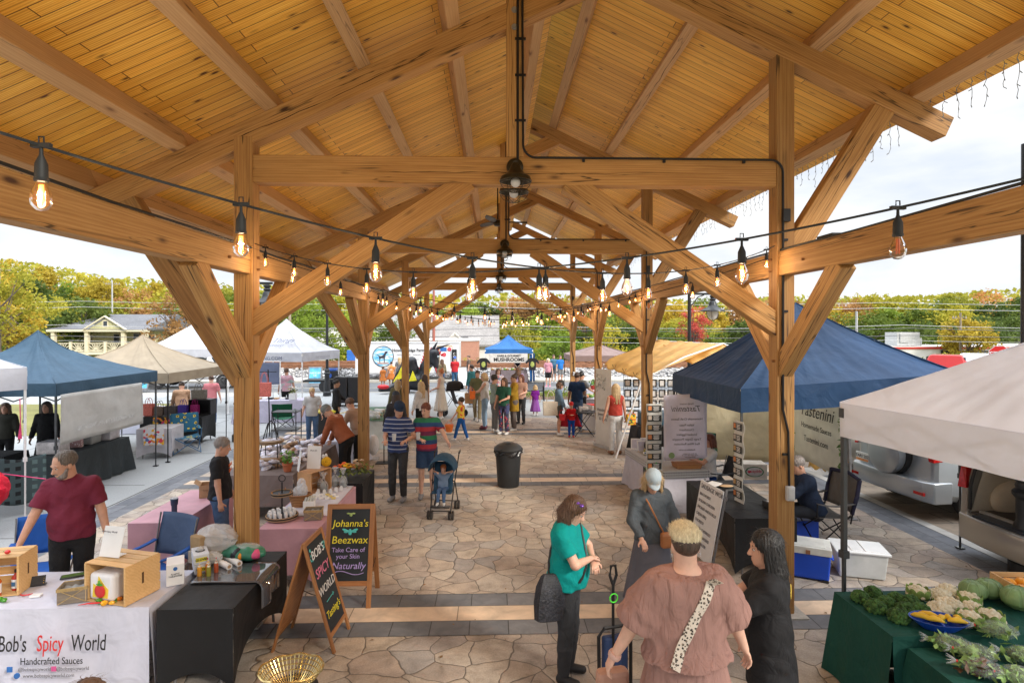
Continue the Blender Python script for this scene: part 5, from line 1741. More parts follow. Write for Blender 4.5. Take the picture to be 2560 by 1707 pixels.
# ------------------------------------------------------------------ banners and signs
t,L=banner("vendor_banner","plain white cloth banner hanging under the slate blue canopy with faint reversed writing",(-7.86,13.0),(-7.86,10.6),2.02,.92,cloth("banner_white",(.62,.62,.60),.8,.35,.5,2),.03)
FNT=M("faint_print",(.50,.50,.49),.8,0,0)
text("HOMESKILLET & PROVISIONS",.13,FNT,t,(0,.055,1.34),planerot((-1,0,0),(0,0,1)),mirror=True)
GREYPR=M("grey_print",(.16,.16,.18),.8,0,0)
t=thing("menu_banner","lavender white hanging banner with reversed sauce menu","banner",(3.48,10.2,0),2)
mb=MB();mb.grid(lambda u,v:((u-.5)*.80+.01*v,.015*math.sin(u*6+v*3),2.03-1.18*v+.03*(u-.5)),12,12);mb.build('cloth',cloth("lavender_cloth",(.82,.80,.90),.7,.4,.3,2),t,solid=.003)
Rf=planerot((1,0,0),(0,0,1))
for s,z,sz,sh in(("Family recipes",1.86,.045,.2),("Tastenini",1.77,.15,.35),("Homemade Craft Sauces",1.585,.058,0),("Italian Pesto",1.475,.056,0),("Chimichurri",1.39,.056,0),("Smoked Eggplant",1.305,.056,0),("Tangy Ginger Pineapple",1.22,.056,0),("Red Wine Reduction",1.135,.056,0),("Available to order",1.03,.042,0),("ask about our sauces\nmade fresh with olive oil\nsmall batch jars",.93,.03,0)):
 text(s,sz,GREYPR,t,(.02 if z>.95 else.08,-.022,z),Rf,mirror=True,shear=sh)
mb=MB();mb.cyl((-.26,-.02,.93),(-.26,-.024,.93),.055,n=24);mb.build('round_emblem',M("sage_green",(.25,.38,.18),.7),t)
t,L=banner("vendor_banner","large white sauce banner with green leaf border beside the silver car",(6.62,12.45),(6.5,10.25),1.95,1.5,cloth("banner_cream",(.70,.70,.62),.6,.3,.2,2),.02,slant=-.02)
text("Tastenini",.36,INK,t,(.05,-.04,1.52),Rf,shear=.3)
text("Homemade Sauces",.155,INK,t,(.05,-.04,1.2),Rf)
text("Tastenini.com",.17,INK,t,(.05,-.04,.93),Rf)
lf=MB();rg=random.Random(3)
for sx in(-1,1):
 for i in range(22):
  leafq(lf,(sx*(L/2-.12)+rg.uniform(-.07,.07),-.035,.5+i*.065),.07,rg,.45)
lf.build('leaf_border',M("print_green",(.14,.26,.07),.7,0,.3,6),t,smooth=False)
def card_strip(label,x,y,rz,ztop,n,w=.25,h=.14,step=.165):
 t=thing("card_banner",label,"banner",(x,y,0),rz)
 mb=MB();mb.grid(lambda u,v:((u-.5)*w*1.12+.01*math.sin(v*9),.014*math.sin(v*n*3.1),ztop-n*step*v),4,n*6);mb.build('cloth',cloth("strip_white",(.66,.66,.63),.6,.2,.3,6),t,solid=.003)
 for k in range(n):
  z=ztop-step*(k+.5)
  mb=MB();mb.box((0,-.02,z),(w,.004,h*.78));c=mb.build('card',M("card_charcoal",(.03,.032,.03),.5,0,.1),t,smooth=False)
  mb=MB();mb.box((-w*.32,-.024,z+.01),(w*.24,.004,h*.5));mb.build('picture',M("card_photo_%d"%(k%3),[(.55,.2,.07),(.5,.42,.35),(.45,.28,.12)][k%3],.6),c,smooth=False)
  mb=MB()
  for q in range(4):mb.box((w*.12,-.024,z+h*(.24-q*.15)),(w*(.42-.06*(q%2)),.003,.008))
  mb.build('print',PAPER,c,smooth=False)
card_strip("strip of dark product cards hanging left of the lavender banner",2.78,9.75,4,1.92,7)
card_strip("strip of dark product cards tied to the near leg of the navy canopy",3.50,8.0,-80,1.9,9,.20,.13,.16)
t=thing("menu_board","tall white menu board headed SAUSAGE WORLD leaning by the black table","sign",(2.78,7.36,0),-84)
up=Vector((0,.2,1)).normalized()
mb=MB();mb.box((0,0,0),(.60,.95,.012));o=mb.build('board',M("white_board",(.66,.67,.68),.3,0,.04),t,smooth=False)
mt=planerot((1,0,0),up).to_4x4();mt.translation=Vector((0,0,.70));o.matrix_basis=mt
for s in(-1,1):
 mb=MB();mb.beam((s*.29,-.1,0),(s*.29,.14,1.18),.02,.02);mb.build('leg',GREYTUBE,t,smooth=False)
for k,s in enumerate(("SAUSAGE WORLD","BRATWURST","SICILIAN CHICKEN","SMOKED ANDOUILLE","CAJUN BBQ","CHORIZO","SPANISH CHORIZO","ENGLISH BANGERS","BACON BURGER")):
 z=1.10-k*.085-(.02 if k else 0)
 text(s,.085 if k==0 else.052,GREYPR,t,Vector((-.26,-.012,0))+Vector((0,(z-.70)*.2,z)),planerot((1,0,0),up),align='LEFT')
CHALK=M("chalk_board",(.022,.026,.03),.75,0,.25,3)
YC=M("chalk_yellow",(.80,.68,.05),.8,0,.05);PC=M("chalk_purple",(.50,.38,.75),.8,0,.05);TC=M("chalk_teal",(.10,.55,.52),.8,0,.05);WC=M("chalk_white",(.75,.75,.75),.8,0,.05);PK=M("chalk_pink",(.75,.22,.35),.8,0,.05)
t,P_,rt=easel_sign("chalkboard_sign","chalkboard sign reading Johanna's Beezwax beside the pink table",(-1.69,6.86),0,.56,1.12,0,SIGNWOOD,CHALK,.52,.055,.24)
text("Johanna's",.112,YC,t,P_(0,.93),rt,shear=.15);text("Beezwax",.118,YC,t,P_(0,.745),rt,shear=.1)
text("Take Care of\nyour Skin",.072,PC,t,P_(-.01,.60),rt,align='CENTER');text("Naturally",.105,PC,t,P_(0,.46),rt,shear=.2)
bee=MB()
for s in(-1,1):
 for a,L in((25,.07),(-12,.055)):
  c=P_(s*L*.75,.845)+Vector((0,0,L*.3*math.sin(R(a))))
  bee.ball(c,(L*.62,.004,.016),10,6,rotm(0,-s*a,0))
bee.ball(P_(0,.83),(.02,.005,.045),10,6)
bee.build('chalk_bee',TC,t)
bee=MB();bee.ball(P_(0,1.03),(.018,.004,.022),8,5);bee.ball(P_(-.03,1.045),(.022,.003,.01),8,5);bee.ball(P_(.03,1.045),(.022,.003,.01),8,5);bee.build('chalk_bee',M("chalk_olive",(.35,.45,.15),.8),t)
sw=MB();sw.tube([P_(-.18+.36*k/16,.385+.02*math.sin(k/16*6.28))for k in range(17)],.004,5);sw.build('flourish',PC,t)
t,P_,rt=easel_sign("chalkboard_sign","near chalkboard sign reading Bob's Spicy World Tasting's seen at an angle",(-1.87,5.95),86,.50,1.08,0,SIGNWOOD,CHALK,.62,.045,.14)
text("BOB'S",.125,WC,t,P_(0,.95),rt,shear=.1);text("SPICY",.135,PK,t,P_(0,.76),rt,shear=.1);text("WORLD",.115,WC,t,P_(0,.585),rt,shear=.1);text("Tasting's",.105,YC,t,P_(0,.34),rt,shear=.15)
sw=MB();sw.tube([P_(-.10,.46),P_(.10,.47)],.004,5);sw.tube([P_(.07,.485),P_(.10,.47),P_(.07,.455)],.004,5);sw.build('arrow',TC,t)
lf=MB();rg=random.Random(8)
for s in(-1,1):
 for i in range(7):
  p=P_(s*(.17+rg.uniform(-.03,.03)),.97+rg.uniform(-.06,.06));lf.ball(p,(.018,.003,.008),6,4,rotm(0,rg.uniform(0,180),0))
lf.build('chalk_leaves',TC,t)
# ------------------------------------------------------------------ tables
PINKS=cloth("pink_spandex",(.62,.36,.43),.55,.1,.25,3)
BLKS=cloth("black_spandex",(.016,.017,.019),.5,0,.3,3)
WHC=cloth("white_cloth",(.66,.67,.78),.75,.15,.4,4)
GRN=cloth("dark_green_cloth",(.010,.072,.055),.75,.05,.5,5)
BOBT=drape_table("market_table","white cloth table in the left foreground printed Bob's Spicy World",(-4.02,5.53),1.95,.78,.75,0,WHC,'drape',seed=1,nf=7.5,amp=.024)
RD=M("ink_red",(.62,.03,.03),.7,0,0)
fr_=planerot((1,0,0),(0,0,1))
for s,x,m_ in(("Bob's",-.165,INK),("Spicy",.15,RD),("World",.475,INK)):
 text(s,.20,m_,BOBT,(x+.05,-.50,.50),fr_,shear=.12,sx=.55)
text("Handcrafted Sauces",.085,INK,BOBT,(.22,-.505,.355),fr_,sx=.78)
text("@bobsspicyworld    @bobsspicyworld",.042,GREYPR,BOBT,(.24,-.508,.29),fr_,sx=.9)
text("www.bobsspicyworld.com",.045,GREYPR,BOBT,(.20,-.51,.235),fr_,sx=.9)
mb=MB();mb.box((-.13,-.505,.29),(.045,.006,.045));mb.cyl((-.07,-.50,.235),(-.07,-.51,.235),.024,n=16);mb.build('social_mark',M("mark_blue",(.03,.14,.42),.6),BOBT,smooth=False)
mb=MB();mb.box((.24,-.506,.29),(.04,.006,.04));mb.build('social_mark',M("mark_pink",(.62,.10,.28),.6),BOBT,smooth=False)
drape_table("market_table","black stretch cloth table next to the white Bob's table",(-2.62,5.74),.66,1.30,.75,0,BLKS,'fit')
drape_table("market_table","pink stretch cloth table with only a tumbler and a box on it",(-4.31,8.12),.64,1.5,.75,0,PINKS,'fit')
drape_table("market_table","long pink stretch cloth table crowded with beeswax goods",(-2.52,8.04),.74,1.88,.75,0,PINKS,'fit')
mb=MB();mb.grid(lambda u,v:(-2.86+.68*u,7.55+1.42*v,.762+.001*math.sin(u*9)),6,10);tag(mb.build("table_runner",WHC,solid=.003),"pale lavender runner lying on the crowded pink table","cloth")
drape_table("market_table","grey brown cloth table piled with wrapped baked goods",(-4.0,11.0),1.25,2.6,.75,0,cloth("taupe_cloth",(.20,.165,.16),.85,.05,.5,4),'drape',seed=4,drop=.5)
drape_table("market_table","small black stretch table holding the flower bouquets",(-2.36,9.72),.5,.9,.72,0,BLKS,'fit')
drape_table("market_table","white cloth table with a menu stand behind the second left post",(-3.55,13.3),.95,1.5,.75,0,WHC,'drape',seed=6)
drape_table("market_table","white skirted table with green top cloth beyond the second left post",(-3.35,16.7),1.0,2.7,.75,0,cloth("pale_cloth",(.62,.64,.60),.8,.2,.5,5),'drape',seed=7)
mb=MB();mb.grid(lambda u,v:(-3.88+1.06*u,15.32+2.75*v,.762),4,6);tag(mb.build("table_cover",cloth("sage_cover",(.12,.22,.15),.7,.05),solid=.004),"sage green cover lying on the white skirted table","cloth")
drape_table("market_table","white table in front of the baking canopy with a vase of flowers",(-7.7,20.2),2.3,.8,.75,6,cloth("lilac_cloth",(.55,.53,.66),.8,.2),'drape',seed=8)
drape_table("market_table","black cloth table under the slate blue canopy with plastic tubs",(-8.62,12.25),.62,2.05,.76,0,cloth("black_drape",(.035,.045,.05),.6,.05,.6,5),'drape',seed=9,nf=14,amp=.03)
drape_table("market_table","dark cloth table behind the black dressed figure at the left edge",(-10.2,11.6),1.5,.6,.75,0,cloth("black_drape2",(.02,.022,.025),.8,0,.5,5),'drape',seed=10)
drape_table("market_table","white stretch table with a flower print runner under the tan canopy",(-8.45,14.75),.8,.75,.74,8,cloth("white_spandex",(.66,.65,.70),.5,.15),'fit')
drape_table("market_table","black cloth table with woven bags under the tan canopy",(-9.0,16.6),1.7,.8,.75,0,BLKS,'fit')
drape_table("market_table","far white table loaded with small goods beyond the tan canopy",(-10.3,18.2),2.0,.8,.75,0,WHC,'drape',seed=12)
drape_table("market_table","black stretch cloth table with papers beside the SAUSAGE WORLD board",(3.55,8.22),.82,1.85,.75,0,BLKS,'fit')
GING=pattern("gingham",'check',[(.70,.70,.70),(.25,.25,.26),(.25,.25,.26),(.02,.02,.025)],(22,22,22),.8)
t=drape_table("market_table","white cloth table with a black and white checked top",(3.27,10.8),.8,1.95,.72,6,cloth("white_lilac",(.58,.57,.65),.8,.15),'drape',seed=13)
mb=MB();mb.box((0,0,.735),(.86,2.0,.012));mb.box((0,-1.0,.68),(.86,.008,.12));mb.box((-.43,0,.68),(.008,2.0,.12));mb.build('checked_cover',GING,t,smooth=False)
mb=MB();mb.box((-.44,-.35,.40),(.012,.55,.42));mb.build('dark_panel',M("panel_dark",(.035,.04,.045),.6),t,smooth=False)
drape_table("market_table","taller dark green cloth table spread with vegetables",(4.42,4.84),2.45,.78,.75,0,GRN,'drape',seed=14,nf=8,amp=.02)
drape_table("market_table","lower dark green cloth table with bagged greens in the corner",(4.34,4.03),2.1,.76,.68,0,GRN,'drape',seed=15,nf=7)
drape_table("market_table","far table of mushroom boxes under the bright blue canopy",(.95,34.6),2.2,.6,.72,0,cloth("patterned_dark",(.16,.13,.14),.8,0),'drape',seed=16)
drape_table("market_table","produce table beside the third right post with baskets",(3.75,20.3),1.4,.8,.75,0,WHC,'drape',seed=17)
drape_table("market_table","black cloth table of jewellery stands under the yellow tarp",(4.3,14.6),1.3,.7,.75,0,BLKS,'drape',seed=18)
t=thing("folding_table","small round black folding table beside the child in red","table",(2.72,17.1,0))
mb=MB();mb.cyl((0,0,.72),(0,0,.745),.42,n=30);mb.build('tabletop',BLKPL,t)
for s in(-1,1):
 for q in(-1,1):
  mb=MB();mb.tube([(s*.28,q*.22,.01),(-s*.24,q*.2,.72)],.010,6);mb.build('leg',BLACKM,t)
mb=MB();mb.tube([(-.27,-.22,.03),(-.27,.22,.03)],.009);mb.tube([(.27,-.22,.03),(.27,.22,.03)],.009);mb.build('cross_bar',BLACKM,t)
# ------------------------------------------------------------------ goods on Bob's table
T=.757
crate("wooden_crate","pine crate on the white table holding a white printed bag",(-3.42,5.37,T),-16,.46,.36,.34,open_='front')
t=thing("wrapped_package","white package with a yellow flame shape inside the pine crate","package",(-3.50,5.33,T+.012),-16)
mb=MB();mb.box((0,0,.12),(.27,.2,.24));mb.build('wrapper',M("glossy_white",(.75,.74,.76),.35,0,.04),t,bevel=.03,seg=3)
mb=MB();mb.prism([(-.09,-.08),(.08,-.08),(.09,0),(.04,.04),(-.02,.11),(-.04,.02),(-.08,.04)],(0,-.103,.11),(1,0,0),(0,0,1),-.004);mb.build('flame_print',M("flame_yellow",(.85,.60,.05),.5),t,smooth=False)
mb=MB();mb.ball((0,-.108,.09),(.06,.008,.06),16,10);mb.build('red_print',M("pepper_red",(.65,.03,.03),.35),t)
mb=MB();mb.tube([(0,-.118,.15),(.01,-.12,.17),(.0,-.118,.19)],.008);mb.ball((0,-.112,.15),(.04,.008,.012),8,4);mb.build('stem_print',M("stem_green",(.08,.35,.04),.5),t)
PEPP={'red':M("pepper_red",(.65,.03,.03),.25),'orange':M("pepper_orange",(.80,.22,.01),.25),'green':M("pepper_green",(.06,.26,.02),.25),'yellow':M("pepper_yellow",(.85,.42,.02),.25)}
def pepper(lb,x,y,z,k,r=.022,a=0):
 t=thing("pepper",lb,"pepper",(x,y,z+r*.8),a,"small peppers on the white table")
 mb=MB();mb.ball((0,0,0),(r*1.3,r,r*.85),12,8,None,lambda p:1+.12*math.sin(4*math.atan2(p.y,p.z)));mb.build('pod',PEPP[k],t)
 mb=MB();mb.tube([(-r*1.2,0,0),(-r*1.7,0,r*.3),(-r*2.1,.003,r*.2)],.0028,5);mb.build('stem',PEPP['green'],t)
pepper("orange pepper alone left of the twine trimmed basket",-4.02,5.52,T,'orange',.028,0)
pepper("green pepper by the corner of the sauce crate",-4.45,5.28,T,'green',.024)
pepper("second green pepper touching the first one",-4.40,5.27,T,'green',.022,140)
pepper("yellow pepper in front of the big pine crate",-3.46,5.18,T,'yellow',.024,60)
pepper("pale yellow pepper beside the yellow one by the crate",-3.40,5.19,T,'yellow',.02,200)
pepper("green pepper at the mouth of the big pine crate",-3.53,5.215,T+.01,'green',.02)
pepper("darker green pepper to the right inside the crate mouth",-3.41,5.24,T+.01,'green',.022,30)
pepper("orange pepper right of the green ones in the crate mouth",-3.37,5.25,T+.01,'orange',.018,30)
pepper("red pepper lying on top of the sauce crate",-4.52,5.45,T+.365,'red',.02)
pepper("dark red pepper at the left on the sauce crate",-4.68,5.38,T+.365,'red',.024)
mb=MB();mb.tube([(-.05,0,.01),(-.035,-.02,.012),(0,-.03,.012),(.035,-.02,.012),(.05,.01,.01)],[.003,.006,.007,.006,.003],6)
tag(mb.build("chilli",PEPP['red'],loc=(-4.31,5.4,T)),"curved thin red chilli lying beside the white coaster","chilli")
mb=MB();mb.tube([(-.12,-.02,.008),(-.05,0,.012),(.03,.01,.012),(.1,.03,.01)],[.002,.007,.008,.003],6)
tag(mb.build("chilli",PEPP['red'],loc=(-3.56,5.19,T)),"long straight red chilli in front of the crate","chilli")
crate("wooden_crate","pine crate of sauce bottles cut off by the left edge",(-4.60,5.50,T),12,.40,.30,.35,open_='front')
def bottle(lb,x,y,z,col,r=.032,h=.17,capm=None,group=None,nm="sauce_bottle",lab=True,nozzle=None):
 t=thing(nm,lb,"bottle",(x,y,z),0,group)
 mb=MB();mb.lathe([(r*.92,0),(r,.01),(r,h*.62),(r*.8,h*.7),(r*.4,h*.78),(r*.38,h*.88),(0,h*.88)],18);mb.build('glass',col,t)
 mb=MB();mb.lathe([(r*.45,h*.86),(r*.45,h),(0,h)]if not nozzle else[(r*.75,h*.72),(r*.7,h*.8),(r*.3,h*.84),(r*.12,h*1.05),(0,h*1.05)],12);mb.build('cap',capm or BLKPL,t)
 if nozzle:
  mb=MB();mb.lathe([(.005,h*1.04),(.005,h*1.14),(0,h*1.15)],8);mb.build('tip',nozzle,t)
 if lab:
  mb=MB();mb.lathe([(r*1.02,h*.12),(r*1.02,h*.55)],18);mb.build('label_band',PAPER,t)
  mb=MB();mb.box((0,-r*1.03,h*.33),(r*.9,.003,h*.2));mb.build('label_picture',M("label_blue",(.05,.15,.3),.6),t,smooth=False)
bottle("orange hot sauce bottle in the left crate",-4.56,5.38,T+.01,M("sauce_orange",(.60,.12,.02),.2),.036,.20)
bottle("red hot sauce bottle behind the orange one in the crate",-4.48,5.5,T+.01,M("sauce_red",(.45,.04,.02),.2),.036,.19)
t=thing("display_card","small black business card stand on the white table","card stand",(-4.38,5.6,T),22)
mb=MB();o=mb.box((0,0,.045),(.15,.006,.085),rotm(-22,0,0));mb.box((0,0,.004),(.16,.05,.006));mb.build('card',BLKPL,t,smooth=False)
mb=MB()
for s in(-1,1):
 for k in range(4):mb.box((s*.062,-.012+k*.008,.02+k*.018),(.008,.004,.008))
mb.build('gold_dots',M("gold",(.7,.42,.05),.4),t,smooth=False)
box_obj("stack_of_cards","small stack of white cards on the white table","cards",(-4.20,5.37,T),15,(.085,.06,.016),PAPER,.002)
t=thing("tablet_phone","phone with a green screen lying on the white table","phone",(-4.17,5.80,T),28)
mb=MB();mb.box((0,0,.006),(.21,.10,.012));mb.build('case',BLKPL,t,bevel=.004);mb=MB();mb.box((0,0,.0128),(.185,.082,.001));mb.build('screen',M("screen_green",(.10,.16,.05),.2),t,smooth=False)
def twine_box(lb,x,y,z,rz,w=.2,d=.15,h=.12):
 t=thing("twine_trimmed_box",lb,"basket",(x,y,z),rz)
 wd=wood("grey_wood",(.15,.12,.09),(.23,.19,.15),(.30,.26,.21),(.08,.06,.05),(3,20,20),cracks=0)
 for s in(-1,1):
  mb=MB();mb.box((0,s*d/2,h/2),(w,.008,h));mb.build('side',wd,t,smooth=False)
  mb=MB();mb.box((s*w/2,0,h/2),(.008,d,h));mb.build('side',wd,t,smooth=False)
 mb=MB();mb.box((0,0,.006),(w,d,.008));mb.build('base',wd,t,smooth=False)
 tw=M("twine",(.42,.30,.14),.9,0,.2,40);mb=MB()
 for q in range(3):
  z0=h+.004-q*.010
  mb.tube([(-w/2-.006,-d/2-.006,z0),(w/2+.006,-d/2-.006,z0),(w/2+.006,d/2+.006,z0),(-w/2-.006,d/2+.006,z0)],.005,6,True)
 for s in(-1,1):
  mb.tube([(-w/2*s,-d/2-.007,.0),(0,-d/2-.008,h*.5),(w/2*s,-d/2-.007,h)],.0035,5)
  mb.tube([(w/2+.007,-d/2*s,.0),(w/2+.007,d/2*s,h)],.0035,5)
 mb.build('twine',tw,t)
 mb=MB();mb.grid(lambda u,v:((u-.5)*w*.95,(v-.5)*d*.95,h*.75-.05*math.sin(3.14*u)*math.sin(3.14*v)+.01*math.sin(u*19+v*13)),8,6);mb.build('liner',M("grey_cellophane",(.30,.31,.32),.2),t)
twine_box("grey wooden box tied with twine on the white table",-3.80,5.31,T,18,.22,.17,.13)
t=thing("price_card","white printed card standing on the pine crate","sign",(-3.52,5.38,T+.356),-14)
mb=MB();mb.box((0,0,.135),(.22,.003,.27),rotm(-14,0,0));mb.box((0,.03,.004),(.16,.09,.004));mb.build('card',PAPER,t,smooth=False)
rr=rotm(-14,0,0)@planerot((1,0,0),(0,0,1))
text("Bob's Spicy World",.022,GREYPR,t,(0,-.026,.235),rr);
mb=MB()
for a,b_,c_,d_ in((-.05,.16,.09,.003),(-.05,.05,.09,.003),(-.095,.105,.003,.11),(-.005,.105,.003,.11)):
 mb.box(Vector((a,0,0))+Vector((0,-.004,0))+rotm(-14,0,0)@Vector((0,0,b_-.0)),(c_,.002,d_),rotm(-14,0,0))
mb.build('printed_frame',INK,t,smooth=False)
t=thing("glove_box","large white carton of plastic gloves right of the crate","box",(-3.10,5.66,T),28)
mb=MB();mb.box((0,0,.10),(.15,.24,.2));mb.build('carton',PAPER,t,bevel=.003)
text("PLASTIC\nTABLEWARE",.02,INK,t,(0,-.123,.10),fr_);mb=MB();mb.cyl((0,-.121,.16),(0,-.124,.16),.018,n=16);mb.build('emblem',M("mark_blue",(.03,.14,.42)),t)
for k,(dx,z)in enumerate(((.0,0),(-.01,.095))):
 t=thing("glove_box",("white disposable gloves box at the bottom of the small stack","top white gloves box with a tissue sticking out")[k],"box",(-2.99+dx,5.93,T+z),32)
 mb=MB();mb.box((0,0,.046),(.14,.26,.092));mb.build('carton',M("box_pale_blue",(.62,.66,.72),.5,0,.03),t,bevel=.003)
 mb=MB();mb.box((.0715,-.02,.045),(.003,.13,.04));mb.box((0,-.132,.045),(.10,.003,.04));mb.build('yellow_band',M("label_yellow",(.75,.68,.05),.5),t,smooth=False)
 text("GLOVES",.030,INK,t,(0,-.1345,.045),fr_,bold=.0008)
 text("GLOVES",.034,INK,t,(.0735,-.02,.045),planerot((0,1,0),(0,0,1)),bold=.0008)
 if k:
  mb=MB();mb.cyl((0,0,.0925),(0,0,.0935),.045,n=20);mb.build('opening',INK,t)
  mb=MB();mb.ball((0,0,.105),(.035,.03,.03),14,8,None,lambda p:1+.25*math.sin(9*p.x+7*p.z)*math.sin(8*p.y));mb.build('tissue',M("grey_tissue",(.5,.5,.5),.7),t)
def crumple(name,lb,cat,loc,r,mat,seed,rot=None,group=None,amp=.22,nu=26,nv=15,f=5):
 rg=random.Random(seed);k=[(Vector((rg.gauss(0,1),rg.gauss(0,1),rg.gauss(0,1)))*f,rg.uniform(0,6))for _ in range(7)]
 def fn(p):return 1+amp*(sum(abs(math.sin(p.dot(a)+b))for a,b in k)/7-.6)*1.6
 mb=MB();mb.ball((0,0,0),r,nu,nv,rot,fn)
 o=mb.build(name,mat,loc=loc,smooth=False)
 return tag(o,lb,cat,group)
CRINK=M("crinkled_film",(.78,.81,.85),.12,0,.1,8,.9,18,alpha=.5)
FILMC=M("clear_film",(.80,.84,.88),.08,0,0,0,1.0,16,alpha=.30)
crumple("plastic_bag","crumpled clear plastic bag on the black table by the post","plastic bag",(-2.98,6.22,T+.20),(.22,.16,.15),CRINK,3)
crumple("plastic_bag","small twisted white plastic bag handle drooping beside the brown parcel","plastic bag",(-2.95,6.0,T+.09),(.14,.06,.06),CRINK,5)
box_obj("brown_parcel","brown paper wrapped parcel behind the gloves","parcel",(-3.06,6.18,T+.12),-30,(.17,.26,.16),M("brown_paper",(.36,.25,.13),.8,0,.12,6,.3,12),.012)
box_obj("carton","grey cardboard carton with a hand slot under the brown parcel","box",(-3.02,6.15,T),-30,(.28,.28,.12),M("grey_card",(.42,.38,.32),.85),.004)
t=thing("snack_bag","green and teal snack bag lying on the black table","bag",(-2.66,6.16,T+.075),-6)
mb=MB();mb.ball((0,0,0),(.24,.13,.08),24,14,None,lambda p:1+.06*math.sin(9*p.x+4*p.y));mb.build('foil',M("snack_green",(.04,.20,.13),.3,0,.3,5,.4,12),t)
mb=MB();mb.ball((-.03,-.055,-.0),(.085,.08,.07),20,12);mb.build('dark_emblem',M("snack_dark",(.015,.02,.03),.4),t)
mb=MB();mb.ball((.02,-.06,.0),(.04,.078,.05),12,8);mb.build('orange_print',M("snack_orange",(.75,.28,.02),.4),t)
mb=MB();mb.ball((.15,-.01,.0),(.07,.10,.055),12,8);mb.build('pink_print',M("snack_pink",(.70,.10,.25),.4),t)
mb=MB();mb.ball((.02,.02,.055),(.15,.09,.035),14,8);mb.build('clear_window',FILMC,t)
for k,(x,y,a)in enumerate(((-2.80,5.98,52),(-2.73,6.06,50))):
 t=thing("paper_roll",("front white roll of film with a brown core","rear white roll of film lying behind the other roll")[k],"roll",(x,y,T+.032),a)
 mb=MB();mb.lathe([(.018,-.14),(.032,-.14),(.032,.14),(.018,.14),(.018,-.14)],20,rot=rotm(90,0,0));mb.build('film',PAPER,t)
 mb=MB();mb.lathe([(.0175,-.139),(.0175,.139)],16,rot=rotm(90,0,0));mb.build('core',CARD,t)
for k,(x,y,c,nz)in enumerate(((-2.91,5.74,M("sauce_mustard",(.62,.27,.02),.25),'y'),(-2.87,5.82,M("sauce_amber",(.62,.20,.03),.25),'r'),(-2.82,5.74,M("sauce_olive",(.28,.26,.03),.25),'y'),(-2.79,5.83,M("sauce_brick",(.38,.07,.02),.25),'r'))):
 bottle(("mustard yellow squeeze bottle at the front left","amber squeeze bottle behind the mustard one","olive green squeeze bottle at the front right","brick red squeeze bottle at the back right")[k],x,y,T+.006,c,.021,.13,M("milky_plastic",(.65,.6,.5),.4),"squeeze bottles on the black table","squeeze_bottle",False,PEPP['red']if nz=='r' else M("tip_yellow",(.8,.6,.2),.4))
mb=MB()
def film(u,v):
 x=-2.93+.62*u
 if u>.93:pass
 s=.62*u;e=s-.56
 y=5.56+.46*v+.03*math.sin(v*3)
 if e<=0:return(-2.93+s,y,T+.008+.003*math.sin(u*9+v*4))
 return(-2.93+.56+.04*math.sin(min(e*30,1.57)),y,T+.006-e)
def film2(u,v):
 s=u*.92;y=5.58+.48*v
 if s<.62:return(-2.93+s,y,T+.008+.002*math.sin(u*9+v*4))
 a=(s-.62)/.07
 if a<1.57:return(-2.31+.07*math.sin(a),y,T+.008-.07*(1-math.cos(a)))
 return(-2.24+.03*math.sin(v*6),y,T-.062-(s-.62-.11))
mb.grid(film2,60,12)
tag(mb.build("film_sheet",M("shiny_film",(.10,.11,.13),.04,.35,0,0,.3,3,coat=1.0),solid=.001),"glossy clear film sheet draped over the edge of the black table","plastic film")
# ------------------------------------------------------------------ pink tables
t=thing("tumbler","navy blue travel tumbler on the emptier pink table","tumbler",(-4.26,7.75,.757))
mb=MB();mb.lathe([(.033,0),(.034,.012)],20);mb.build('base',CHROME,t)
mb=MB();mb.lathe([(.034,.012),(.036,.10),(.044,.115),(.048,.185),(.048,.19)],20);mb.build('cup',M("navy_enamel",(.015,.04,.09),.3),t)
mb=MB();mb.lathe([(.046,.188),(.05,.19),(.05,.2),(.03,.205),(0,.205)],20);mb.cyl((.01,0,.2),(.015,0,.24),.004);mb.build('lid',CLEAR,t)
t=thing("cardboard_box","open cardboard box at the far end of the pink table","box",(-4.19,8.55,.757),20)
mb=MB()
for s in(-1,1):
 mb.box((s*.12,0,.09),(.004,.24,.18));mb.box((0,s*.12,.09),(.24,.004,.18))
mb.build('carton',CARD,t,smooth=False)
mb=MB();mb.box((-.15,0,.2),(.1,.24,.004),rotm(0,35,0));mb.box((.17,0,.2),(.11,.24,.004),rotm(0,-20,0));mb.build('flap',CARD,t,smooth=False)
text("THIS SIDE\nUP",.035,M("stamp_brown",(.2,.1,.05),.8),t,(0,-.124,.09),fr_)
WT=wood("tray_wood",(.22,.15,.09),(.33,.23,.14),(.42,.30,.19),(.12,.07,.04),(3,20,20),cracks=0)
t=thing("tiered_tray","two tier round wooden tray of small white jars on the pink table","tray",(-2.74,7.48,.757))
for z,r in((.01,.20),(.30,.135)):
 mb=MB();mb.lathe([(0,z),(r*.97,z),(r,z+.005),(r,z+.045),(r*.95,z+.045),(r*.93,z+.012),(0,z+.012)],34);mb.build('tray',WT,t)
 mb=MB();mb.lathe([(r*1.012,z+.018),(r*1.012,z+.034)],34);mb.build('iron_band',BLACKM,t)
mb=MB();mb.cyl((0,0,0),(0,0,.47),.009);mb.tube([(.042*math.cos(a),0,.52+.042*math.sin(a))for a in np.linspace(0,6.28,20)[:-1]],.006,6,True);mb.build('handle',BLACKM,t)
rg=random.Random(4);n=0
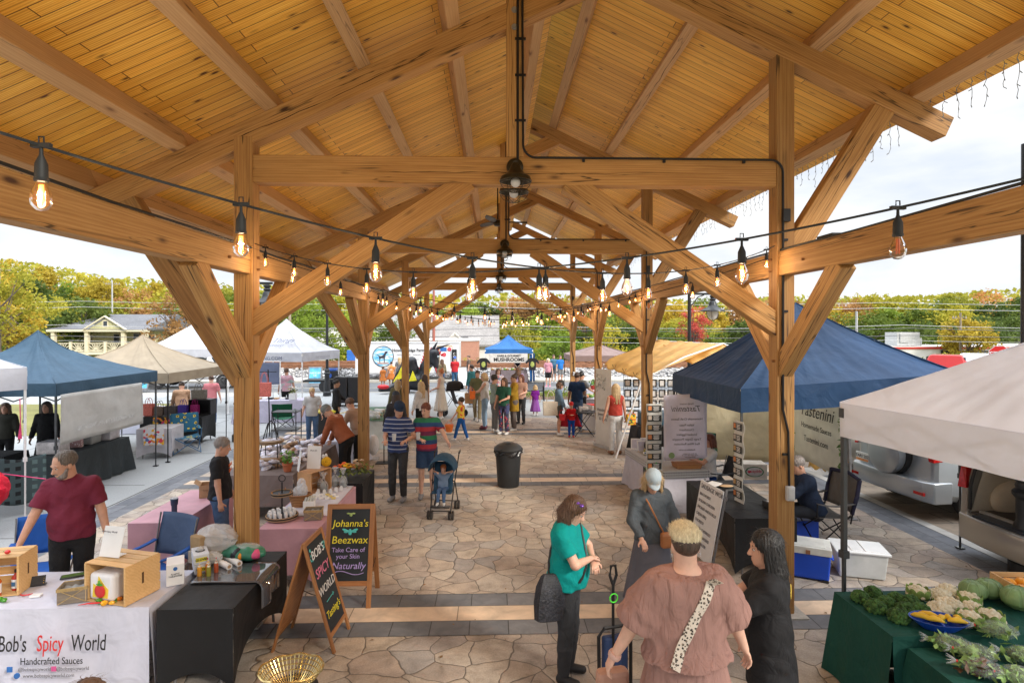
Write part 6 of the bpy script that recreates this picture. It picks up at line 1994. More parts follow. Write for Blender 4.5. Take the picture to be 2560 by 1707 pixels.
def jar_small(x,y,z,lb,grp,r=.0185,h=.075):
 t=thing("small_jar",lb,"jar",(x,y,z),0,grp)
 mb=MB();mb.lathe([(r,0),(r,h*.72),(0,h*.72)],12);mb.build('jar',WHITEP,t)
 mb=MB();mb.lathe([(r*1.05,h*.72),(r*1.05,h),(0,h)],12);mb.build('lid',PAPER,t)
 return t
j0=jar_small(-2.74-.13,7.48-.06,.782,"small white lidded jar standing on the lower tray","white jars on the lower tray")
for ring,m in((.155,14),(.10,8),(.055,3)):
 for k in range(m):
  a=2*math.pi*k/m
  dup(j0,loc=(-2.74+ring*math.cos(a),7.48+ring*math.sin(a),.782))
def tin(x,y,z,tilt):
 t=thing("balm_tin","dark balm tin with a pale lid on the upper tray","tin",(x,y,z),0,"balm tins on the upper tray")
 mb=MB();mb.lathe([(.028,0),(.028,.015),(0,.015)],14);mb.build('tin',BLKPL,t)
 mb=MB();mb.lathe([(.024,.0155),(.024,.017),(0,.017)],14);mb.build('lid',M("tin_lid",(.55,.6,.65),.3),t)
 return t
k0=tin(-2.74-.09,7.48,1.07,0)
for k in range(1,6):
 a=k*1.047+math.pi;dup(k0,loc=(-2.74+.09*math.cos(a),7.48+.09*math.sin(a),1.07))
for k,a in enumerate((-2.5,-1.5,-.3,1.6)):
 mb=MB();mb.ball((0,0,.025),(.009,.005,.03),8,6);o=mb.build("wooden_spoon",M("spoon_wood",(.40,.18,.06),.6),loc=(-2.74+.115*math.cos(a),7.48+.115*math.sin(a),1.075));o.rotation_euler=(0,.3,a)
 tag(o,("small wooden spoon at the left of the upper tray","small wooden spoon at the front of the upper tray","small wooden spoon at the right of the upper tray","small wooden spoon at the back of the upper tray")[k],"spoon")
twine_box("grey wooden box tied with twine on the pink table",-2.33,7.47,.757,8,.21,.16,.12)
WICK=pattern("wicker",'stripes',[(0,(.16,.06,.02)),(.25,(.36,.17,.06)),(.6,(.44,.22,.08)),(.85,(.2,.08,.03))],(1,1,42),.7)
t=thing("wicker_basket","brown wicker basket of cellophane bags behind the tiered tray","basket",(-2.68,7.98,.757))
mb=MB();mb.lathe([(0,0),(.10,0),(.12,.08),(.145,.16),(.15,.17),(.135,.165),(.11,.06),(0,.03)],30,None or(0,0,0),None,1.05,.85);mb.build('weave',WICK,t)
mb=MB();mb.tube([(.15*1.05*math.cos(a),.15*.85*math.sin(a),.17)for a in np.linspace(0,6.28,30)[:-1]],.009,6,True);mb.build('rim',WICK,t)
mb=MB();mb.tube([(-.15+.0,-.03,.17),(-.13,-.03,.21),(-.10,-.03,.17)],.008);mb.build('handle',WICK,t)
for k,(x,y)in enumerate(((-2.72,8.0),(-2.63,7.96),(-2.68,8.05))):
 crumple("gift_bag",("cellophane gift bag at the left in the wicker basket","cellophane gift bag at the right in the wicker basket","tall cellophane gift bag at the back of the wicker basket")[k],"gift bag",(x,y,.95+.03*k),(.06,.05,.08+.02*k),CRINK,20+k,amp=.3)
t=thing("display_box","white display box of rolled lip balms","box",(-2.53,7.92,.757),10)
mb=MB();mb.box((0,0,.05),(.15,.12,.10));mb.build('box',PAPER,t,smooth=False,bevel=.003)
for i in range(4):
 for j in range(3):
  mb=MB();mb.cyl((-.055+i*.036,-.04+j*.036,.09),(-.055+i*.036+.02,-.04+j*.036,.15),.014,n=10);mb.build('balm_tube',M("balm_paper",(.62,.64,.60),.6),t)
crate("wooden_crate","pine crate turned on its side on the pink table holding jars",(-2.70,8.72,.757),62,.42,.26,.32,M("plain_pine",(.58,.33,.16),.6,0,.12,4,.2,12),open_='front')
for k,(x,y)in enumerate(((-2.64,8.83),(-2.55,8.66),(-2.47,8.98),(-2.33,8.92))):
 t=thing("gift_jar",("cellophane wrapped jar at the back inside the crate","cellophane wrapped jar at the front inside the crate","cellophane wrapped jar right of the pine crate","rightmost cellophane wrapped jar on the pink table")[k],"gift jar",(x,y,.757),0)
 mb=MB();mb.lathe([(.05,0),(.055,.02),(.055,.09),(0,.09)],16);mb.build('jar',M("jar_dark",(.06,.09,.09),.2),t)
 mb=MB();mb.lathe([(.06,0),(.068,.09),(.05,.15),(.012,.19),(.035,.26),(.055,.29)],18,sx=1,sy=1);mb.build('cellophane',FILMC,t)
 mb=MB();mb.tube([(.016*math.cos(a),.016*math.sin(a),.19)for a in np.linspace(0,6.28,10)[:-1]],.004,5,True);mb.tube([(0,-.02,.19),(.05,-.04,.13),(.06,-.03,.05)],.003,4);mb.build('ribbon',BLKPL,t)
t=thing("plush_bee","round yellow and black knitted bee on the pine crate","toy",(-2.58,8.88,1.09),-30)
mb=MB();mb.ball((0,0,.075),(.085,.075,.075),20,14);mb.build('body',M("bee_yellow",(.72,.42,.02),.9,0,.15,50,.4,60),t)
mb=MB()
for x in(-.035,-.068):mb.lathe([(.001+math.sqrt(max(0,1-(x/.085)**2))*.077,-.008),(.001+math.sqrt(max(0,1-(x/.085)**2))*.077,.008)],20,(x,0,.075),rotm(0,90,0))
mb.build('stripes',BLKPL,t)
for s in(-1,1):
 mb=MB();mb.ball((-.03,s*.03,.16),(.03,.012,.035),10,6);mb.build('wing',PAPER,t)
mb=MB()
for s in(-1,1):mb.ball((.06,s*.02-.045,.09),.006,6,4)
mb.build('eyes',INK,t)
t=thing("price_list","white PRICES sheet standing on the pine crate","sign",(-2.72,8.74,1.085),-6)
mb=MB();mb.box((0,0,.18),(.21,.004,.34),rotm(-8,0,0));mb.build('sheet',PAPER,t,smooth=False)
text("PRICES",.036,GREYPR,t,(.01,-.040,.29),rotm(-8,0,0)@fr_)
mb=MB()
for k in range(9):mb.box(Vector((0,-.004,.0))+rotm(-8,0,0)@Vector((0,0,.26-k*.022)),(.14-.02*(k%3),.002,.003),rotm(-8,0,0))
mb.build('printed_lines',GREYPR,t,smooth=False)
t=thing("price_list","narrow white list leaning left of the PRICES sheet","sign",(-2.90,8.62,1.085),-60)
mb=MB();mb.box((0,0,.15),(.13,.004,.3),rotm(-8,0,0));mb.build('sheet',PAPER,t,smooth=False)
for k,(x,y)in enumerate(((-2.72,8.45),(-2.57,8.4),(-2.50,8.52),(-2.42,8.56),(-2.36,8.64),(-2.30,8.70),(-2.60,8.55))):
 t=thing("scent_sign","small white arched scent card standing in front of the pine crate","card",(x,y,.765),-8,"arched scent cards on the pink table")
 mb=MB();mb.prism([(-.026,0),(.026,0),(.026,.045),(.018,.068),(0,.078),(-.018,.068),(-.026,.045)],(0,0,0),(1,0,0),(0,0,1),.004);mb.build('card',PAPER,t,smooth=False)
 mb=MB();mb.box((0,-.0015,.045),(.03,.002,.004));mb.box((0,-.0015,.033),(.024,.002,.004));mb.build('print',INK,t,smooth=False)
for k in range(14):
 mb=MB();mb.box((0,0,.012),(.06,.045,.024))
 o=mb.build("soap_bar",PAPER if k%4 else M("soap_yellow",(.7,.55,.2),.6),bevel=.003,loc=(-2.66+(k%5)*.09+.02*(k//5),8.28+(k//5)*.09,.765));o.rotation_euler=(0,0,R(12+9*math.sin(k)))
 tag(o,"small pale wrapped soap bar in front of the pine crate" if k%4 else "yellow soap bar among the pale wrapped ones","soap","soap bars on the pink table")
def bouquet(lb,x,y,z,mats,seed,r=.11):
 t=thing("bouquet",lb,"flowers",(x,y,z));rg=random.Random(seed);lf=MB()
 for i in range(60):leafq(lf,(rg.gauss(0,r*.6),rg.gauss(0,r*.6),rg.uniform(.03,.22)),.045,rg)
 lf.build('leaves',M("leaf_olive",(.16,.20,.05),.6,0,.3),t,smooth=False)
 for k,m_ in enumerate(mats):
  mb=MB()
  for i in range(9):
   c=Vector((rg.gauss((k-1)*.08,.05),rg.gauss(0,.05),rg.uniform(.16,.27)))
   for q in range(10):
    a=q*.628;mb.ball(c+Vector((.024*math.cos(a),.024*math.sin(a),0)),(.014,.014,.006),5,3)
   mb.ball(c+Vector((0,0,.006)),.012,6,4)
  mb.build('blossoms',m_,t)
bouquet("bouquet of yellow and orange flowers on the small black table",-2.44,9.6,.73,[M("petal_orange",(.75,.14,.03),.7),M("petal_yellow",(.85,.52,.02),.7),M("petal_rust",(.45,.2,.06),.7)],3)
bouquet("bundle of dried brown and white flowers at the right of the bouquet",-2.24,9.75,.73,[M("petal_cream",(.6,.5,.35),.8),M("petal_brown",(.35,.2,.1),.8)],5)
potted("terracotta pot of bright green herbs on the taupe table",(-3.55,9.95,.757),.085,h=.15,seed=4)
WRAP=M("wrap_white",(.62,.62,.72),.3,0,.2,20,.7,30)
wv=[]
for s in range(4):
 rgk=random.Random(50+s)
 ks=[(Vector((rgk.gauss(0,1),rgk.gauss(0,1),rgk.gauss(0,1)))*5,rgk.uniform(0,6))for _ in range(6)]
 mb=MB();mb.ball((0,0,0),(.10,.065,.04),18,10,None,lambda p:1+.5*(sum(abs(math.sin(p.dot(a)+b))for a,b in ks)/6-.6));wv.append(mb.mesh("wrapped_loaf_mesh",[WRAP if s%4<3 else M("wrap_brown",(.38,.24,.14),.4,0,.3,12,.5,20)],ang=25))
rg=random.Random(9)
for i in range(85):
 o=bpy.data.objects.new("wrapped_pastry",wv[i%4]);COL.objects.link(o)
 x=rg.uniform(-4.5,-3.5);y=rg.uniform(9.95,12.2)
 if y<10.3 and x>-3.8:y+=.4
 o.location=(x,y,.79+.10*(rg.random()**2)+(.05 if y>10.8 else 0));o.rotation_euler=(rg.uniform(-.4,.4),rg.uniform(-.4,.4),rg.uniform(0,6.28))
 tag(o,"brown crumpled pastry bag in the heap on the taupe table" if i%4==3 else "white crumpled wrapped pastry in the heap on the taupe table","pastry","wrapped pastries heaped on the taupe table")
t=thing("wire_stand","black wire ladder stand with shelves of wrapped pastries at the post","stand",(-3.98,10.3,.757))
for s in(-1,1):
 mb=MB();mb.tube([(s*.18,-.12,0),(s*.13,-.02,.45),(s*.06,.03,.75),(0,.03,.82)],.009,6);mb.build('side_wire',BLACKM,t)
 mb=MB();mb.tube([(s*.16,.18,0),(s*.12,.1,.45),(s*.05,.04,.75),(0,.03,.82)],.009,6);mb.build('side_wire',BLACKM,t)
for z in(.12,.42):
 mb=MB();mb.lathe([(0,z),(.2,z),(.22,z+.05)],20);mb.build('shelf_tray',WT,t)
for k,(x,y,z)in enumerate(((-4.05,10.3,.91),(-3.92,10.34,.92),(-4.02,10.27,1.22),(-3.9,10.32,1.22))):
 o=bpy.data.objects.new("wrapped_pastry",wv[k%3]);COL.objects.link(o);o.location=(x,y,z);tag(o,"white crumpled wrapped pastry on a shelf of the wire ladder stand","pastry","wrapped pastries on the wire stand")
t=thing("equipment_rack","black wire rack with a yellow lidded bin behind the bending man","rack",(-5.3,14.8,0))
for x in(-.3,.3):
 for y in(-.2,.2):
  mb=MB();mb.cyl((x,y,0),(x,y,1.15),.012);mb.build('upright',BLACKM,t)
for z in(.25,.65,1.1):
 mb=MB();mb.box((0,0,z),(.64,.44,.02));mb.build('shelf',BLKPL,t,smooth=False)
box_obj("storage_bin","black bin with a yellow lid between the standing vendors","bin",(-5.0,17.2,0),5,(.55,.4,.72),BLKPL,.02);box_obj("bin_lid","yellow lid lying on the black storage bin","lid",(-5.0,17.2,.72),5,(.58,.43,.05),M("yellow_plastic",(.65,.55,.03),.4),.01)
for k,x in enumerate((-6.35,-5.75)):
 t=thing("insulated_cart",("left tall black insulated food cart by the road","right tall black insulated food cart by the road")[k],"cart",(x,24.2,0))
 mb=MB();mb.box((0,0,.68),(.56,.7,1.1));mb.build('cabinet',BLKPL,t,bevel=.04)
 mb=MB();mb.tube([(-.14,-.2,1.23),(-.12,-.2,1.31),(.12,-.2,1.31),(.14,-.2,1.23)],.016);mb.build('handle',BLKPL,t)
 for sx in(-.2,.2):
  for sy in(-.25,.25):
   mb=MB();mb.cyl((sx-.02,sy,.065),(sx+.02,sy,.065),.065);mb.build('wheel',BLKPL,t)
t=thing("menu_stand","white menu board tilted on the table behind the second left post","sign",(-3.4,13.1,.757),-20)
mb=MB();mb.box((0,0,.17),(.34,.008,.44),rotm(-32,0,-20));mb.build('board',PAPER,t,smooth=False)
crumple("shopping_bag","teal shopping bag by the menu board","bag",(-3.5,14.2,.92),(.12,.1,.16),M("teal_bag",(.02,.30,.28),.6),31,amp=.15)
t=thing("sign_stand","thin black floor stand by the second left post","stand",(-2.62,13.75,0))
mb=MB();mb.box((0,0,.012),(.36,.28,.016));mb.build('base',BLACKM,t,smooth=False);mb=MB();mb.cyl((0,0,.01),(0,0,1.25),.012);mb.build('rod',BLACKM,t)
rg=random.Random(19)
for i in range(16):
 mb=MB();w_=rg.uniform(.08,.2);mb.box((0,0,.04),(w_,rg.uniform(.08,.2),rg.uniform(.03,.1)))
 o=mb.build("pastry_box",[PAPER,M("kraft",(.5,.38,.22),.8),M("green_box",(.2,.3,.15),.7),WHITEP][i%4],bevel=.004,loc=(rg.uniform(-3.75,-2.95),rg.uniform(15.5,17.8),.765));o.rotation_euler=(0,0,rg.uniform(0,3))
 tag(o,("small white carton among the boxes on the sage covered table","small brown kraft carton among the boxes on the sage covered table","small green carton among the boxes on the sage covered table","small white plastic tub among the boxes on the sage covered table")[i%4],"box","small boxes on the sage covered table")
crumple("cake_cover","clear dome of pastries at the front of the sage covered table","food cover",(-3.3,15.55,.88),(.2,.16,.13),CRINK,44,amp=.1)
for k,(x,y,s_,m_,lb,nm)in enumerate(((-8.7,11.55,(.42,.34,.24),M("tote_clear",(.62,.58,.58),.3,0,.25,9),"clear plastic tub of packets at the near end of the black table","plastic_tub"),(-8.65,12.05,(.3,.1,.34),None,"pink polka dot gift bag on the black table","gift_bag"),(-8.7,12.5,(.36,.4,.28),M("tote_grey",(.30,.31,.30),.5),"grey plastic tub behind the polka dot bag","plastic_tub"),(-8.62,12.98,(.36,.42,.2),M("tote_pale",(.5,.48,.5),.35,0,.2,7),"pale lidded tub at the far end of the black table","plastic_tub"))):
 if m_ is None:m_=pattern("polka",'spots',[(0,(.75,.7,.7)),(.3,(.42,.25,.25))],(26,26,26),.8)
 o=box_obj(nm,lb,"tub" if 'tub' in nm else "bag",(x,y,.765),8,s_,m_,.02)
WOV={k:M("woven_"+k,c,.7,0,.25,40,.5,60)for k,c in dict(coral=(.62,.16,.13),grey=(.25,.24,.22),purple=(.06,.03,.35),magenta=(.35,.02,.18),brown=(.14,.10,.08),dark=(.08,.07,.08),blue=(.03,.15,.45)).items()}
def tote(lb,x,y,z,w,h,d,m_,rz=0,hang=0.16):
 t=thing("woven_bag",lb,"bag",(x,y,z),rz)
 mb=MB();mb.loft([[Vector((sx*w/2*k,sy*d/2*k2,zz))for sx,sy in((-1,-1),(1,-1),(1,1),(-1,1))]for zz,k,k2 in((0,.92,1),(h*.5,.97,.95),(h,1.0,.8))]);mb.build('body',m_,t,smooth=False,bevel=.012)
 for s in(-1,1):
  mb=MB();mb.tube([(-w*.25,s*d*.35,h-.02)]+[(-w*.25*math.cos(a),s*d*.35,h+hang*math.sin(a))for a in np.linspace(0,3.14,9)]+[(w*.25,s*d*.35,h-.02)],.008,6);mb.build('handle',m_,t)
tote("coral woven bag at the left of the bag table",-9.72,16.4,.765,.28,.34,.16,WOV['coral'])
tote("dark brown woven bag beside the coral one",-9.42,16.4,.765,.26,.26,.16,WOV['brown'])
tote("grey and coral woven bag in the middle of the bag table",-9.10,16.4,.765,.32,.28,.16,WOV['dark'],10)
tote("purple woven bag on the bag table",-8.78,16.42,.765,.24,.30,.16,WOV['purple'])
tote("magenta woven bag in the black crate",-8.52,16.55,.79,.22,.26,.14,WOV['magenta'])
t=thing("display_crate","black open crate on the bag table","crate",(-8.40,16.75,.765),0)
for a,b_ in(((0,0,.01),(.62,.36,.02)),((0,0,.42),(.62,.36,.02)),((-.3,0,.215),(.02,.36,.41)),((.3,0,.215),(.02,.36,.41)),((0,.17,.215),(.6,.02,.41))):
 mb=MB();mb.box(a,b_);mb.build('panel',BLKPL,t,smooth=False)
tote("pale grey felt bag standing on the black crate",-8.50,16.75,1.2,.40,.26,.2,WOV['grey'],0,.2)
tote("coral woven bag hanging from the pole by the near left post",-6.82,17.2,1.2,.40,.42,.12,WOV['coral'],0,.30)
t=thing("garment_stand","black pole stand holding the hanging coral bag","stand",(-6.75,17.3,0));mb=MB();mb.cyl((0.05,0,0),(0,0,2.0),.018);mb.beam((-.3,0,1.93),(.25,0,1.93),.02,.02);mb.build('pole',BLACKM,t)
FLOR=pattern("floral_runner",'cells',[(0,(.02,.015,.02)),(.35,(.65,.05,.12)),(.5,(.75,.45,.03)),(.62,(.05,.16,.45)),(.72,(.72,.25,.02)),(.85,(.02,.015,.02))],(18,18,18),.8)
FLORW=pattern("floral_white",'cells',[(0,(.72,.70,.72)),(.5,(.7,.06,.1)),(.62,(.8,.45,.04)),(.74,(.72,.7,.72)),(.8,(.1,.2,.5)),(.87,(.8,.3,.03))],(16,16,16),.8)
mb=MB();mb.box((0,-.008,-.12),(1.05,.008,.24));o=mb.build("table_runner",FLOR,loc=(-8.95,16.18,.75));tag(o,"black flowered runner hanging off the bag table","cloth")
mb=MB();mb.box((0,-.008,-.06),(1.05,.006,.13));o=mb.build("table_runner",pattern("orange_runner",'noise',[(.3,(.75,.18,.01)),(.7,(.85,.45,.03))],(12,12,12)),loc=(-8.95,16.18,.50));tag(o,"orange hem cloth hanging below the black flowered runner","cloth")
mb=MB();mb.box((0,-.01,-.16),(.46,.008,.42));o=mb.build("table_runner",FLORW,loc=(-8.38,14.34,.72));o.rotation_euler=(0,0,R(8));tag(o,"white flowered runner hanging off the white stretch table","cloth")
rg=random.Random(23)
for i in range(26):
 mb=MB();mb.ball((0,0,.03),(rg.uniform(.04,.1),rg.uniform(.04,.08),.035),10,6)
 c=rg.choice([(.6,.6,.6),(.4,.15,.08),(.1,.1,.12),(.6,.35,.3),(.25,.2,.15)])
 tag(mb.build("craft_item",M("craft_%d"%int(sum(c)*100),c,.6),loc=(rg.uniform(-11.1,-9.4),rg.uniform(17.9,18.5),.757)),{186:""}.get(0,"small craft item laid out on the far white table behind the tan canopy"),"craft item","craft items on the far white table")
camp_chair("blue camping chair with sunflower print fabric",(-8.0,15.1),35,pattern("sunflower",'spots',[(0,(.10,.05,.02)),(.16,(.78,.60,.05)),(.30,(.02,.14,.25))],(9,9,9),.8),M("blue_tube",(.03,.12,.25),.5),.62,.44,.98,fab2=pattern("sunflower",'spots',[],()))
BLF=cloth("blue_canvas",(.015,.09,.36),.7,.1,.4,5)
camp_chair("blue camping chair behind the man's right side",(-5.35,6.85),20,BLF,GREYTUBE,.6,.44,.92)
camp_chair("blue camping chair with one arm reaching the pink table",(-3.98,6.72),-25,BLF,GREYTUBE,.6,.44,.95,fab2=cloth("blue_grey_mesh",(.10,.15,.26),.8,.3))
camp_chair("green camping chair behind the second white canopy pole",(-6.6,18.2),190,cloth("green_canvas",(.01,.10,.05),.8,.1),BLACKM,.55,.44,.9)
camp_chair("green folding chair against the cream sheet wall",(4.55,12.2),-20,cloth("green_canvas",(.01,.10,.05)),BLACKM,.5,.44,.9)
PLAID=pattern("plaid",'check',[(.10,.16,.16),(.045,.07,.075),(.045,.07,.075),(.006,.008,.01)],(7,7,7),.9)
t=thing("blanket_chair","chair draped in a dark green plaid blanket at the left edge","chair",(-8.25,10.0,0),35)
mb=MB();mb.grid(lambda u,v:((u-.5)*.95,.05*math.sin(u*9),1.0-.78*v+.03*math.sin(u*7)),20,12);mb.build('blanket',PLAID,t,solid=.01)
for s in(-1,1):
 mb=MB();mb.tube([(s*.4,.02,0),(-s*.35,.5,.55)],.012);mb.build('leg',GREYTUBE,t);mb=MB();mb.tube([(s*.42,.04,.0),(s*.42,.06,1.0)],.012);mb.build('back_post',GREYTUBE,t)
mb=MB();mb.tube([(-1.0,.0,0),(0,-.25,-.12),(.95,-.1,-.3)],.008,5);o=mb.build("cord",M("pink_cord",(.72,.06,.2)),loc=(-8.3,9.7,1.05));tag(o,"pink cord stretched in front of the plaid blanket","cord")
mb=MB();mb.tube([(0,0,0),(.01,0,-.45),(0,0,-.7)],[.008,.008,.03],6);o=mb.build("pink_tassel",M("pink_cord",(.72,.06,.2)),loc=(-8.25,10.2,2.0));tag(o,"pink tassel hanging under the slate blue valance","tassel")
crumple("red_cloth","red folded cloth cut off by the left edge","cloth",(-7.85,9.05,.72),(.30,.3,.30),cloth("red_cloth",(.60,.015,.04),.8,.05),61,amp=.15)
bouquet("vase of pink and green flowers on the table by the baking canopy",-6.95,20.0,.95,[M("petal_pink",(.7,.4,.35),.8),M("petal_white",(.7,.7,.65),.8)],7,.12)
t=thing("vase","white square vase under the pink flowers","vase",(-6.95,20.0,.757));mb=MB();mb.box((0,0,.12),(.22,.2,.24));mb.build('pot',WHITEP,t,bevel=.01)
for i in range(8):
 box_obj("pastry_tray","small dark tray of pastries on the baking stall table","tray",(-8.6+i*.2,20.25,.757),5,(.15,.2,.05),[PAPER,BLKPL,CARD][i%3],.005,"pastry trays on the baking stall table")
t,L=banner("screen_panel","blue grey cloth panel hanging in front of the baking canopy",(-8.85,20.9),(-7.75,20.9),2.0,.8,cloth("panel_blue",(.15,.18,.27),.8,.2),.01)
mb=MB();mb.beam((-.62,0,2.05),(.62,0,2.05),.03,.03);mb.beam((-.58,0,0),(-.58,0,2.05),.03,.03);mb.beam((.58,0,0),(.58,0,2.05),.03,.03);mb.beam((-.6,0,1.2),(.6,0,1.2),.02,.02);mb.build('frame',WHITETUBE,t,smooth=False)
t=thing("generator","black and blue petrol generator on a trailer bed behind the baking canopy","generator",(-8.3,29.8,.62))
mb=MB();mb.box((0,0,.25),(.62,.45,.42));mb.build('engine',BLKPL,t,bevel=.03);mb=MB();mb.box((-.05,-.02,.5),(.5,.42,.1));mb.cyl((-.1,-.24,.2),(-.1,-.3,.2),.11);mb.build('blue_cover',M("gen_blue",(.03,.1,.4),.4),t)
mb=MB();mb.tube([(-.35,-.25,0),(-.35,-.25,.6),(.35,-.25,.6),(.35,-.25,0)],.02);mb.tube([(-.35,.25,0),(-.35,.25,.6),(.35,.25,.6),(.35,.25,0)],.02);mb.build('frame',BLACKM,t)
t=thing("utility_trailer","low black trailer bed carrying the generator","trailer",(-8.6,29.9,0));mb=MB();mb.box((0,0,.56),(2.2,1.2,.1));mb.build('bed',BLACKM,t,smooth=False)
for s in(-1,1):
 mb=MB();mb.cyl((0,s*.62,.28),(0,s*.5,.28),.28,n=20);mb.build('wheel',BLKPL,t)
mb=MB();mb.tube([(-6.5,20.4,.75),(-6.2,20.6,.3),(-5.9,21.5,.02),(-5.5,22.6,.02),(-4.9,23.4,.02),(-4.4,22.8,.02)],.012,6);tag(mb.build("yellow_cable",M("yellow_cable",(.65,.45,.05),.6)),"yellow extension cable running over the paving to the stall","cable")
mb=MB();mb.tube([(-6.3,15.9,.012),(-5.2,16.2,.012),(-4.6,16.0,.012)],.012,6);mb.tube([(-6.3,15.0,.012),(-5.2,15.1,.012)],.012,6);tag(mb.build("yellow_cable",M("yellow_cable",(.65,.45,.05),.6)),"short yellow cable lying between the taupe table and the rack","cable")
# ------------------------------------------------------------------ vegetables on the green tables
rg=random.Random(31)
BRO=M("broccoli",(.055,.135,.032),.85,0,.5,22,1.0,110)
BROL=M("broccoli_light",(.09,.19,.04),.8,0,.3,14,1.0,90)
CAU=M("cauliflower",(.78,.71,.52),.75,0,.12,10,1.0,60)
VLEAF=M("veg_leaf",(.22,.34,.08),.6,0,.35,7,.5,14)
CABB=M("cabbage",(.20,.31,.12),.5,0,.25,5,.5,9)
def floret(mb,r,n,seed,flat=.75,cr=.28,sub=True):
 q=random.Random(seed)
 for i in range(n):
  ph=math.acos(1-1.35*(i+.5)/n);th=i*2.39996
  d=Vector((math.sin(ph)*math.cos(th),math.sin(ph)*math.sin(th),math.cos(ph)))
  c=Vector((d.x*r,d.y*r,d.z*r*flat+r*.35))*q.uniform(.80,.92)
  s=r*cr*q.uniform(.8,1.2)
  mb.ball(c,s,9,6,None,lambda p:1+.10*math.sin(11*p.x+i)*math.sin(12*p.y)+.08*math.sin(13*p.z+i))
def broccoli(lb,x,y,r,a,z=.757):
 t=thing("broccoli",lb,"broccoli",(x,y,z),a)
 mb=MB();floret(mb,r,60,a,.85,.225);mb.ball((0,0,r*.4),(r*.8,r*.8,r*.62),14,8);mb.build('head',BRO,t,ang=80)
 mb=MB();floret(mb,r*.93,8,a+5,.8,.30);mb.cyl((0,0,r*.1),(r*.9,-r*.3,r*.1),r*.22,r*.18);mb.build('stalk',BROL,t)
pb=[(3.32,5.04,.075),(3.50,5.13,.072),(3.34,4.86,.08),(3.49,4.94,.07),(3.64,5.02,.065),(3.42,4.69,.082),(3.56,4.80,.078),(3.71,4.94,.075),(3.68,4.78,.08)]
lbs=["at the far left corner of the green table","behind the far left corner one","at the left edge nearer the camera","in the middle of the left group","at the back right with brighter green","nearest the camera at the table edge","behind the nearest head","beside the trimmed cauliflower","beside the blue bowl"]
for(x,y,r),s in zip(pb,lbs):broccoli("broccoli head "+s,x,y,r,int(x*997)%360)
def cauli(lb,x,y,r,a,lv=0,z=.757):
 t=thing("cauliflower",lb,"cauliflower",(x,y,z),a)
 mb=MB();floret(mb,r,44,a,.72,.27);mb.ball((0,0,r*.4),(r*.85,r*.85,r*.6),14,8);mb.build('curd',CAU,t,ang=80)
 mb=MB()
 for k in range(5+lv*4):
  b=k*6.283/(5+lv*4);up=.5+.5*lv
  mb.grid(lambda u,v,b=b,up=up:(math.cos(b+(u-.5)*.9)*r*(1.06+.05*math.sin(v*3)),math.sin(b+(u-.5)*.9)*r*1.06,r*(.05+v*up*(1-(2*u-1)**2*.5))),5,4)
 mb.build('leaves',VLEAF,t,solid=.003)
pc=[(3.90,5.10,.085,1),(4.06,5.04,.085,0),(4.21,5.12,.085,0),(3.84,4.77,.095,0),(4.00,4.85,.092,0),(4.27,4.96,.085,1),(4.15,4.79,.08,0),(3.98,4.62,.088,1),(4.16,4.63,.09,1)]
lbs=["with green leaves standing at the back left","at the back in the middle","at the back right of the pile","large and bare in front","bare in the centre of the pile","with leaf tips in front of the cabbages","small and bare behind the leafy front one","leafy at the front beside the blue bowl","in a cup of pale green leaves at the front right"]
for(x,y,r,l_),s in zip(pc,lbs):cauli("cauliflower "+s,x,y,r,int(x*771)%360,l_)
for k,(x,y,r)in enumerate(((4.36,5.03,.10),(4.53,5.05,.10),(4.60,4.84,.115))):
 t=thing("cabbage",("left green cabbage behind the cauliflowers","round green cabbage at the back by the crate","largest pale veined cabbage in front of the crate")[k],"cabbage",(x,y,.757),k*70)
 mb=MB();mb.ball((0,0,r*.85),(r*1.05,r,r*.85),26,16,None,lambda p:1+.02*math.sin(7*math.atan2(p.y,p.x)));mb.build('head',CABB,t)
 mb=MB()
 for j in range(7):
  b=j*.9
  mb.grid(lambda u,v,b=b:tuple(Vector((math.cos(b+(u-.5)*1.5)*math.sin(.5+1.5*v),math.sin(b+(u-.5)*1.5)*math.sin(.5+1.5*v),math.cos(.5+1.5*v)*.85))*(r*(1.04+.05*v+.012*math.sin(u*12)))+Vector((0,0,r*.85))),8,7)
 mb.build('outer_leaf',CABB,t,solid=.003)
 mb=MB()
 for j in range(7):
  b=j*.9
  mb.tube([Vector((math.cos(b)*math.sin(q),math.sin(b)*math.sin(q),math.cos(q)*.85))*r*1.09+Vector((0,0,r*.85))for q in np.linspace(.4,1.9,6)],[.004,.0035,.003,.002,.0015,.001],5)
 mb.build('veins',M("cabbage_vein",(.32,.43,.20),.6),t)
t=thing("veg_bowl","blue plastic divided bowl of yellow squash","bowl",(3.66,4.56,.757),-14)
mb=MB();mb.lathe([(0,.006),(.09,.006),(.13,.05),(.155,.075),(.16,.075),(.135,.045),(.095,0),(0,0)],32,sx=1.35,sy=.85);mb.box((0,0,.035),(.012,.2,.06));mb.build('bowl',M("blue_plastic",(.01,.07,.45),.35),t)
SQ=M("squash",(.80,.50,.03),.4,0,.08,8)
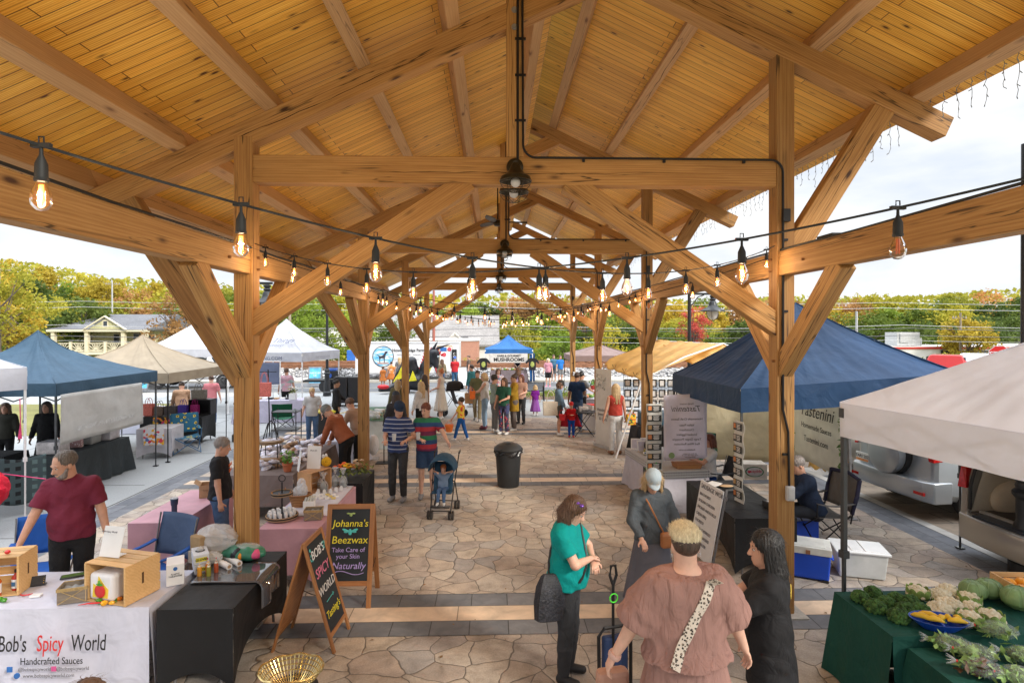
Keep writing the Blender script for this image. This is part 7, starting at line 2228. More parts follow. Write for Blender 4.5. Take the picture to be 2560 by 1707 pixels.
for k,(x,y,a,L)in enumerate(((3.56,4.60,-40,.17),(3.64,4.62,-48,.17),(3.62,4.55,-30,.13),(3.70,4.57,20,.10),(3.76,4.58,70,.09),(3.79,4.52,-20,.14),(3.83,4.57,100,.07))):
 t=thing("squash",("longest yellow squash at the left of the blue bowl","second long yellow squash crossing the bowl","squash under the two long ones","short squash at the divider of the bowl","upright pale squash in the right half","squash lying at the right front of the bowl","small round squash at the far right")[k],"squash",(x,y,.757+.075),a)
 mb=MB();mb.tube([(-L/2,0,-.01),(-L*.3,0,0),(0,.006,.004),(L*.3,0,0),(L/2,-.004,-.008)],[.006,.02,.025,.016,.009],12);mb.build('fruit',SQ,t)
 mb=MB();mb.cyl((L/2,-.004,-.008),(L/2+.015,-.006,-.006),.007,.005);mb.build('stem',VLEAF,t)
for k,(x,y,z,a)in enumerate(((4.0,4.40,.82,-25),(4.0,4.16,.75,-30),(3.58,4.34,.75,-28),(3.66,4.21,.75,-25),(3.54,4.02,.75,-35),(3.72,3.92,.75,-20),(4.2,4.05,.75,-20))):
 t=thing("bagged_greens",("clear bag of greens on the taller table behind the blue bowl","clear bag of greens at the right with a red tie","clear bag of greens at the left corner of the lower table","second clear bag of greens behind the salad bag","bag of red and green salad leaves","clear bag of greens beside the salad bag","clear bag of greens at the bottom right")[k],"bagged greens",(x,y,z),a)
 q=random.Random(60+k);lf=MB()
 for i in range(150):
  p=Vector((q.gauss(0,.055),q.gauss(0,.035),q.gauss(0,.02)));lf.mi=1 if(k==4 and q.random()<.5)else 0
  leafq(lf,p,.040,q,.5)
 lf.build('leaves',[M("salad_green",(.26,.42,.12),.6,0,.35,8),M("salad_red",(.12,.06,.03),.6,0,.3,8)],t,smooth=False)
 ks=[(Vector((q.gauss(0,1),q.gauss(0,1),q.gauss(0,1)))*6,q.uniform(0,6))for _ in range(7)]
 mb=MB();mb.ball((0,0,.005),(.145,.085,.062),30,16,None,lambda p:(1+.28*(sum(abs(math.sin(p.dot(a_)+b_))for a_,b_ in ks)/7-.6))*(1-.25*max(0,-p.x)))
 for j in range(9):
  b=j*.698;mb.tube([(-.13,0,.01),(-.165,.02*math.cos(b),.01+.02*math.sin(b)),(-.20,.045*math.cos(b),.01+.035*math.sin(b))],[.004,.006,.002],4)
 mb.build('bag',M("bag_film",(.80,.84,.86),.06,0,0,0,1.0,22,alpha=.13),t,ang=24)
 mb=MB();mb.lathe([(.009,-.005),(.011,0),(.009,.005)],10,(-.135,0,.01),rotm(0,90,0));mb.build('tie',M("red_tie",(.75,.04,.02),.5),t)
t=thing("produce_crate","wooden bin of orange squash at the right edge of the green table","crate",(4.92,5.03,.757),-6)
for s in(-1,1):
 mb=MB();mb.box((s*.25,0,.085),(.012,.32,.17));mb.build('end_board',PINE,t,smooth=False)
 for k in range(3):
  mb=MB();mb.box((0,s*.16,.03+k*.058),(.5,.01,.046));mb.build('slat',PINE,t,smooth=False)
mb=MB();mb.box((0,0,.008),(.5,.32,.01));mb.build('base',PINE,t,smooth=False)
for k in range(6):
 mb=MB();mb.ball((0,0,0),(.055,.06,.045),14,10,None,lambda p:1+.05*math.sin(8*math.atan2(p.y,p.x)));tag(mb.build("orange_gourd",M("gourd",(.80,.33,.02),.4,0,.1),loc=(4.76+(k%3)*.13,4.96+(k//3)*.14,.757+.11)),"round orange gourd in the wooden bin","gourd","orange gourds in the wooden bin")
box_obj("card_reader","small red and black payment card lying at the right edge of the lower table","card",(4.05,3.86,.69),20,(.12,.07,.012),M("red_card",(.6,.04,.03),.4),.003)
# ------------------------------------------------------------------ cooler, tote, chairs, papers
t=thing("cooler","blue cooler with a white lid behind the near right post","cooler",(4.02,7.36,0),-27)
mb=MB();mb.loft([[Vector((sx*w/2,sy*d/2,z))for sx,sy in((-1,-1),(1,-1),(1,1),(-1,1))]for w,d,z in((.68,.36,.02),(.70,.38,.18),(.72,.40,.34))]);mb.build('body',M("cooler_blue",(.01,.065,.50),.4,0,.05),t,bevel=.02,smooth=False)
mb=MB();mb.box((0,0,.385),(.74,.42,.09));mb.box((0,-.02,.432),(.6,.3,.01));mb.build('lid',M("cooler_white",(.60,.62,.60),.45,0,.1),t,bevel=.015,smooth=False)
mb=MB();mb.box((.1,-.212,.37),(.05,.012,.05));mb.build('latch',M("rust_latch",(.25,.12,.06),.7),t,smooth=False)
for s in(-1,1):
 mb=MB();mb.box((s*.3,-.16,.015),(.07,.06,.03));mb.build('foot',BLKPL,t,smooth=False)
mb=MB();mb.tube([(.36,-.1,.30),(.39,-.08,.27),(.39,.08,.27),(.36,.1,.30)],.012);mb.build('handle',M("cooler_blue",(.01,.065,.5)),t)
t=thing("storage_tote","translucent white storage tote with a ribbed lid beside the blue cooler","storage box",(4.80,7.33,0),-18)
mb=MB();mb.loft([[Vector((sx*w/2,sy*d/2,z))for sx,sy in((-1,-1),(1,-1),(1,1),(-1,1))]for w,d,z in((.52,.36,.01),(.58,.42,.33))]);mb.build('body',M("tote_clear2",(.66,.70,.72),.3,0,.1,3,alpha=.72),t,bevel=.015,smooth=False)
mb=MB();mb.box((0,0,.345),(.63,.47,.03));mb.build('lid',M("tote_lid",(.66,.70,.74),.25,0,.03),t,bevel=.01,smooth=False)
mb=MB()
for x in(-.12,0.04):mb.box((x,0,.363),(.012,.40,.01))
mb.box((0,-.19,.362),(.5,.012,.008));mb.build('lid_rib',WHITEP,t,smooth=False)
mb=MB();mb.box((.08,-.1,.1),(.2,.02,.16),rotm(20,10,10));mb.box((-.1,0,.06),(.3,.08,.05),rotm(0,0,20));mb.build('papers',PAPER,t,smooth=False)
mb=MB();mb.box((-.05,.05,.16),(.22,.15,.05));mb.build('green_folder',M("mint",(.3,.5,.4),.6),t,smooth=False)
GRYF=cloth("grey_quilt",(.14,.135,.13),.8,0,.6,5);
t=camp_chair("large grey padded camping chair behind the near right post",(4.98,8.5),-90,GRYF,BLACKM,.68,.46,1.02,fab2=cloth("grey_quilt2",(.17,.165,.155),.8,0,.7,5))
mb=MB()
for s in(-1,1):mb.tube([(s*.34,.27,.5),(s*.36,.33,.75),(s*.35,.38,1.0)],.03,8)
mb.tube([(-.35,.38,1.0),(0,.43,1.03),(.35,.38,1.0)],.028,8);mb.build('padded_edge',cloth("navy_edge",(.03,.03,.06),.8,0),t)
t=thing("paper_sheets","white papers lying at the far end of the black table","paper",(3.45,8.85,.765),20);mb=MB();mb.box((0,0,.002),(.28,.2,.003));mb.box((.05,.03,.005),(.24,.18,.003),rotm(0,0,20));mb.build('sheets',PAPER,t,smooth=False)
mb=MB();mb.ball((0,0,.01),(.11,.07,.012),16,6);tag(mb.build("paper_fan",M("fan_tan",(.55,.38,.22),.7),loc=(3.62,8.72,.77)),"tan oval paper fan lying on the papers","fan")
box_obj("calculator","small dark calculator near the fan","calculator",(3.60,8.52,.76),12,(.14,.07,.02),BLKPL,.004)
t=thing("cash_box","black cash box on the black table by the post","cash box",(3.88,7.72,.757),8);mb=MB();mb.box((0,0,.04),(.26,.19,.08));mb.build('box',BLKPL,t,bevel=.008,smooth=False);mb=MB();mb.box((0,0,.0815),(.2,.1,.004));mb.build('label_plate',M("grey_label",(.4,.4,.4),.5),t,smooth=False)
box_obj("red_cooler","red box under the black table","box",(3.75,7.9,0),10,(.5,.35,.3),M("red_plastic",(.55,.02,.02),.4),.02)
box_obj("blue_cooler","blue box under the grey padded chair","box",(4.75,8.7,0),5,(.45,.35,.28),M("cooler_blue",(.01,.065,.5)),.02)
t=thing("apple_box","cardboard apple box with its lettering upside down","box",(5.62,12.2,0),-8)
mb=MB();mb.box((0,0,.16),(.52,.40,.32));mb.build('carton',M("pale_card",(.58,.55,.50),.8),t,bevel=.004,smooth=False)
mb=MB();mb.lathe([(.001,0),(.11,0)],28,(0,-.203,.16),rotm(90,0,0),1.75,1.0);mb.build('green_oval',M("label_green",(.04,.22,.08),.6),t)
mb=MB();mb.lathe([(.001,0),(.095,0)],28,(0,-.206,.16),rotm(90,0,0),1.75,1.0);mb.build('white_oval',PAPER,t)
text("apples",.095,M("label_red",(.5,.04,.08),.6),t,(.03,-.212,.16),planerot((-1,0,0),(0,0,-1)))
mb=MB();mb.ball((-.11,-.208,.16),(.032,.004,.03),12,8);mb.build('apple_print',M("label_red",(.5,.04,.08)),t)
t=thing("black_tub","black plastic tub lying on its side on the checked table","tub",(3.10,11.25,.75),70);mb=MB();mb.lathe([(.09,0),(.12,.26),(.125,.26),(.115,.25),(.085,.01),(0,.01)],22,(0,0,.12),rotm(0,90,0));mb.build('tub',BLKPL,t)
bottle("sauce jar with a gold lid beside the black tub",2.98,11.1,.745,M("pesto",(.2,.22,.06),.3),.035,.11,M("gold_lid",(.5,.35,.1),.4))
for k,(x,y)in enumerate(((2.93,11.6),(3.15,11.68),(3.0,11.4))):
 t=thing("picture_frame",("white picture frame at the left back of the checked table","taller white picture frame at the right back of the checked table","small lilac menu frame in front of the white ones")[k],"frame",(x,y,.745),-15+k*14)
 mb=MB();mb.box((0,0,.11),(.2,.012,.22),rotm(-15,0,0));mb.build('frame',WHITEP,t,smooth=False);mb=MB();mb.box((0,-.01,.11),(.15,.004,.17),rotm(-15,0,0));mb.build('print',M("print_lilac",(.5,.5,.62),.5),t,smooth=False)
t=thing("wicker_tray","low brown wicker tray on the checked table under the banner","tray",(3.45,10.05,.745),4);mb=MB();mb.loft([[Vector((sx*w/2,sy*d/2,z))for sx,sy in((-1,-1),(1,-1),(1,1),(-1,1))]for w,d,z in((.42,.26,0),(.46,.3,.08))]);mb.build('weave',WICK,t,smooth=False)
t=thing("hanging_vine","bright green artificial vine hanging at the corner of the checked table","vine",(2.80,9.82,0));lf=MB();q=random.Random(2)
for i in range(150):
 z=q.uniform(.25,.95);leafq(lf,(q.gauss(0,.05)-.06*(.9-z),q.gauss(0,.04),z),.028,q,.8)
lf.build('leaves',M("plastic_leaf",(.05,.36,.04),.4,0,.25),t,smooth=False);mb=MB();mb.tube([(0,0,.96),(-.02,0,.6),(-.04,0,.25)],.004);mb.build('stem',VLEAF,t)
t=thing("grid_display","wire grid wall hung with black jewellery cards under the yellow tarp","display",(4.35,15.3,0),-6)
mb=MB()
for k in range(17):mb.cyl((-.8+k*.1,0,.7),(-.8+k*.1,0,1.95),.004,n=5)
for k in range(13):mb.cyl((-.8,0,.72+k*.1),(.8,0,.72+k*.1),.004,n=5)
mb.build('grid',BLACKM,t)
for i in range(7):
 for j in range(4):
  mb=MB();x,z=-.7+i*.23,1.75-j*.28
  for a,b_,c_,d_ in((0,.09,.18,.03),(0,-.09,.18,.03),(-.075,0,.03,.2),(.075,0,.03,.2)):mb.box((x+a,-.03,z+b_),(c_,.02,d_))
  c=mb.build('card_frame',BLKPL,t,smooth=False);mb=MB();mb.box((x,-.025,z),(.12,.01,.15));mb.build('card',PAPER,c,smooth=False)
for k,x in enumerate((3.95,4.35,4.75)):
 box_obj("plastic_case",("left teal blue drawer box on the jewellery table","middle teal blue drawer box on the jewellery table","right teal blue drawer box on the jewellery table")[k],"drawer box",(x,14.6,.757),0,(.36,.34,.32),M("teal_box",(.02,.10,.17),.4,0,.1),.012)
t=thing("roll_up_banner","tall white roll up banner left of the white pipe legs","banner",(2.98,15.3,0),-62)
mb=MB();mb.box((0,.0,1.08),(.66,.01,2.1));mb.build('panel',cloth("rollup_white",(.68,.68,.66),.5,.1,.1),t,smooth=False)
mb=MB();mb.box((0,0,.04),(.72,.12,.08));mb.build('base',GLV,t,smooth=False)
text("Handmade\nJewellery\n& Gifts",.12,GREYPR,t,(0,-.012,.9),Rf);
lf=MB();q=random.Random(12)
for i in range(40):leafq(lf,(q.uniform(-.28,.1),-.008,q.uniform(1.5,2.0)),.06,q,.4)
lf.build('leaf_print',M("print_grey",(.4,.42,.42),.7),t,smooth=False)
t=thing("vendor_banner","white banner with blue words leaning behind the round table","banner",(3.02,18.1,0),-70)
mb=MB();mb.box((0,0,.42),(1.15,.012,.75),rotm(-10,0,0));mb.build('panel',PAPER,t,smooth=False)
text("Your Brews Co.",.15,INK,t,(0,-.03,.52),rotm(-10,0,0)@Rf);text("Local Flavor",.13,M("mark_blue",(.03,.14,.42)),t,(0,-.02,.3),rotm(-10,0,0)@Rf)
rg=random.Random(14)
for k in range(14):
 c=('petal',(.65,.25,.12))if k%3==0 else(('b',(.6,.5,.4))if k%3==1 else('g',(.15,.3,.06)))
 mb=MB();mb.ball((0,0,.06),(.09,.08,.06),10,7);tag(mb.build("produce_item",M("prod_%s"%c[0],c[1],.6),loc=(rg.uniform(3.2,4.3),rg.uniform(20.05,20.6),.76)),("reddish produce item on the far produce table","pale loaf on the far produce table","green produce item on the far produce table")[k%3],"produce","produce on the far table")
box_obj("red_sign_box","bright red box on the stall beside the third right post","box",(3.3,19.3,.45),10,(.3,.2,.22),M("red_plastic",(.55,.02,.02)),.01)
drape_table("side_table","small dark side table carrying the red box",(3.35,19.3),.5,.4,.45,0,BLKS,'fit')
potted("red pot of green plant beyond the third right post",(4.0,22.6,.8),.12,potm=M("red_pot",(.5,.05,.04),.5),seed=9)
drape_table("side_table","far low table holding the red pot",(4.0,22.6),.6,.5,.8,0,WHC,'drape')
for k,(x,y)in enumerate(((3.0,17.2),(2.62,17.05))):
 mb=MB();mb.lathe([(.04,0),(.05,.14),(.045,.14),(0,.02)],14);tag(mb.build("paper_cup",PAPER,loc=(x,y,.747)),("tall paper cup at the right of the round table","short paper cup at the left of the round table")[k],"cup")
crumple("paper_bag","crumpled white food bag on the round table","paper bag",(2.78,17.2,.80),(.12,.09,.07),PAPER,71,amp=.3)
t=thing("park_bench","black slatted steel bench facing the road","bench",(1.58,25.35,0),0)
for s in(-1,1):
 mb=MB();mb.tube([(s*.68,-.12,0),(s*.68,-.06,.42),(s*.68,-.13,.88)],.025);mb.tube([(s*.68,.38,0),(s*.68,.38,.62),(s*.68,-.05,.62)],.022);mb.tube([(s*.68,-.06,.42),(s*.68,.38,.42)],.02);mb.build('end_frame',BLACKM,t)
mb=MB()
for k in range(8):mb.box((0,-.07-.01*k,.48+k*.052),(1.36,.008,.03))
mb.build('backrest',BLACKM,t,smooth=False)
mb=MB()
for k in range(8):mb.box((0,-.03+k*.055,.43),(1.36,.035,.008))
mb.build('seat',BLACKM,t,smooth=False)
t=thing("trash_can","black plastic trash can with a domed lid and liner bag in the aisle","trash can",(.31,11.68,0))
BINP=M("bin_plastic",(.022,.024,.026),.5,0,.1,5,.1,30)
mb=MB();mb.lathe([(0,0),(.215,0),(.22,.02),(.255,.55),(.27,.72),(.285,.73),(.285,.75),(.26,.75),(.25,.74)],48);mb.build('body',BINP,t)
mb=MB()
for k in range(2):
 z0=.70-k*.06
 mb.lathe([(.275+.008*math.sin(0),z0),(.288,z0+.02),(.282,z0+.05),(.29,z0+.07)],64)
ks=MB();ks.grid(lambda u,v:((.285+.012*math.sin(u*60+v*5)+.006*math.sin(u*141))*math.cos(6.2832*u),(.285+.012*math.sin(u*60+v*5))*math.sin(6.2832*u),.76-.10*v-.03*math.sin(u*25)),120,6);ks.build('liner_bag',M("bin_liner",(.015,.015,.017),.22,0,0,0,.6,30),t)
mb=MB();mb.lathe([(.296,.745),(.30,.765),(.285,.785),(.25,.82),(.21,.85),(.20,.845),(.12,.885),(.06,.90),(0,.902)],48);mb.build('lid',BINP,t)
mb=MB();mb.box((0,-.05,.895),(.10,.14,.012));mb.build('lid_handle',BINP,t,bevel=.004,smooth=False)
t=thing("gold_bowl","woven gold metal bowl at the bottom of the picture","bowl",(-1.55,4.42,.46));GOLD=M("gold_metal",(.65,.50,.22),.25,.9,.1)
mb=MB();nb=44
for k in range(nb):
 a=6.2832*k/nb
 mb.tube([Vector(((.10+.14*q**.7)*math.cos(a),(.10+.14*q**.7)*math.sin(a)*.8,.15*q))for q in np.linspace(0,1,6)],.0052,4)
for q in(.15,.4,.62,.82,1.0):
 mb.tube([Vector(((.10+.14*q**.7)*math.cos(a),(.10+.14*q**.7)*math.sin(a)*.8,.15*q+(.006*math.sin(a*9)if q==1 else 0)))for a in np.linspace(0,6.2832,49)[:-1]],.0058 if q<1 else.009,5,True)
mb.build('weave',GOLD,t)
t=thing("small_stool","small black stool under the gold bowl","stool",(-1.55,4.42,0));mb=MB();mb.cyl((0,0,.42),(0,0,.455),.2,n=24);mb.build('seat',BLKPL,t)
for k in range(4):
 a=k*1.57+.78;mb=MB();mb.cyl((.16*math.cos(a),.16*math.sin(a),0),(.12*math.cos(a),.12*math.sin(a),.42),.015);mb.build('leg',BLACKM,t)
# ------------------------------------------------------------------ far stall things
text("RARE & GOURMET",.17,INK,MUSH,(0,-1.345,1.60),Rf,bold=.004);text("MUSHROOMS",.30,INK,MUSH,(0,-1.345,1.37),Rf,bold=.008)
mb=MB();mb.box((-.05,-1.33,1.47),(2.35,.012,.56));mb.build('sign_banner',M("banner_grey",(.55,.53,.50),.7),MUSH,smooth=False)
mb=MB();mb.grid(lambda u,v:(1.25+.3*u+.02*math.sin(v*9),-1.2+.2*math.sin(u*3),1.75-1.7*v),6,10);mb.build('gathered_side',BLUEC,MUSH,solid=.01)
for k,x in enumerate((-.58,2.35)):
 t=thing("hanging_tshirt",("black printed t-shirt hanging at the left canopy corner","black printed t-shirt hanging at the right canopy corner")[k],"t-shirt",(x,34.1,1.1))
 mb=MB();mb.prism([(-.2,-.35),(.2,-.35),(.22,.15),(.36,.02),(.42,.12),(.22,.35),(.08,.38),(-.08,.38),(-.22,.35),(-.42,.12),(-.36,.02),(-.22,.15)],(0,0,0),(1,0,0),(0,0,1),.05);mb.build('shirt',BLKS,t,smooth=False)
 mb=MB();mb.ball((0,-.06,0),(.12,.01,.17),10,8);mb.build('print',M("tee_print",(.35,.4,.1),.7,0,.5,20),t)
rg=random.Random(41)
for k in range(14):
 c=[(.45,.28,.1),(.6,.55,.5),(.2,.35,.08)][k%3]
 mb=MB();mb.ball((0,0,.05),(.1,.08,.07),8,6);tag(mb.build("mushroom_box",M("mush_%d"%(k%3),c,.8),loc=(-.05+k*.15,34.55,.73)),"small heap of mushrooms and herbs on the far stall table","mushrooms","heaps on the mushroom stall")
t=thing("livestock_trailer","long white box trailer lettered Howling Ridge Farm","trailer",(-5.4,37.0,0))
TW=M("trailer_white",(.64,.65,.67),.35,0,.04,.6)
mb=MB();mb.box((0,0,1.40),(6.5,2.1,1.98));mb.build('body',TW,t,bevel=.04,smooth=False)
mb=MB();mb.box((0,-1.06,.45),(6.5,.02,.06));mb.box((0,-1.06,2.34),(6.5,.02,.06));mb.box((-.2,-1.062,1.32),(1.9,.008,.02));mb.build('trim',GLV,t,smooth=False)
for x in(-.9,.1):
 mb=MB();mb.cyl((x,-1.02,.34),(x,-.8,.34),.34,n=24);w_=mb.build('wheel',BLKPL,t);mb=MB();mb.cyl((x,-1.04,.34),(x,-1.0,.34),.18,n=16);mb.build('hub',GLV,w_)
mb=MB();mb.box((-.4,-1.0,.5),(2.3,.3,.5));mb.build('wheel_arch',GREYTUBE,t,smooth=False)
mb=MB();mb.cyl((-1.50,-1.055,1.50),(-1.50,-1.075,1.50),.66,n=40);mb.build('badge_ring',INK,t)
mb=MB();mb.cyl((-1.50,-1.07,1.50),(-1.50,-1.085,1.50),.62,n=40);mb.build('badge_sky',pattern("badge_sky",'noise',[(.38,(.02,.28,.62)),(.5,(.25,.55,.75)),(.58,(.75,.68,.62)),(.68,(.05,.35,.66))],(1.2,1,6.5),.6),t)
DOG=[(-.20,-.42),(-.16,-.42),(-.17,-.2),(-.10,-.13),(.06,-.14),(.08,-.42),(.12,-.42),(.13,-.14),(.17,.02),(.20,.14),(.30,.20),(.30,.26),(.22,.30),(.14,.26),(.06,.10),(-.04,.02),(-.16,.0),(-.24,.04),(-.34,.12),(-.36,.11),(-.26,0),(-.22,-.1),(-.21,-.2)]
mb=MB();mb.prism(DOG,(-1.52,-1.088,1.52),(1,0,0),(0,0,1),.006);mb.build('badge_dog',M("dog_dark",(.03,.03,.045),.7),t,smooth=False)
mb=MB();mb.box((-1.5,-1.088,1.07),(.72,.008,.10));mb.build('badge_rock',M("rock_pink",(.45,.3,.26),.8),t,smooth=False)
text("Howling Ridge Farm",.26,INK,t,(.08,-1.075,1.88),Rf,bold=.003,sx=.95);text("MEATS & PROVISIONS     770.845.4300",.09,GREYPR,t,(.1,-1.075,1.6),Rf)
mb=MB();mb.box((2.35,-1.06,1.62),(.95,.03,1.1));mb.build('serving_hatch',M("hatch_brown",(.45,.32,.16),.7),t,smooth=False)
t=thing("flag_banner","upright white price banner leaning on the trailer","banner",(-2.95,35.6,0));mb=MB();mb.box((0,0,1.35),(.75,.02,1.5));mb.build('panel',PAPER,t,smooth=False);mb=MB();mb.box((-.15,-.015,1.95),(.4,.01,.25));mb.build('blue_block',M("mark_blue",(.03,.14,.42)),t,smooth=False)
for dx,z in((-.1,1.62),(.22,1.95)):
 mb=MB();mb.cyl((dx,-.02,z),(dx,-.03,z),.13,n=20);mb.build('red_disc',M("disc_red",(.6,.08,.1),.6),t)
t=thing("flag_banner","narrow black banner beside the white price banner","banner",(-2.42,35.5,0));mb=MB();mb.box((0,0,1.4),(.3,.02,1.1));mb.build('panel',BLKPL,t,smooth=False);text("C\nH\nA\nI",.2,PAPER,t,(0,-.02,1.4),Rf,leading=.9)
t,P_,rt=easel_sign("chalkboard_sign","black A-frame sign with a white price sheet by the man in red",(-1.75,31.7),25,.62,1.12,0,BLKPL,M("price_sheet",(.6,.62,.68),.6,0,.15,14),.6,.05,.05)
t=thing("notice_stand","small notice on a black stand in front of the trailer","sign",(-7.2,32.3,0));mb=MB();mb.cyl((0,0,0),(0,0,1.0),.02);mb.cyl((0,0,0),(0,0,.02),.2);mb.build('stand',BLACKM,t);mb=MB();mb.box((0,0,1.22),(.42,.03,.5));mb.build('notice',M("notice_white",(.62,.66,.72),.5),t,smooth=False)
for k,(x,y,a)in enumerate(((-10.2,33.0,8),(-18.3,30.5,-6))):
 t,P_,rt=easel_sign("sandwich_board",("grey A-frame sign with a blue poster beside the second left post","blue A-frame sign on the road left of the near left post")[k],(x,y),a,.75,1.05,0,GREYTUBE,M("poster_blue",(.10,.42,.66),.5,0,.3,4),.6,.07,.08)
 text("MADE BY\nUS",.15,PAPER,t,P_(0,.65),rt)
DB=M("inflatable_black",(.018,.020,.026),.35,0,.1,3,.15,12);DR=M("inflatable_red",(.55,.012,.02),.4);DY=M("inflatable_yellow",(.80,.72,.03),.4)
t=thing("inflatable_dragon","large inflatable black and red dragon with yellow wings","inflatable",(-4.0,29,0))
S_=Sdf()
S_.cone((1.0,0,1.95),(1.05,-.05,1.55),.27,.19,k=.1);S_.cone((1.05,-.05,1.55),(1.12,-.15,1.32),.19,.13,k=.06)
pts=[(1.0,0,1.95),(.75,.1,1.75),(.55,.1,1.3),(.45,.1,.9),(.2,.1,.55)]
for a,b_ in zip(pts[:-1],pts[1:]):S_.cone(a,b_,.24,.27,k=.1)
S_.cone((.2,.1,.5),(-.3,.1,.55),.42,.40,k=.1)
pts=[(-.3,.1,.6),(-.05,.1,1.15),(-.15,.1,1.55),(-.4,.1,1.5),(-.6,.1,1.1),(-.75,.1,.55),(-1.1,-.2,.25),(-1.6,-.6,.2)]
rs=[.3,.26,.25,.24,.23,.2,.17,.1]
for k in range(len(pts)-1):S_.cone(pts[k],pts[k+1],rs[k],rs[k+1],k=.08)
for s in(-.3,.35):S_.cone((s,-.2,.4),(s,-.3,.1),.16,.13,k=.06)
S_.obj('body',DB,t,.035)
for s,x1,z1 in((-1,.95,2.62),(1,1.55,2.45)):
 mb=MB();mb.tube([(.95+.1*s,.05*s,2.1),(1.1+.1*s,.08*s,2.25),(x1+.25,.1*s,z1)],[.1,.08,.01],8);mb.build('horn',DB,t)
mb=MB()
for k in range(11):
 q=k/10;x=.95-.55*q-.05;z=2.2-1.35*q
 x=.62+.35*(1-q)-.28;z=2.25-1.4*q
 mb.lathe([(.10,0),(.05,.13),(0,.24)],8,(x,.0,z),rotm(0,-60+40*(1-q),0),1,.5)
for k in range(6):mb.lathe([(.08,0),(0,.2)],8,(.85+k*.1,0,2.12-.01*k*k),rotm(0,10*k,0),1,.5)
mb.tube([(1.1,-.22,1.30),(1.12,-.28,1.15),(1.15,-.25,1.0)],[.05,.04,.01]);mb.ball((-1.45,-.6,.35),(.3,.15,.12),12,8)
mb.build('red_crest',DR,t)
for pts in([(-.15,-.5,.95),(-1.0,-.5,.55),(-.55,-.5,1.35)],[(-.2,-.5,.6),(.2,-.5,.65),(.0,-.5,1.15)],[(.25,-.6,.5),(.95,-.6,1.35),(.75,-.6,.75)]):
 mb=MB();mb.prism([(p[0],p[2])for p in pts],(0,pts[0][1],0),(1,0,0),(0,0,1),.08);mb.build('wing',DY,t,smooth=False,bevel=.03)
for a,b_ in(((-1.02,-.5,.5),(-.45,-.5,1.4)),((.2,-.6,.35),(.98,-.6,1.42))):
 mb=MB();mb.tube([a,((a[0]+b_[0])/2-.03,a[1],(a[2]+b_[2])/2+.05),b_],[.03,.09,.05],8);mb.build('wing_arm',DB,t)
mb=MB();mb.ball((1.22,-.17,1.82),.06,8,6);mb.build('eye',M("eye_pale",(.5,.6,.65),.3),t)
# ------------------------------------------------------------------ vehicles
def car_ring(x,w,zb,zt,tw=.8,n=9):
 """cross-section (in y,z) at x: rounded lower body; tw = roof width factor"""
 h=w/2
 pts=[(-h*.92,zb),(-h,zb+.12),(-h,zb+(zt-zb)*.5),(-h*.97,zb+(zt-zb)*.68),(-h*tw,zt-.04),(-h*tw*.8,zt),(h*tw*.8,zt),(h*tw,zt-.04),(h*.97,zb+(zt-zb)*.68),(h,zb+(zt-zb)*.5),(h,zb+.12),(h*.92,zb)]
 return[Vector((x,a,b))for a,b in pts]
def wheel(t,x,y,r=.34,side=-1):
 mb=MB();mb.lathe([(r*.62,-.1),(r*.93,-.11),(r,-.07),(r,.07),(r*.93,.11),(r*.62,.1)],28,(x,y,r),rotm(90,0,0));w_=mb.build('wheel',M("tyre",(.025,.025,.027),.8),t)
 mb=MB();mb.cyl((x,y+side*.08,r),(x,y+side*.10,r),r*.62,n=20);mb.build('rim',GLV,w_)
SILV=M("car_silver",(.43,.47,.51),.28,.55,.03,2,coat=.6)
CHAMP=M("car_champagne",(.44,.415,.365),.28,.55,.03,2,coat=.6)
LAMP=M("tail_red",(.45,.01,.01),.15,0,.2,30)
RUB=M("rubber_trim",(.02,.02,.02),.6)
GLS=M("car_glass",(.03,.035,.04),.05,0,0)
t=thing("silver_suv","silver SUV with a rear mounted spare wheel cover, tail towards the stalls","car",(7.18,10.05,0),6)
mb=MB();mb.loft([car_ring(x,w,zb,zt,tw)for x,w,zb,zt,tw in((.05,1.62,.42,1.62,.74),(.12,1.74,.34,1.68,.76),(.5,1.8,.3,1.72,.78),(2.4,1.8,.28,1.72,.78),(3.1,1.8,.28,1.05,.95),(4.0,1.74,.3,.98,.92),(4.35,1.6,.36,.8,.9))]);mb.build('body',SILV,t,bevel=.03,ang=30)
mb=MB();mb.loft([[Vector((x,y,z))for x,y,z in((.02+bx,-w/2,.30),(-.10+bx,-w*.42,.33),(-.14+bx,0,.34),(-.10+bx,w*.42,.33),(.02+bx,w/2,.30),(.35,w/2,.30),(.35,-w/2,.30))]for bx,w in((0,1.8),)]+[[Vector((x,y,z))for x,y,z in((.0,-.91,z0),(-.12,-.78,z0),(-.17+(.02 if z0>.6 else 0),0,z0),(-.12,.78,z0),(0,.91,z0),(.35,.91,z0),(.35,-.91,z0))]for z0 in(.42,.58,.66)]);mb.build('bumper',SILV,t,bevel=.02,ang=40)
mb=MB();mb.cyl((.04,-.02,1.02),(-.18,-.02,1.0),.385,.37,36);mb.ball((-.17,-.02,1.0),(.055,.365,.365),30,16);mb.build('spare_wheel_cover',M("spare_silver",(.38,.41,.44),.3,.5,.02,coat=.4),t,ang=50)
mb=MB();mb.cyl((.10,-.02,1.02),(-.06,-.02,1.02),.405,n=36);mb.build('spare_tyre',RUB,t)
mb=MB();mb.box((-.13,.52,.80),(.02,.32,.16));pl=mb.build('licence_plate',PAPER,t,smooth=False)
mb=MB();mb.box((-.142,.52,.745),(.004,.30,.04));mb.build('plate_band',M("peach",(.75,.3,.1),.5),pl,smooth=False)
text("TARI 202",.085,GREYPR,pl,(-.145,.52,.81),planerot((0,-1,0),(0,0,1)))
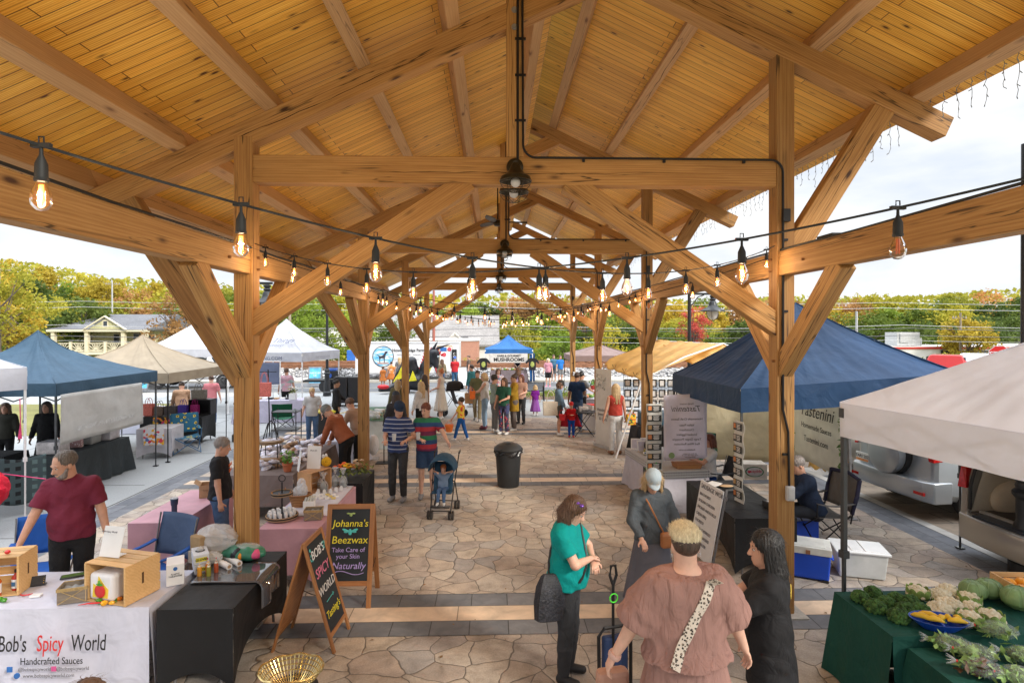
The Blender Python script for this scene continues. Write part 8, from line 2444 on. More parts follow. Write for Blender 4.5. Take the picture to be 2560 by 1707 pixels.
for s in(-1,1):
 mb=MB();mb.loft([[Vector((.0,s*.74,1.25)),Vector((.0,s*.88,1.28)),Vector((.16,s*.915,1.28)),Vector((.2,s*.90,1.25))],[Vector((-.01,s*.80,1.0)),Vector((-.0,s*.89,.99)),Vector((.14,s*.92,1.02)),Vector((.16,s*.90,1.0))]]);mb.build('tail_lamp',LAMP,t,smooth=False,bevel=.008)
 mb=MB();mb.box((-.115,s*.72,.46),(.03,.22,.05));mb.build('reflector',LAMP,t,smooth=False)
 wheel(t,.85,s*.80,.36,s);wheel(t,3.4,s*.80,.36,s)
mb=MB();mb.box((.06,0,1.40),(.05,1.3,.42));mb.build('rear_window',GLS,t,smooth=False)
mb=MB();mb.box((1.6,0,1.42),(2.2,1.62,.38));mb.build('side_window',GLS,t,smooth=False)
t=thing("minivan","champagne minivan with its tailgate open showing the beige boot","car",(6.78,7.05,0),3)
BEI=M("boot_beige",(.58,.50,.38),.8,0,.06,4)
for s in(-1,1):
 mb=MB()
 mb.loft([[Vector((x,s*(y0+dy),z))for x,z,dy in((.02,.5,0),(.05,1.0,.0),(.16,1.35,-.04),(.28,1.72,-.14),(5.0,1.55,-.14),(4.9,.5,0))]for y0 in(.86,.97)]);mb.build('body_side',CHAMP,t,smooth=False,bevel=.02)
 mb=MB();mb.grid(lambda u,v,s=s:(.08+1.2*u+.22*v,s*(.84-.08*v-.12*math.sin(3.14*u)*(1-v)*0),.62+.95*v),6,8);mb.build('boot_lining',BEI,t)
 mb=MB();mb.ball((.75,s*.80,.78),(.42,.12,.28),20,12);mb.build('wheel_arch_trim',BEI,t)
 mb=MB();mb.loft([[Vector((.0,s*.84,z0)),Vector((-.02+(z0-1)*.2,s*.95,z0)),Vector((.14+(z0-1)*.2,s*.99,z0)),Vector((.2+(z0-1)*.2,s*.9,z0))]for z0 in(.95,1.25,1.5)]);mb.build('tail_lamp',LAMP,t,smooth=False)
 mb=MB();mb.tube([(.02,s*.80,.66),(.03,s*.80,1.0),(.12,s*.78,1.35),(.24,s*.72,1.64)],.022,8);mb.build('door_seal',RUB,t)
 mb=MB();mb.box((.9,s*.79,1.35),(.55,.02,.26));mb.build('quarter_window',GLS,t,smooth=False)
 wheel(t,.95,s*.86,.34,s);wheel(t,3.9,s*.86,.34,s)
mb=MB();mb.box((2.6,0,1.66),(4.6,1.62,.06));mb.build('roof',CHAMP,t,bevel=.02,smooth=False)
mb=MB();mb.box((.85,0,.60),(1.6,1.62,.05));mb.build('boot_floor',M("carpet",(.07,.065,.06),.95),t,smooth=False)
mb=MB();mb.box((1.7,0,1.05),(.12,1.5,.85));mb.build('rear_seat',BEI,t,bevel=.03,smooth=False)
mb=MB();mb.loft([[Vector((x0,y,z0))for x0,y in((.12,-.97),(-.06,-.90),(-.15-dx,-.45),(-.17-dx,0),(-.15-dx,.45),(-.06,.90),(.12,.97),(.3,.97),(.3,-.97))]for z0,dx in((.24,-.03),(.34,.0),(.52,.03),(.60,.0))]);mb.build('bumper',CHAMP,t,bevel=.02,ang=40)
mb=MB();mb.box((.02,0,.615),(.22,1.3,.03));mb.build('sill_plate',M("sill_dark",(.03,.04,.055),.4,.2),t,smooth=False)
mb=MB();mb.box((.14,0,.64),(.06,1.5,.03));mb.build('door_sill',M("sill_silver",(.45,.45,.42),.35,.5),t,smooth=False)
mb=MB();mb.loft([[Vector((x,y,z))for y in(-.8,.8)]+[Vector((x,y,z+.06))for y in(.8,-.8)]for x,z in((.3,1.72),(-.2,1.98),(-.85,2.05))]);mb.build('tailgate',CHAMP,t,smooth=False)
mb=MB();mb.box((3.6,0,1.35),(.05,1.5,.45));mb.build('windscreen',GLS,t,smooth=False);mb=MB();mb.box((3.2,0,.8),(3.3,1.7,.5));mb.build('bonnet',CHAMP,t,bevel=.08,smooth=False)
crumple("duffel_bag","black and red duffel bag in the boot of the minivan","bag",(7.25,6.75,.74),(.26,.2,.13),M("bag_black",(.02,.02,.025),.8),81,amp=.15);crumple("red_pouch","red pouch beside the black bag in the boot","pouch",(7.12,6.98,.70),(.15,.1,.08),M("pouch_red",(.6,.03,.05),.7),82,amp=.2)
t=thing("beige_car","beige car beyond the silver SUV showing its rear wheel","car",(7.55,12.7,0),4)
mb=MB();mb.loft([car_ring(x,w,zb,zt,tw)for x,w,zb,zt,tw in((.0,1.6,.4,1.2,.85),(.2,1.75,.3,1.35,.8),(1.0,1.78,.28,1.62,.76),(2.6,1.78,.28,1.6,.76),(3.4,1.76,.28,1.0,.9),(4.3,1.6,.35,.8,.9))]);mb.build('body',CHAMP,t,bevel=.03,ang=30)
for s in(-1,1):wheel(t,.75,s*.82,.35,s);wheel(t,3.4,s*.82,.35,s)
mb=MB();mb.box((1.8,0,1.32),(2.0,1.6,.34));mb.build('side_window',GLS,t,smooth=False)
def far_truck(lb,x,y,rz,col,cat="pickup"):
 t=thing("parked_car",lb,cat,(x,y,0),rz)
 mb=MB();mb.loft([car_ring(a,1.9,.45,z,tw)for a,z,tw in((-2.6,1.0,.95),(-.6,1.08,.95),(-.4,1.8,.75),(.9,1.8,.75),(1.3,1.12,.9),(2.6,1.0,.9))]);mb.build('body',col,t,ang=30,bevel=.03)
 mb=MB();mb.box((.25,0,1.5),(1.1,1.72,.36));mb.box((-.36,0,1.5),(.1,1.35,.4));mb.box((1.05,0,1.48),(.25,1.4,.34));mb.build('window',GLS,t,smooth=False)
 for a in(-1.7,1.7):
  for s in(-1,1):wheel(t,a,s*.85,.38,s)
 return t
far_truck("red pickup truck parked beyond the white canopy at right",24.9,30.5,48,M("truck_red",(.50,.03,.03),.3,.2,.03,coat=.5))
far_truck("white pickup truck beside the red one",27.9,32.0,48,M("truck_white",(.62,.63,.65),.3,.1,.03,coat=.5))
far_truck("white car on the road behind the tan canopy",-16.6,32.6,4,M("truck_white",(.62,.63,.65)),"car")
# ------------------------------------------------------------------ people
DENIM=cloth("denim",(.07,.13,.25),.85,0,.5,8,.2);LDEN=cloth("light_denim",(.22,.33,.46),.85,0,.5,8,.15)
BLACKC=cloth("black_cotton",(.016,.016,.018),.85,0,.6,7);CHARC=cloth("charcoal_denim",(.045,.047,.052),.85,0,.5,8,.2)
GREYC=cloth("grey_cotton",(.16,.165,.17),.85,0,.5,7);KHAK=cloth("khaki",(.22,.18,.11),.85,0,.5,7)
MAR=cloth("maroon_cotton",(.155,.020,.042),.85,.0,.6,6);TEAL=cloth("teal_cotton",(.0,.27,.26),.85,0,.6,6)
ROSE=cloth("rose_gauze",(.36,.205,.175),.85,.1,.8,6,.08,(3,3,.8));WHT=cloth("white_cotton",(.66,.66,.66),.85,.1,.5,7)
SBLK=M("shoe_black",(.02,.02,.022),.6);SBR=M("sandal_brown",(.20,.09,.04),.6);SWH=M("shoe_white",(.6,.6,.6),.6);SGR=M("shoe_grey",(.25,.25,.26),.7)
FACE=180
person("man in a maroon t-shirt with a grey beard behind the white table",(-4.50,6.24,0),196,1.93,hair=hairm("hair_salt_pepper",(.06,.045,.035),(.22,.19,.165)),hs='recede2',beard=hairm("beard_grey",(.09,.06,.045),(.34,.31,.29)),top=MAR,bottom=BLACKC,vox=.0075,g=1.04,hyaw=-42,hpit=14,wl=(-.33,.10,.88),wr=(.36,.20,.90),hem=.92,belly=.02,shoe=SBLK,skin=SKIN,lean=4)
person("woman in a black t-shirt with orange print half hidden by the near left post",(-3.80,8.05,0),-75,1.70,hair=H_GREY,hs='short',top=BLACKC,bottom=DENIM,vox=.009,g=1.08,wl=(-.24,.1,.92),shoe=SBLK,hpit=10)
KK=KIDS["woman in a black t-shirt with orange print half hidden by the near left post"]
text("TRUNK\nCREW",.07,M("print_orange",(.75,.14,.02),.7,0,0),KK['root'],KK['U'](.05,.142,1.33),planerot((-1,0,0),(0,0,1)))
L_="woman in a teal t-shirt with crossed arms looking down in the aisle"
person(L_,(.67,5.22,0),-112,1.70,skin=SKINP,hair=H_BROWN,hs='curly',top=TEAL,bottom=CHARC,vox=.0075,g=1.2,hyaw=-4,hpit=28,wl=(-.02,.255,1.14),wr=(.03,.235,1.18),al=(-.8,.2,-.5),ar=(.8,.2,-.5),bust=1.25,shoe=SBLK,lean=1,belly=.06,hem=.92,hip=1.12)
KK=KIDS[L_]
sh=MB();S2=KK['S']
for sd_,xs_ in((1,(-.15,.16)),(-1,(.15,-.14))):
 pts_=[]
 for k in range(12):
  q=k/11;pts_.append(on_surface(L_,'shirt',(-.13*sd_*0+(-.13+.31*q))*S2,(1.45-.45*q)*S2,sd_,.006)[0])
 sh.tube(pts_,.012,6)
sh.build('bag_strap',BLKPL,KK['root'])
hb=MB();hb.loft([[Vector((sx*w/2,sy*d/2,z))for sx,sy in((-1,-.7),(-.6,-1),(.6,-1),(1,-.7),(1,.7),(.6,1),(-.6,1),(-1,.7))]for z,w,d in((-.2,.19,.06),(-.19,.25,.09),(-.05,.28,.12),(.08,.26,.12),(.17,.20,.07),(.19,.17,.04))])
hb=hb.build("shoulder_bag",M("bag_quilt",(.018,.019,.026),.55,0,.4,20,.9,45),loc=(.50,4.99,.86));hb.rotation_euler=(R(-6),R(10),R(28));tag(hb,"black quilted shoulder bag on the hip of the woman in teal","bag")
wb=MB();el_,wr_=KK['arms'][0][2],KK['arms'][0][3];wb.lathe([(.033,-.012),(.036,0),(.033,.012)],16,wr_*.93+el_*.07,frame(wr_-el_));wb.build('watch',BLKPL,KK['root'])
cl=MB()
for k,dx in enumerate((-.02,.02)):cl.ball(KK['Hd'](.055,.02+dx,.10),(.022,.022,.016),10,6)
cl.build('hair_clip',M("clip_purple",(.20,.08,.50),.2,.2,.5,60),KK['root'])
L_="woman with short platinum hair in a dusty rose dress seen from behind"
person(L_,(1.10,3.22,.40),4,1.69,skin=SKINP,hair=H_PLAT,hs='fade',top=ROSE,bottom=ROSE,bot='dress',sleeve='puff',vox=.0075,g=1.37,hip=1.15,skirtlen=.75,wl=(-.42,.10,.92),wr=(.43,.10,.92),hem=1.0,hyaw=-3,hpit=4,shoe=SBR)
KK=KIDS[L_]
LEO=pattern("leopard",'spots',[(0,(.38,.28,.2)),(.16,(.02,.015,.012)),(.40,(.62,.55,.47))],(62,62,62),.8)
st=MB();U_=KK['U']
ring=[]
SS=KK['S']
q0,q1=Vector((.115,1.50))*SS,Vector((-.145,1.02))*SS
for k in range(13):
 p2=q0.lerp(q1,k/12);p,nr=on_surface(L_,'dress',p2.x,p2.y,-1,.007)
 d=Vector((q1.x-q0.x,0,q1.y-q0.y)).normalized();sd=d.cross(Vector((0,-1,0))).normalized()
 pa,_=on_surface(L_,'dress',p2.x+sd.x*.027,p2.y+sd.z*.027,-1,.008);pb_,_=on_surface(L_,'dress',p2.x-sd.x*.027,p2.y-sd.z*.027,-1,.008)
 ym=min(pa.y,pb_.y,p.y,on_surface(L_,'dress',p2.x,p2.y+.03,-1,.007)[0].y,on_surface(L_,'dress',p2.x,p2.y-.03,-1,.007)[0].y);pa.y=min(pa.y,ym+.01);pb_.y=min(pb_.y,ym+.01)
 ring.append([pa,pb_,pb_+Vector((0,.006,0)),pa+Vector((0,.006,0))])
st.loft(ring);st.build('bag_strap',LEO,KK['root'],smooth=False)
pe,_=on_surface(L_,'dress',q1.x-.02,q1.y-.05,-1,.01)
lt=MB();lt.box(pe,(.06,.012,.10),rotm(0,25,0));lt.build('strap_end',M("tan_leather",(.36,.14,.05),.5),KK['root'],smooth=False)
er=MB()
for s in(-1,1):er.tube([KK['Hd'](s*.085,-.01+.012*math.cos(a),-.058+.018*math.sin(a))for a in np.linspace(0,6.28,12)[:-1]],.0016,5,True)
er.build('earring',CHROME,KK['root'])
wb=MB();el_,wr_=KK['arms'][0][2],KK['arms'][0][3];wb.lathe([(.036,-.015),(.040,0),(.036,.015)],16,wr_*.95+el_*.05,frame(wr_-el_));wb.build('bracelet',M("pink_band",(.6,.38,.32),.5),KK['root'])
box_obj("handbag","small pink brown handbag held by the woman in the rose dress","handbag",(.72,3.42,1.0),10,(.2,.09,.16),M("bag_rose",(.40,.22,.16),.5),.03)
struct(slab("stage_floor",-6,6.2,-4,3.62,.40,CONC2,th=.4))
L_="woman with long black hair in a black t-shirt behind the near right post"
person(L_,(1.97,3.98,0),62,1.77,skin=SKIN,hair=H_BLACK,hs='longfront',top=BLACKC,bottom=BLACKC,bot='shorts',sleeve='short',vox=.0075,g=1.18,lean=2,hyaw=14,hpit=2,wl=(-.22,.42,1.05),wr=(.18,.42,1.05),hem=.70,shoe=SGR)
KK=KIDS[L_]
text("PEACE",.055,PAPER,KK['root'],on_surface(L_,'shirt',.08*KK['S'],1.24,-1,.012)[0],planerot(KK['U'](1,0,0)-KK['U'](0,0,0),(0,0,1)),sx=1)
pr=MB();c_=on_surface(L_,'shirt',.08*KK['S'],1.34,-1,.012)[0];pr.tube([c_+Vector((.045*math.cos(a),0,.045*math.sin(a)))for a in np.linspace(0,6.28,24)[:-1]],.006,5,True);pr.tube([c_+Vector((0,0,.045)),c_-Vector((0,0,.045))],.005,5);pr.tube([c_,c_+Vector((.03,0,-.033))],.005,5);pr.tube([c_,c_+Vector((-.03,0,-.033))],.005,5)
pr.build('peace_print',M("print_gold",(.6,.42,.06),.7),KK['root'])
L_="woman in a pale blue cap and grey cardigan looking down by the menu board"
person(L_,(1.78,6.35,0),190,1.66,skin=SKIN,hair=H_BLOND,hs='bob',top=cloth("slate_knit",(.085,.10,.115),.9,0,.8,6),bottom=cloth("grey_jersey",(.13,.13,.155),.85,0),bot='dress',sleeve='long',vox=.009,g=1.12,hpit=32,hyaw=-12,cap=cloth("pale_cap",(.36,.44,.50),.8,0,.3,8),wl=(-.30,.18,.95),wr=(.24,.25,1.0),skirtlen=.75,shoe=SBR)
KK=KIDS[L_]
st=MB();st.tube([KK['U'](.14,-.02,1.5),KK['U'](.10,.15,1.36),KK['U'](-.03,.17,1.1),KK['U'](-.1,.17,.98)],.010,5);st.build('bag_strap',M("tan_leather",(.36,.14,.05)),KK['root'])
box_obj("brown_handbag","brown leather handbag hanging in front of the grey cardigan","handbag",(1.93,6.12,.84),10,(.24,.08,.17),M("tan_leather",(.36,.14,.05)),.03)
t=thing("folding_cart","black folding wagon standing upright with a green ring on its handle","cart",(.98,4.62,0),15)
mb=MB();mb.tube([(0,0,.25),(0,0,1.12)],.012);mb.tube([(0,0,1.12),(-.03,0,1.2),(-.02,0,1.28),(.02,0,1.28),(.03,0,1.2),(0,0,1.12)],.013);mb.build('handle',BLACKM,t)
mb=MB();mb.tube([(-.13,-.02,.12),(-.13,0,.72),(-.08,0,.78),(.1,0,.78),(.16,0,.72),(.16,0,.12)],.015);mb.tube([(-.12,.02,.3),(.15,.02,.62)],.010);mb.build('frame',BLACKM,t)
mb=MB();mb.box((.03,.03,.42),(.22,.07,.55));mb.build('folded_fabric',cloth("navy_nylon",(.03,.055,.14),.6,0),t,bevel=.02)
for s in(-.13,.16):
 mb=MB();mb.lathe([(.03,-.03),(.10,-.03),(.11,0),(.10,.03),(.03,.03)],22,(s,-.02,.11),rotm(90,0,70));mb.build('wheel',BLKPL,t)
mb=MB();mb.tube([(.035*math.cos(a),-.01,1.02+.035*math.sin(a))for a in np.linspace(0,6.28,16)[:-1]],.005,5,True);mb.build('green_ring',M("neon_green",(.08,.75,.05),.5),t)
mb=MB();mb.tube([(1.62,4.45,1.06),(1.48,4.58,1.06),(1.42,4.62,1.02)],.018,8);mb.tube([(1.42,4.62,1.04),(1.41,4.63,.98)],.022,8);tag(mb.build("push_handle",BLKPL),"black padded push handle in front of the black haired woman","handle")
person("dark haired person at the bottom left corner seen from above",(-1.62,2.32,.40),10,1.40,hair=H_BROWN,hs='bob',top=GREYC,bottom=DENIM,vox=.010)
POLO=pattern("striped_polo",'stripes',[(0,(.02,.04,.13)),(.78,(.35,.38,.48))],(1,1,13),.85)
RUG=pattern("rugby_stripes",'stripes',[(0,(.38,.03,.05)),(.25,(.02,.06,.17)),(.5,(.02,.18,.09)),(.75,(.15,.02,.07))],(1,1,3.1),.85)
person("man in a navy cap and striped polo shirt holding a cup",(-1.78,10.72,0),170,1.84,hair=H_DBROWN,hs='short',cap=M("cap_navy",(.012,.03,.07),.8),top=POLO,bottom=CHARC,vox=.011,g=1.03,hyaw=-0+34,hpit=14,wl=(.22-.44,.24,1.12),wr=(.12,.30,1.12),hem=.88,shoe=SGR)
person("woman in a red blue and green striped shirt beside the stroller",(-1.26,10.86,0),186,1.80,skin=SKINP,hair=H_AUB,hs='short',top=RUG,bottom=cloth("navy_shorts",(.03,.06,.13),.85,0),bot='shorts',vox=.011,g=1.08,hyaw=-30,hpit=8,wl=(-.42,.40,1.02),wr=(.10,.30,1.14),shoe=SGR)
for k,(x,y,z)in enumerate(((-1.80,10.40,1.24),(-1.38,10.52,1.24))):
 mb=MB();mb.lathe([(.03,-.06),(.042,.07),(.040,.07),(.028,-.05),(0,-.05)],18);tag(mb.build("plastic_cup",M("cup_clear",(.75,.78,.8),.1,0,0,alpha=.5),loc=(x,y,z)),("clear plastic cup held by the man in the striped polo","clear plastic cup held by the woman in the striped shirt")[k],"cup")
def stroller(lb,x,y,rz,fab,big=False):
 t=thing("stroller",lb,"stroller",(x,y,0),rz)
 k=1.25 if big else 1.0
 for s in(-1,1):
  mb=MB();mb.tube([(s*.17*k,-.28*k,.10),(s*.19*k,-.05,.5*k),(s*.22*k,.30*k,1.0*k)],.011,7);mb.build('frame_tube',BLACKM,t)
  mb=MB();mb.tube([(s*.2*k,.32*k,.12),(s*.19*k,.05,.55*k),(s*.18*k,-.12,.62*k)],.010,7);mb.build('frame_tube',BLACKM,t)
  mb=MB();mb.tube([(s*.22*k,.30*k,1.0*k),(s*.22*k,.40*k,1.02*k)],.017,7);mb.build('grip',BLKPL,t)
  for yy in(-.28*k,.32*k):
   for dx in(-.028,.028):
    r=.075 if not big else.14
    mb=MB();mb.lathe([(r*.5,-.012),(r,-.014),(r,.014),(r*.5,.012)],18,(s*.18*k+dx,yy,r),rotm(0,90,0));mb.build('wheel',BLKPL,t)
 mb=MB();mb.tube([(-.17*k,-.28*k,.14),(.17*k,-.28*k,.14)],.009);mb.tube([(-.2*k,.32*k,.14),(.2*k,.32*k,.14)],.009);mb.build('axle',BLACKM,t)
 mb=MB();mb.grid(lambda u,v:((u-.5)*.34*k,(-.22+.3*v)*k if v<.5 else(-.07+.30*(v-.5))*k,(.42+0*v)*k if v<.5 else(.42+.95*(v-.5))*k),8,12);mb.build('seat',fab,t,solid=.02)
 mb=MB();mb.grid(lambda u,v:(-.22*k*math.cos(math.pi*u),(.16-.42*math.sin(v*1.5))*k+.1*k*math.sin(math.pi*u)*0,(.78+.02*v)*k+.28*k*math.sin(math.pi*u)*(.45+.55*math.cos((v-.35)*1.8))),20,10);mb.build('canopy_hood',fab,t,solid=.008)
 mb=MB();mb.box((0,-.30*k,.22*k),(.32*k,.1,.02));mb.build('footrest',BLKPL,t,smooth=False)
 return t
NAVYF=cloth("stroller_blue",(.03,.085,.15),.7,0,.5,8)
stroller("blue hooded stroller carrying a small child",-.86,9.92,-6,NAVYF)
person("small child in blue sitting in the blue stroller",(-.86,9.86,0),174,.80,skin=SKINP,hair=H_RED,hs='short',top=cloth("baby_blue",(.22,.32,.48),.8),bottom=DENIM,vox=.009,child=True,sit=.46,fl=(-.12,.50,.62),fr_=(.12,.50,.62),wl=(-.2,.3,1.6),wr=(.2,.3,1.6),shoe=SWH)
stroller("tall black jogging stroller beside the red haired woman",-1.45,20.8,80,cloth("stroller_black",(.02,.02,.024),.7,0),True)
def P_s(lb,x,y,rz,h,**k):return person(lb,(x,y,0),rz,h,**k)
W=dict(vox=.013)
P_s("woman with long blond hair in a coral top and white trousers",3.14,14.5,12,1.80,hair=H_BLOND,hs='long',top=cloth("coral_top",(.52,.07,.05),.85),sleeve='none',bottom=WHT,shoe=SBR,hem=.98,**W)
tote("yellow flowered bag on the hip of the woman in coral",3.50,14.35,.78,.26,.28,.1,pattern("sunbag",'cells',[(0,(.75,.45,.02)),(.45,(.05,.12,.03)),(.75,(.65,.12,.02))],(22,22,22)),20,.1)
P_s("child in a red top and blue trousers wearing a red cap",2.32,16.85,178,1.0,hair=H_BROWN,hs='short',child=True,cap=M("cap_red",(.6,.02,.02),.6),top=cloth("red_cotton",(.55,.015,.02),.8),sleeve='long',bottom=cloth("blue_leggings",(.01,.07,.35),.8),shoe=M("boot_red",(.5,.02,.02),.6),wl=(-.08,.28,1.2),wr=(.08,.28,1.2),**W)
mb=MB();mb.grid(lambda u,v:((u-.5)*(.3+.4*v),.14+.05*v+.03*math.sin(u*12),.78-.5*v),12,8);tag(mb.build("red_cape",cloth("red_gauze",(.55,.03,.06),.8,.4),loc=(2.32,16.85,0),solid=.004),"translucent red cape behind the child in red","cape")
P_s("woman in a denim jacket and dark cap carrying a canvas tote",1.98,17.15,-92,1.66,hair=H_BROWN,hs='bob',cap=M("cap_dark",(.03,.03,.028),.8),top=cloth("chambray",(.17,.27,.38),.85),sleeve='long',bottom=cloth("olive_shorts",(.1,.1,.09),.85),bot='shorts',hpit=22,shoe=SWH,wr=(.2,.2,.85),hem=.8,**W)
tote("cream and grey canvas tote on the arm of the woman in denim",1.72,17.05,.62,.46,.42,.14,cloth("canvas",(.55,.50,.42),.85,0),0,.32)
mb=MB();mb.lathe([(.07,0),(.11,.17),(.10,.17),(0,.02)],20);mb.tube([(-.10,0,.16),(-.07,0,.27),(0,0,.31),(.07,0,.27),(.10,0,.16)],.006,5);tag(mb.build("candy_bucket",M("bucket_red",(.6,.02,.03),.4),loc=(2.04,16.75,.52)),"red candy bucket between the denim woman and the child","bucket")
P_s("man in a navy polo shirt and jeans at the stalls on the right",2.62,17.75,-30,1.84,skin=SKIN2,hair=H_DBROWN,hs='short',top=cloth("navy_polo",(.02,.05,.13),.85),bottom=DENIM,hpit=10,wr=(.12,.35,1.1),shoe=SGR,**W)
P_s("dark haired person in a grey shirt right of the man in navy",2.95,18.9,-60,1.78,hair=H_BLACK,hs='short',top=GREYC,bottom=BLACKC,wr=(.1,.4,1.1),**W)
P_s("grey haired man in pale grey behind the third right post",3.85,19.4,200,1.68,hair=H_GREY,hs='short',top=cloth("pale_grey",(.38,.38,.42),.85),bottom=GREYC,**W)
P_s("small blond child in a purple dress",1.56,21.05,4,1.10,hair=H_BLOND,hs='bob',child=True,top=cloth("purple_top",(.22,.02,.33),.8),bottom=cloth("purple_tulle",(.36,.13,.52),.8,.4),bot='dress',skirtlen=.68,skin=SKINP,**W)
P_s("blond woman in a white sleeveless top and light jeans holding paper bags",-.26,18.35,84,1.80,skin=SKINP,hair=H_BLOND,hs='bob',top=WHT,sleeve='none',bottom=LDEN,shoe=M("shoe_burgundy",(.10,.02,.04),.6),wl=(-.12,.40,1.12),wr=(.12,.36,1.1),hpit=12,**W)
tote("orange paper bag held by the woman in light jeans",-.66,18.2,.98,.18,.26,.1,M("bag_orange",(.75,.16,.02),.6),0,.08)
tote("brown paper bag held behind the orange bag",-.78,18.35,.82,.28,.34,.14,CARD,0,.1)
P_s("person in a dark cap and pale green top with grey trousers in the crowd",.04,17.75,-70,1.76,hair=H_DBROWN,hs='short',cap=M("cap_dark",(.03,.03,.028)),top=cloth("sage_top",(.28,.36,.33),.85,.1),bottom=GREYC,shoe=SWH,wl=(-.15,.35,1.1),**W)
P_s("person in a dark green shirt and patterned skirt in the crowd",.33,17.35,150,1.72,hair=H_BROWN,hs='long',top=cloth("bottle_green",(.03,.11,.07),.85),bottom=pattern("patterned_skirt",'cells',[(0,(.03,.03,.06)),(.5,(.35,.04,.07)),(.7,(.05,.06,.15))],(16,16,16)),bot='pants',wl=(-.12,.32,1.1),shoe=SWH,**W)
P_s("woman in a mustard cardigan and grey leggings in the crowd",.66,17.95,100,1.78,skin=SKIN2,hair=H_DBROWN,hs='bun',top=cloth("mustard_knit",(.34,.20,.02),.85,.1),sleeve='long',bottom=cloth("taupe_leg",(.17,.14,.13),.85),bot='pants',hem=.62,g=1.08,shoe=SWH,wl=(-.1,.35,1.1),**W)
P_s("person in a lilac top and long taupe skirt near the bench",.98,22.4,20,1.72,hair=H_BROWN,hs='long',top=cloth("lilac_top",(.36,.27,.45),.85,.2),sleeve='long',bottom=cloth("taupe_skirt",(.26,.21,.19),.85,.1),bot='dress',skirtlen=.85,**W)
P_s("small child in a yellow and red costume walking with an orange bucket",-.92,16.35,70,1.22,hair=H_DBROWN,hs='short',child=True,top=pattern("costume",'cells',[(0,(.70,.48,.05)),(.5,(.6,.06,.03)),(.75,(.7,.5,.06))],(16,16,16)),bottom=cloth("blue_trousers",(.02,.12,.42),.8),fl=(-.1,.25,.09),fr_=(.1,-.25,.12),wl=(-.3,.3,.9),shoe=SWH,**W)
mb=MB();mb.lathe([(.09,0),(.13,.2),(.12,.2),(0,.02)],20);mb.tube([(-.12,0,.19),(0,0,.34),(.12,0,.19)],.006,5);tag(mb.build("candy_bucket",M("bucket_orange",(.75,.18,.03),.4),loc=(-1.25,16.2,.30)),"orange candy bucket carried by the child in yellow","bucket")
P_s("red haired woman with a bun in a white sleeveless dress",-1.86,20.3,78,1.78,skin=SKINP,hair=H_RED,hs='bun',top=cloth("white_dress",(.70,.66,.60),.85,.2),sleeve='none',bottom=cloth("white_dress",(.7,.66,.6)),bot='dress',skirtlen=.62,wl=(-.15,.25,1.05),**W)
P_s("woman with long dark hair and a grey shoulder bag",-2.25,18.6,60,1.72,hair=H_DBROWN,hs='long',top=cloth("taupe_top",(.20,.18,.14),.85),sleeve='none',bottom=BLACKC,**W)
P_s("woman with long wavy blond hair in a white top",-2.10,16.6,55,1.68,hair=H_BLOND,hs='long',top=WHT,sleeve='long',bottom=cloth("black_skirt",(.02,.02,.02),.85),**W)
P_s("woman with long fair hair in an olive cardigan by the third left post",-3.0,18.0,10,1.62,hair=H_BLOND,hs='long',top=cloth("olive_knit",(.19,.17,.10),.85),sleeve='long',bottom=DENIM,**W)
P_s("person in a dark cap and charcoal jacket behind the striped couple",-2.38,14.0,30,1.66,skin=SKIN2,hair=H_DBROWN,hs='long',cap=M("cap_slate",(.03,.04,.06),.8),top=cloth("charcoal_jacket",(.06,.06,.07),.85),sleeve='long',bottom=CHARC,**W)
P_s("man in a red shirt and blue cap looking at the trailer",-2.12,31.5,5,1.66,hair=H_GREY,hs='short',cap=M("cap_blue",(.03,.10,.45),.7),top=cloth("red_shirt",(.55,.03,.04),.8),bottom=cloth("mid_denim",(.06,.16,.32),.85),g=1.1,wl=(-.1,.3,1.15),wr=(.1,.3,1.15),vox=.018)
P_s("woman with long brown hair in khaki beside the dragon",-2.75,30.6,30,1.60,hair=H_BROWN,hs='long',top=KHAK,sleeve='long',bottom=DENIM,vox=.018)
P_s("child in an orange costume on the left by the notice",-6.0,31.2,10,1.15,hair=H_BROWN,hs='short',child=True,top=cloth("orange_top",(.70,.24,.06),.8),bottom=cloth("orange_top",(.7,.24,.06)),bot='dress',skirtlen=.35,vox=.018)
P_s("taller girl in an orange costume facing the trailer",-5.62,31.6,20,1.42,hair=H_DBROWN,hs='short',top=pattern("giraffe",'cells',[(0,(.70,.25,.06)),(.6,(.7,.5,.35))],(9,9,9)),bottom=cloth("orange_top",(.7,.24,.06)),bot='dress',skirtlen=.4,vox=.018)
P_s("woman with blond hair in grey standing behind the dragon wing",-5.3,32.4,20,1.62,hair=H_BLOND,hs='long',top=GREYC,bottom=DENIM,vox=.018)
P_s("woman in a pink top and black shorts crossing the road",3.05,31.5,165,1.58,skin=SKINP,hair=H_PLAT,hs='bob',top=cloth("pink_top",(.66,.32,.40),.8),bottom=BLACKC,bot='shorts',vox=.018,shoe=M("shoe_pink",(.7,.2,.35),.6))
P_s("man in a bright blue t-shirt and grey shorts by the road",3.95,33.4,200,1.66,hair=H_BROWN,hs='short',top=cloth("royal_blue",(.03,.2,.6),.8),bottom=GREYC,bot='shorts',vox=.018)
P_s("person in a teal blue t-shirt left of the man in bright blue",3.62,34.0,190,1.66,hair=H_BROWN,hs='short',top=cloth("steel_blue",(.08,.2,.3),.8),bottom=GREYC,bot='shorts',vox=.018)
P_s("mushroom vendor in a black cap behind the far table",1.5,35.2,178,1.62,skin=SKINP,hair=H_BLACK,hs='short',cap=M("cap_black",(.01,.01,.01),.7),top=BLACKC,bottom=BLACKC,hpit=20,wl=(-.12,.3,1.05),wr=(.12,.3,1.05),vox=.018)
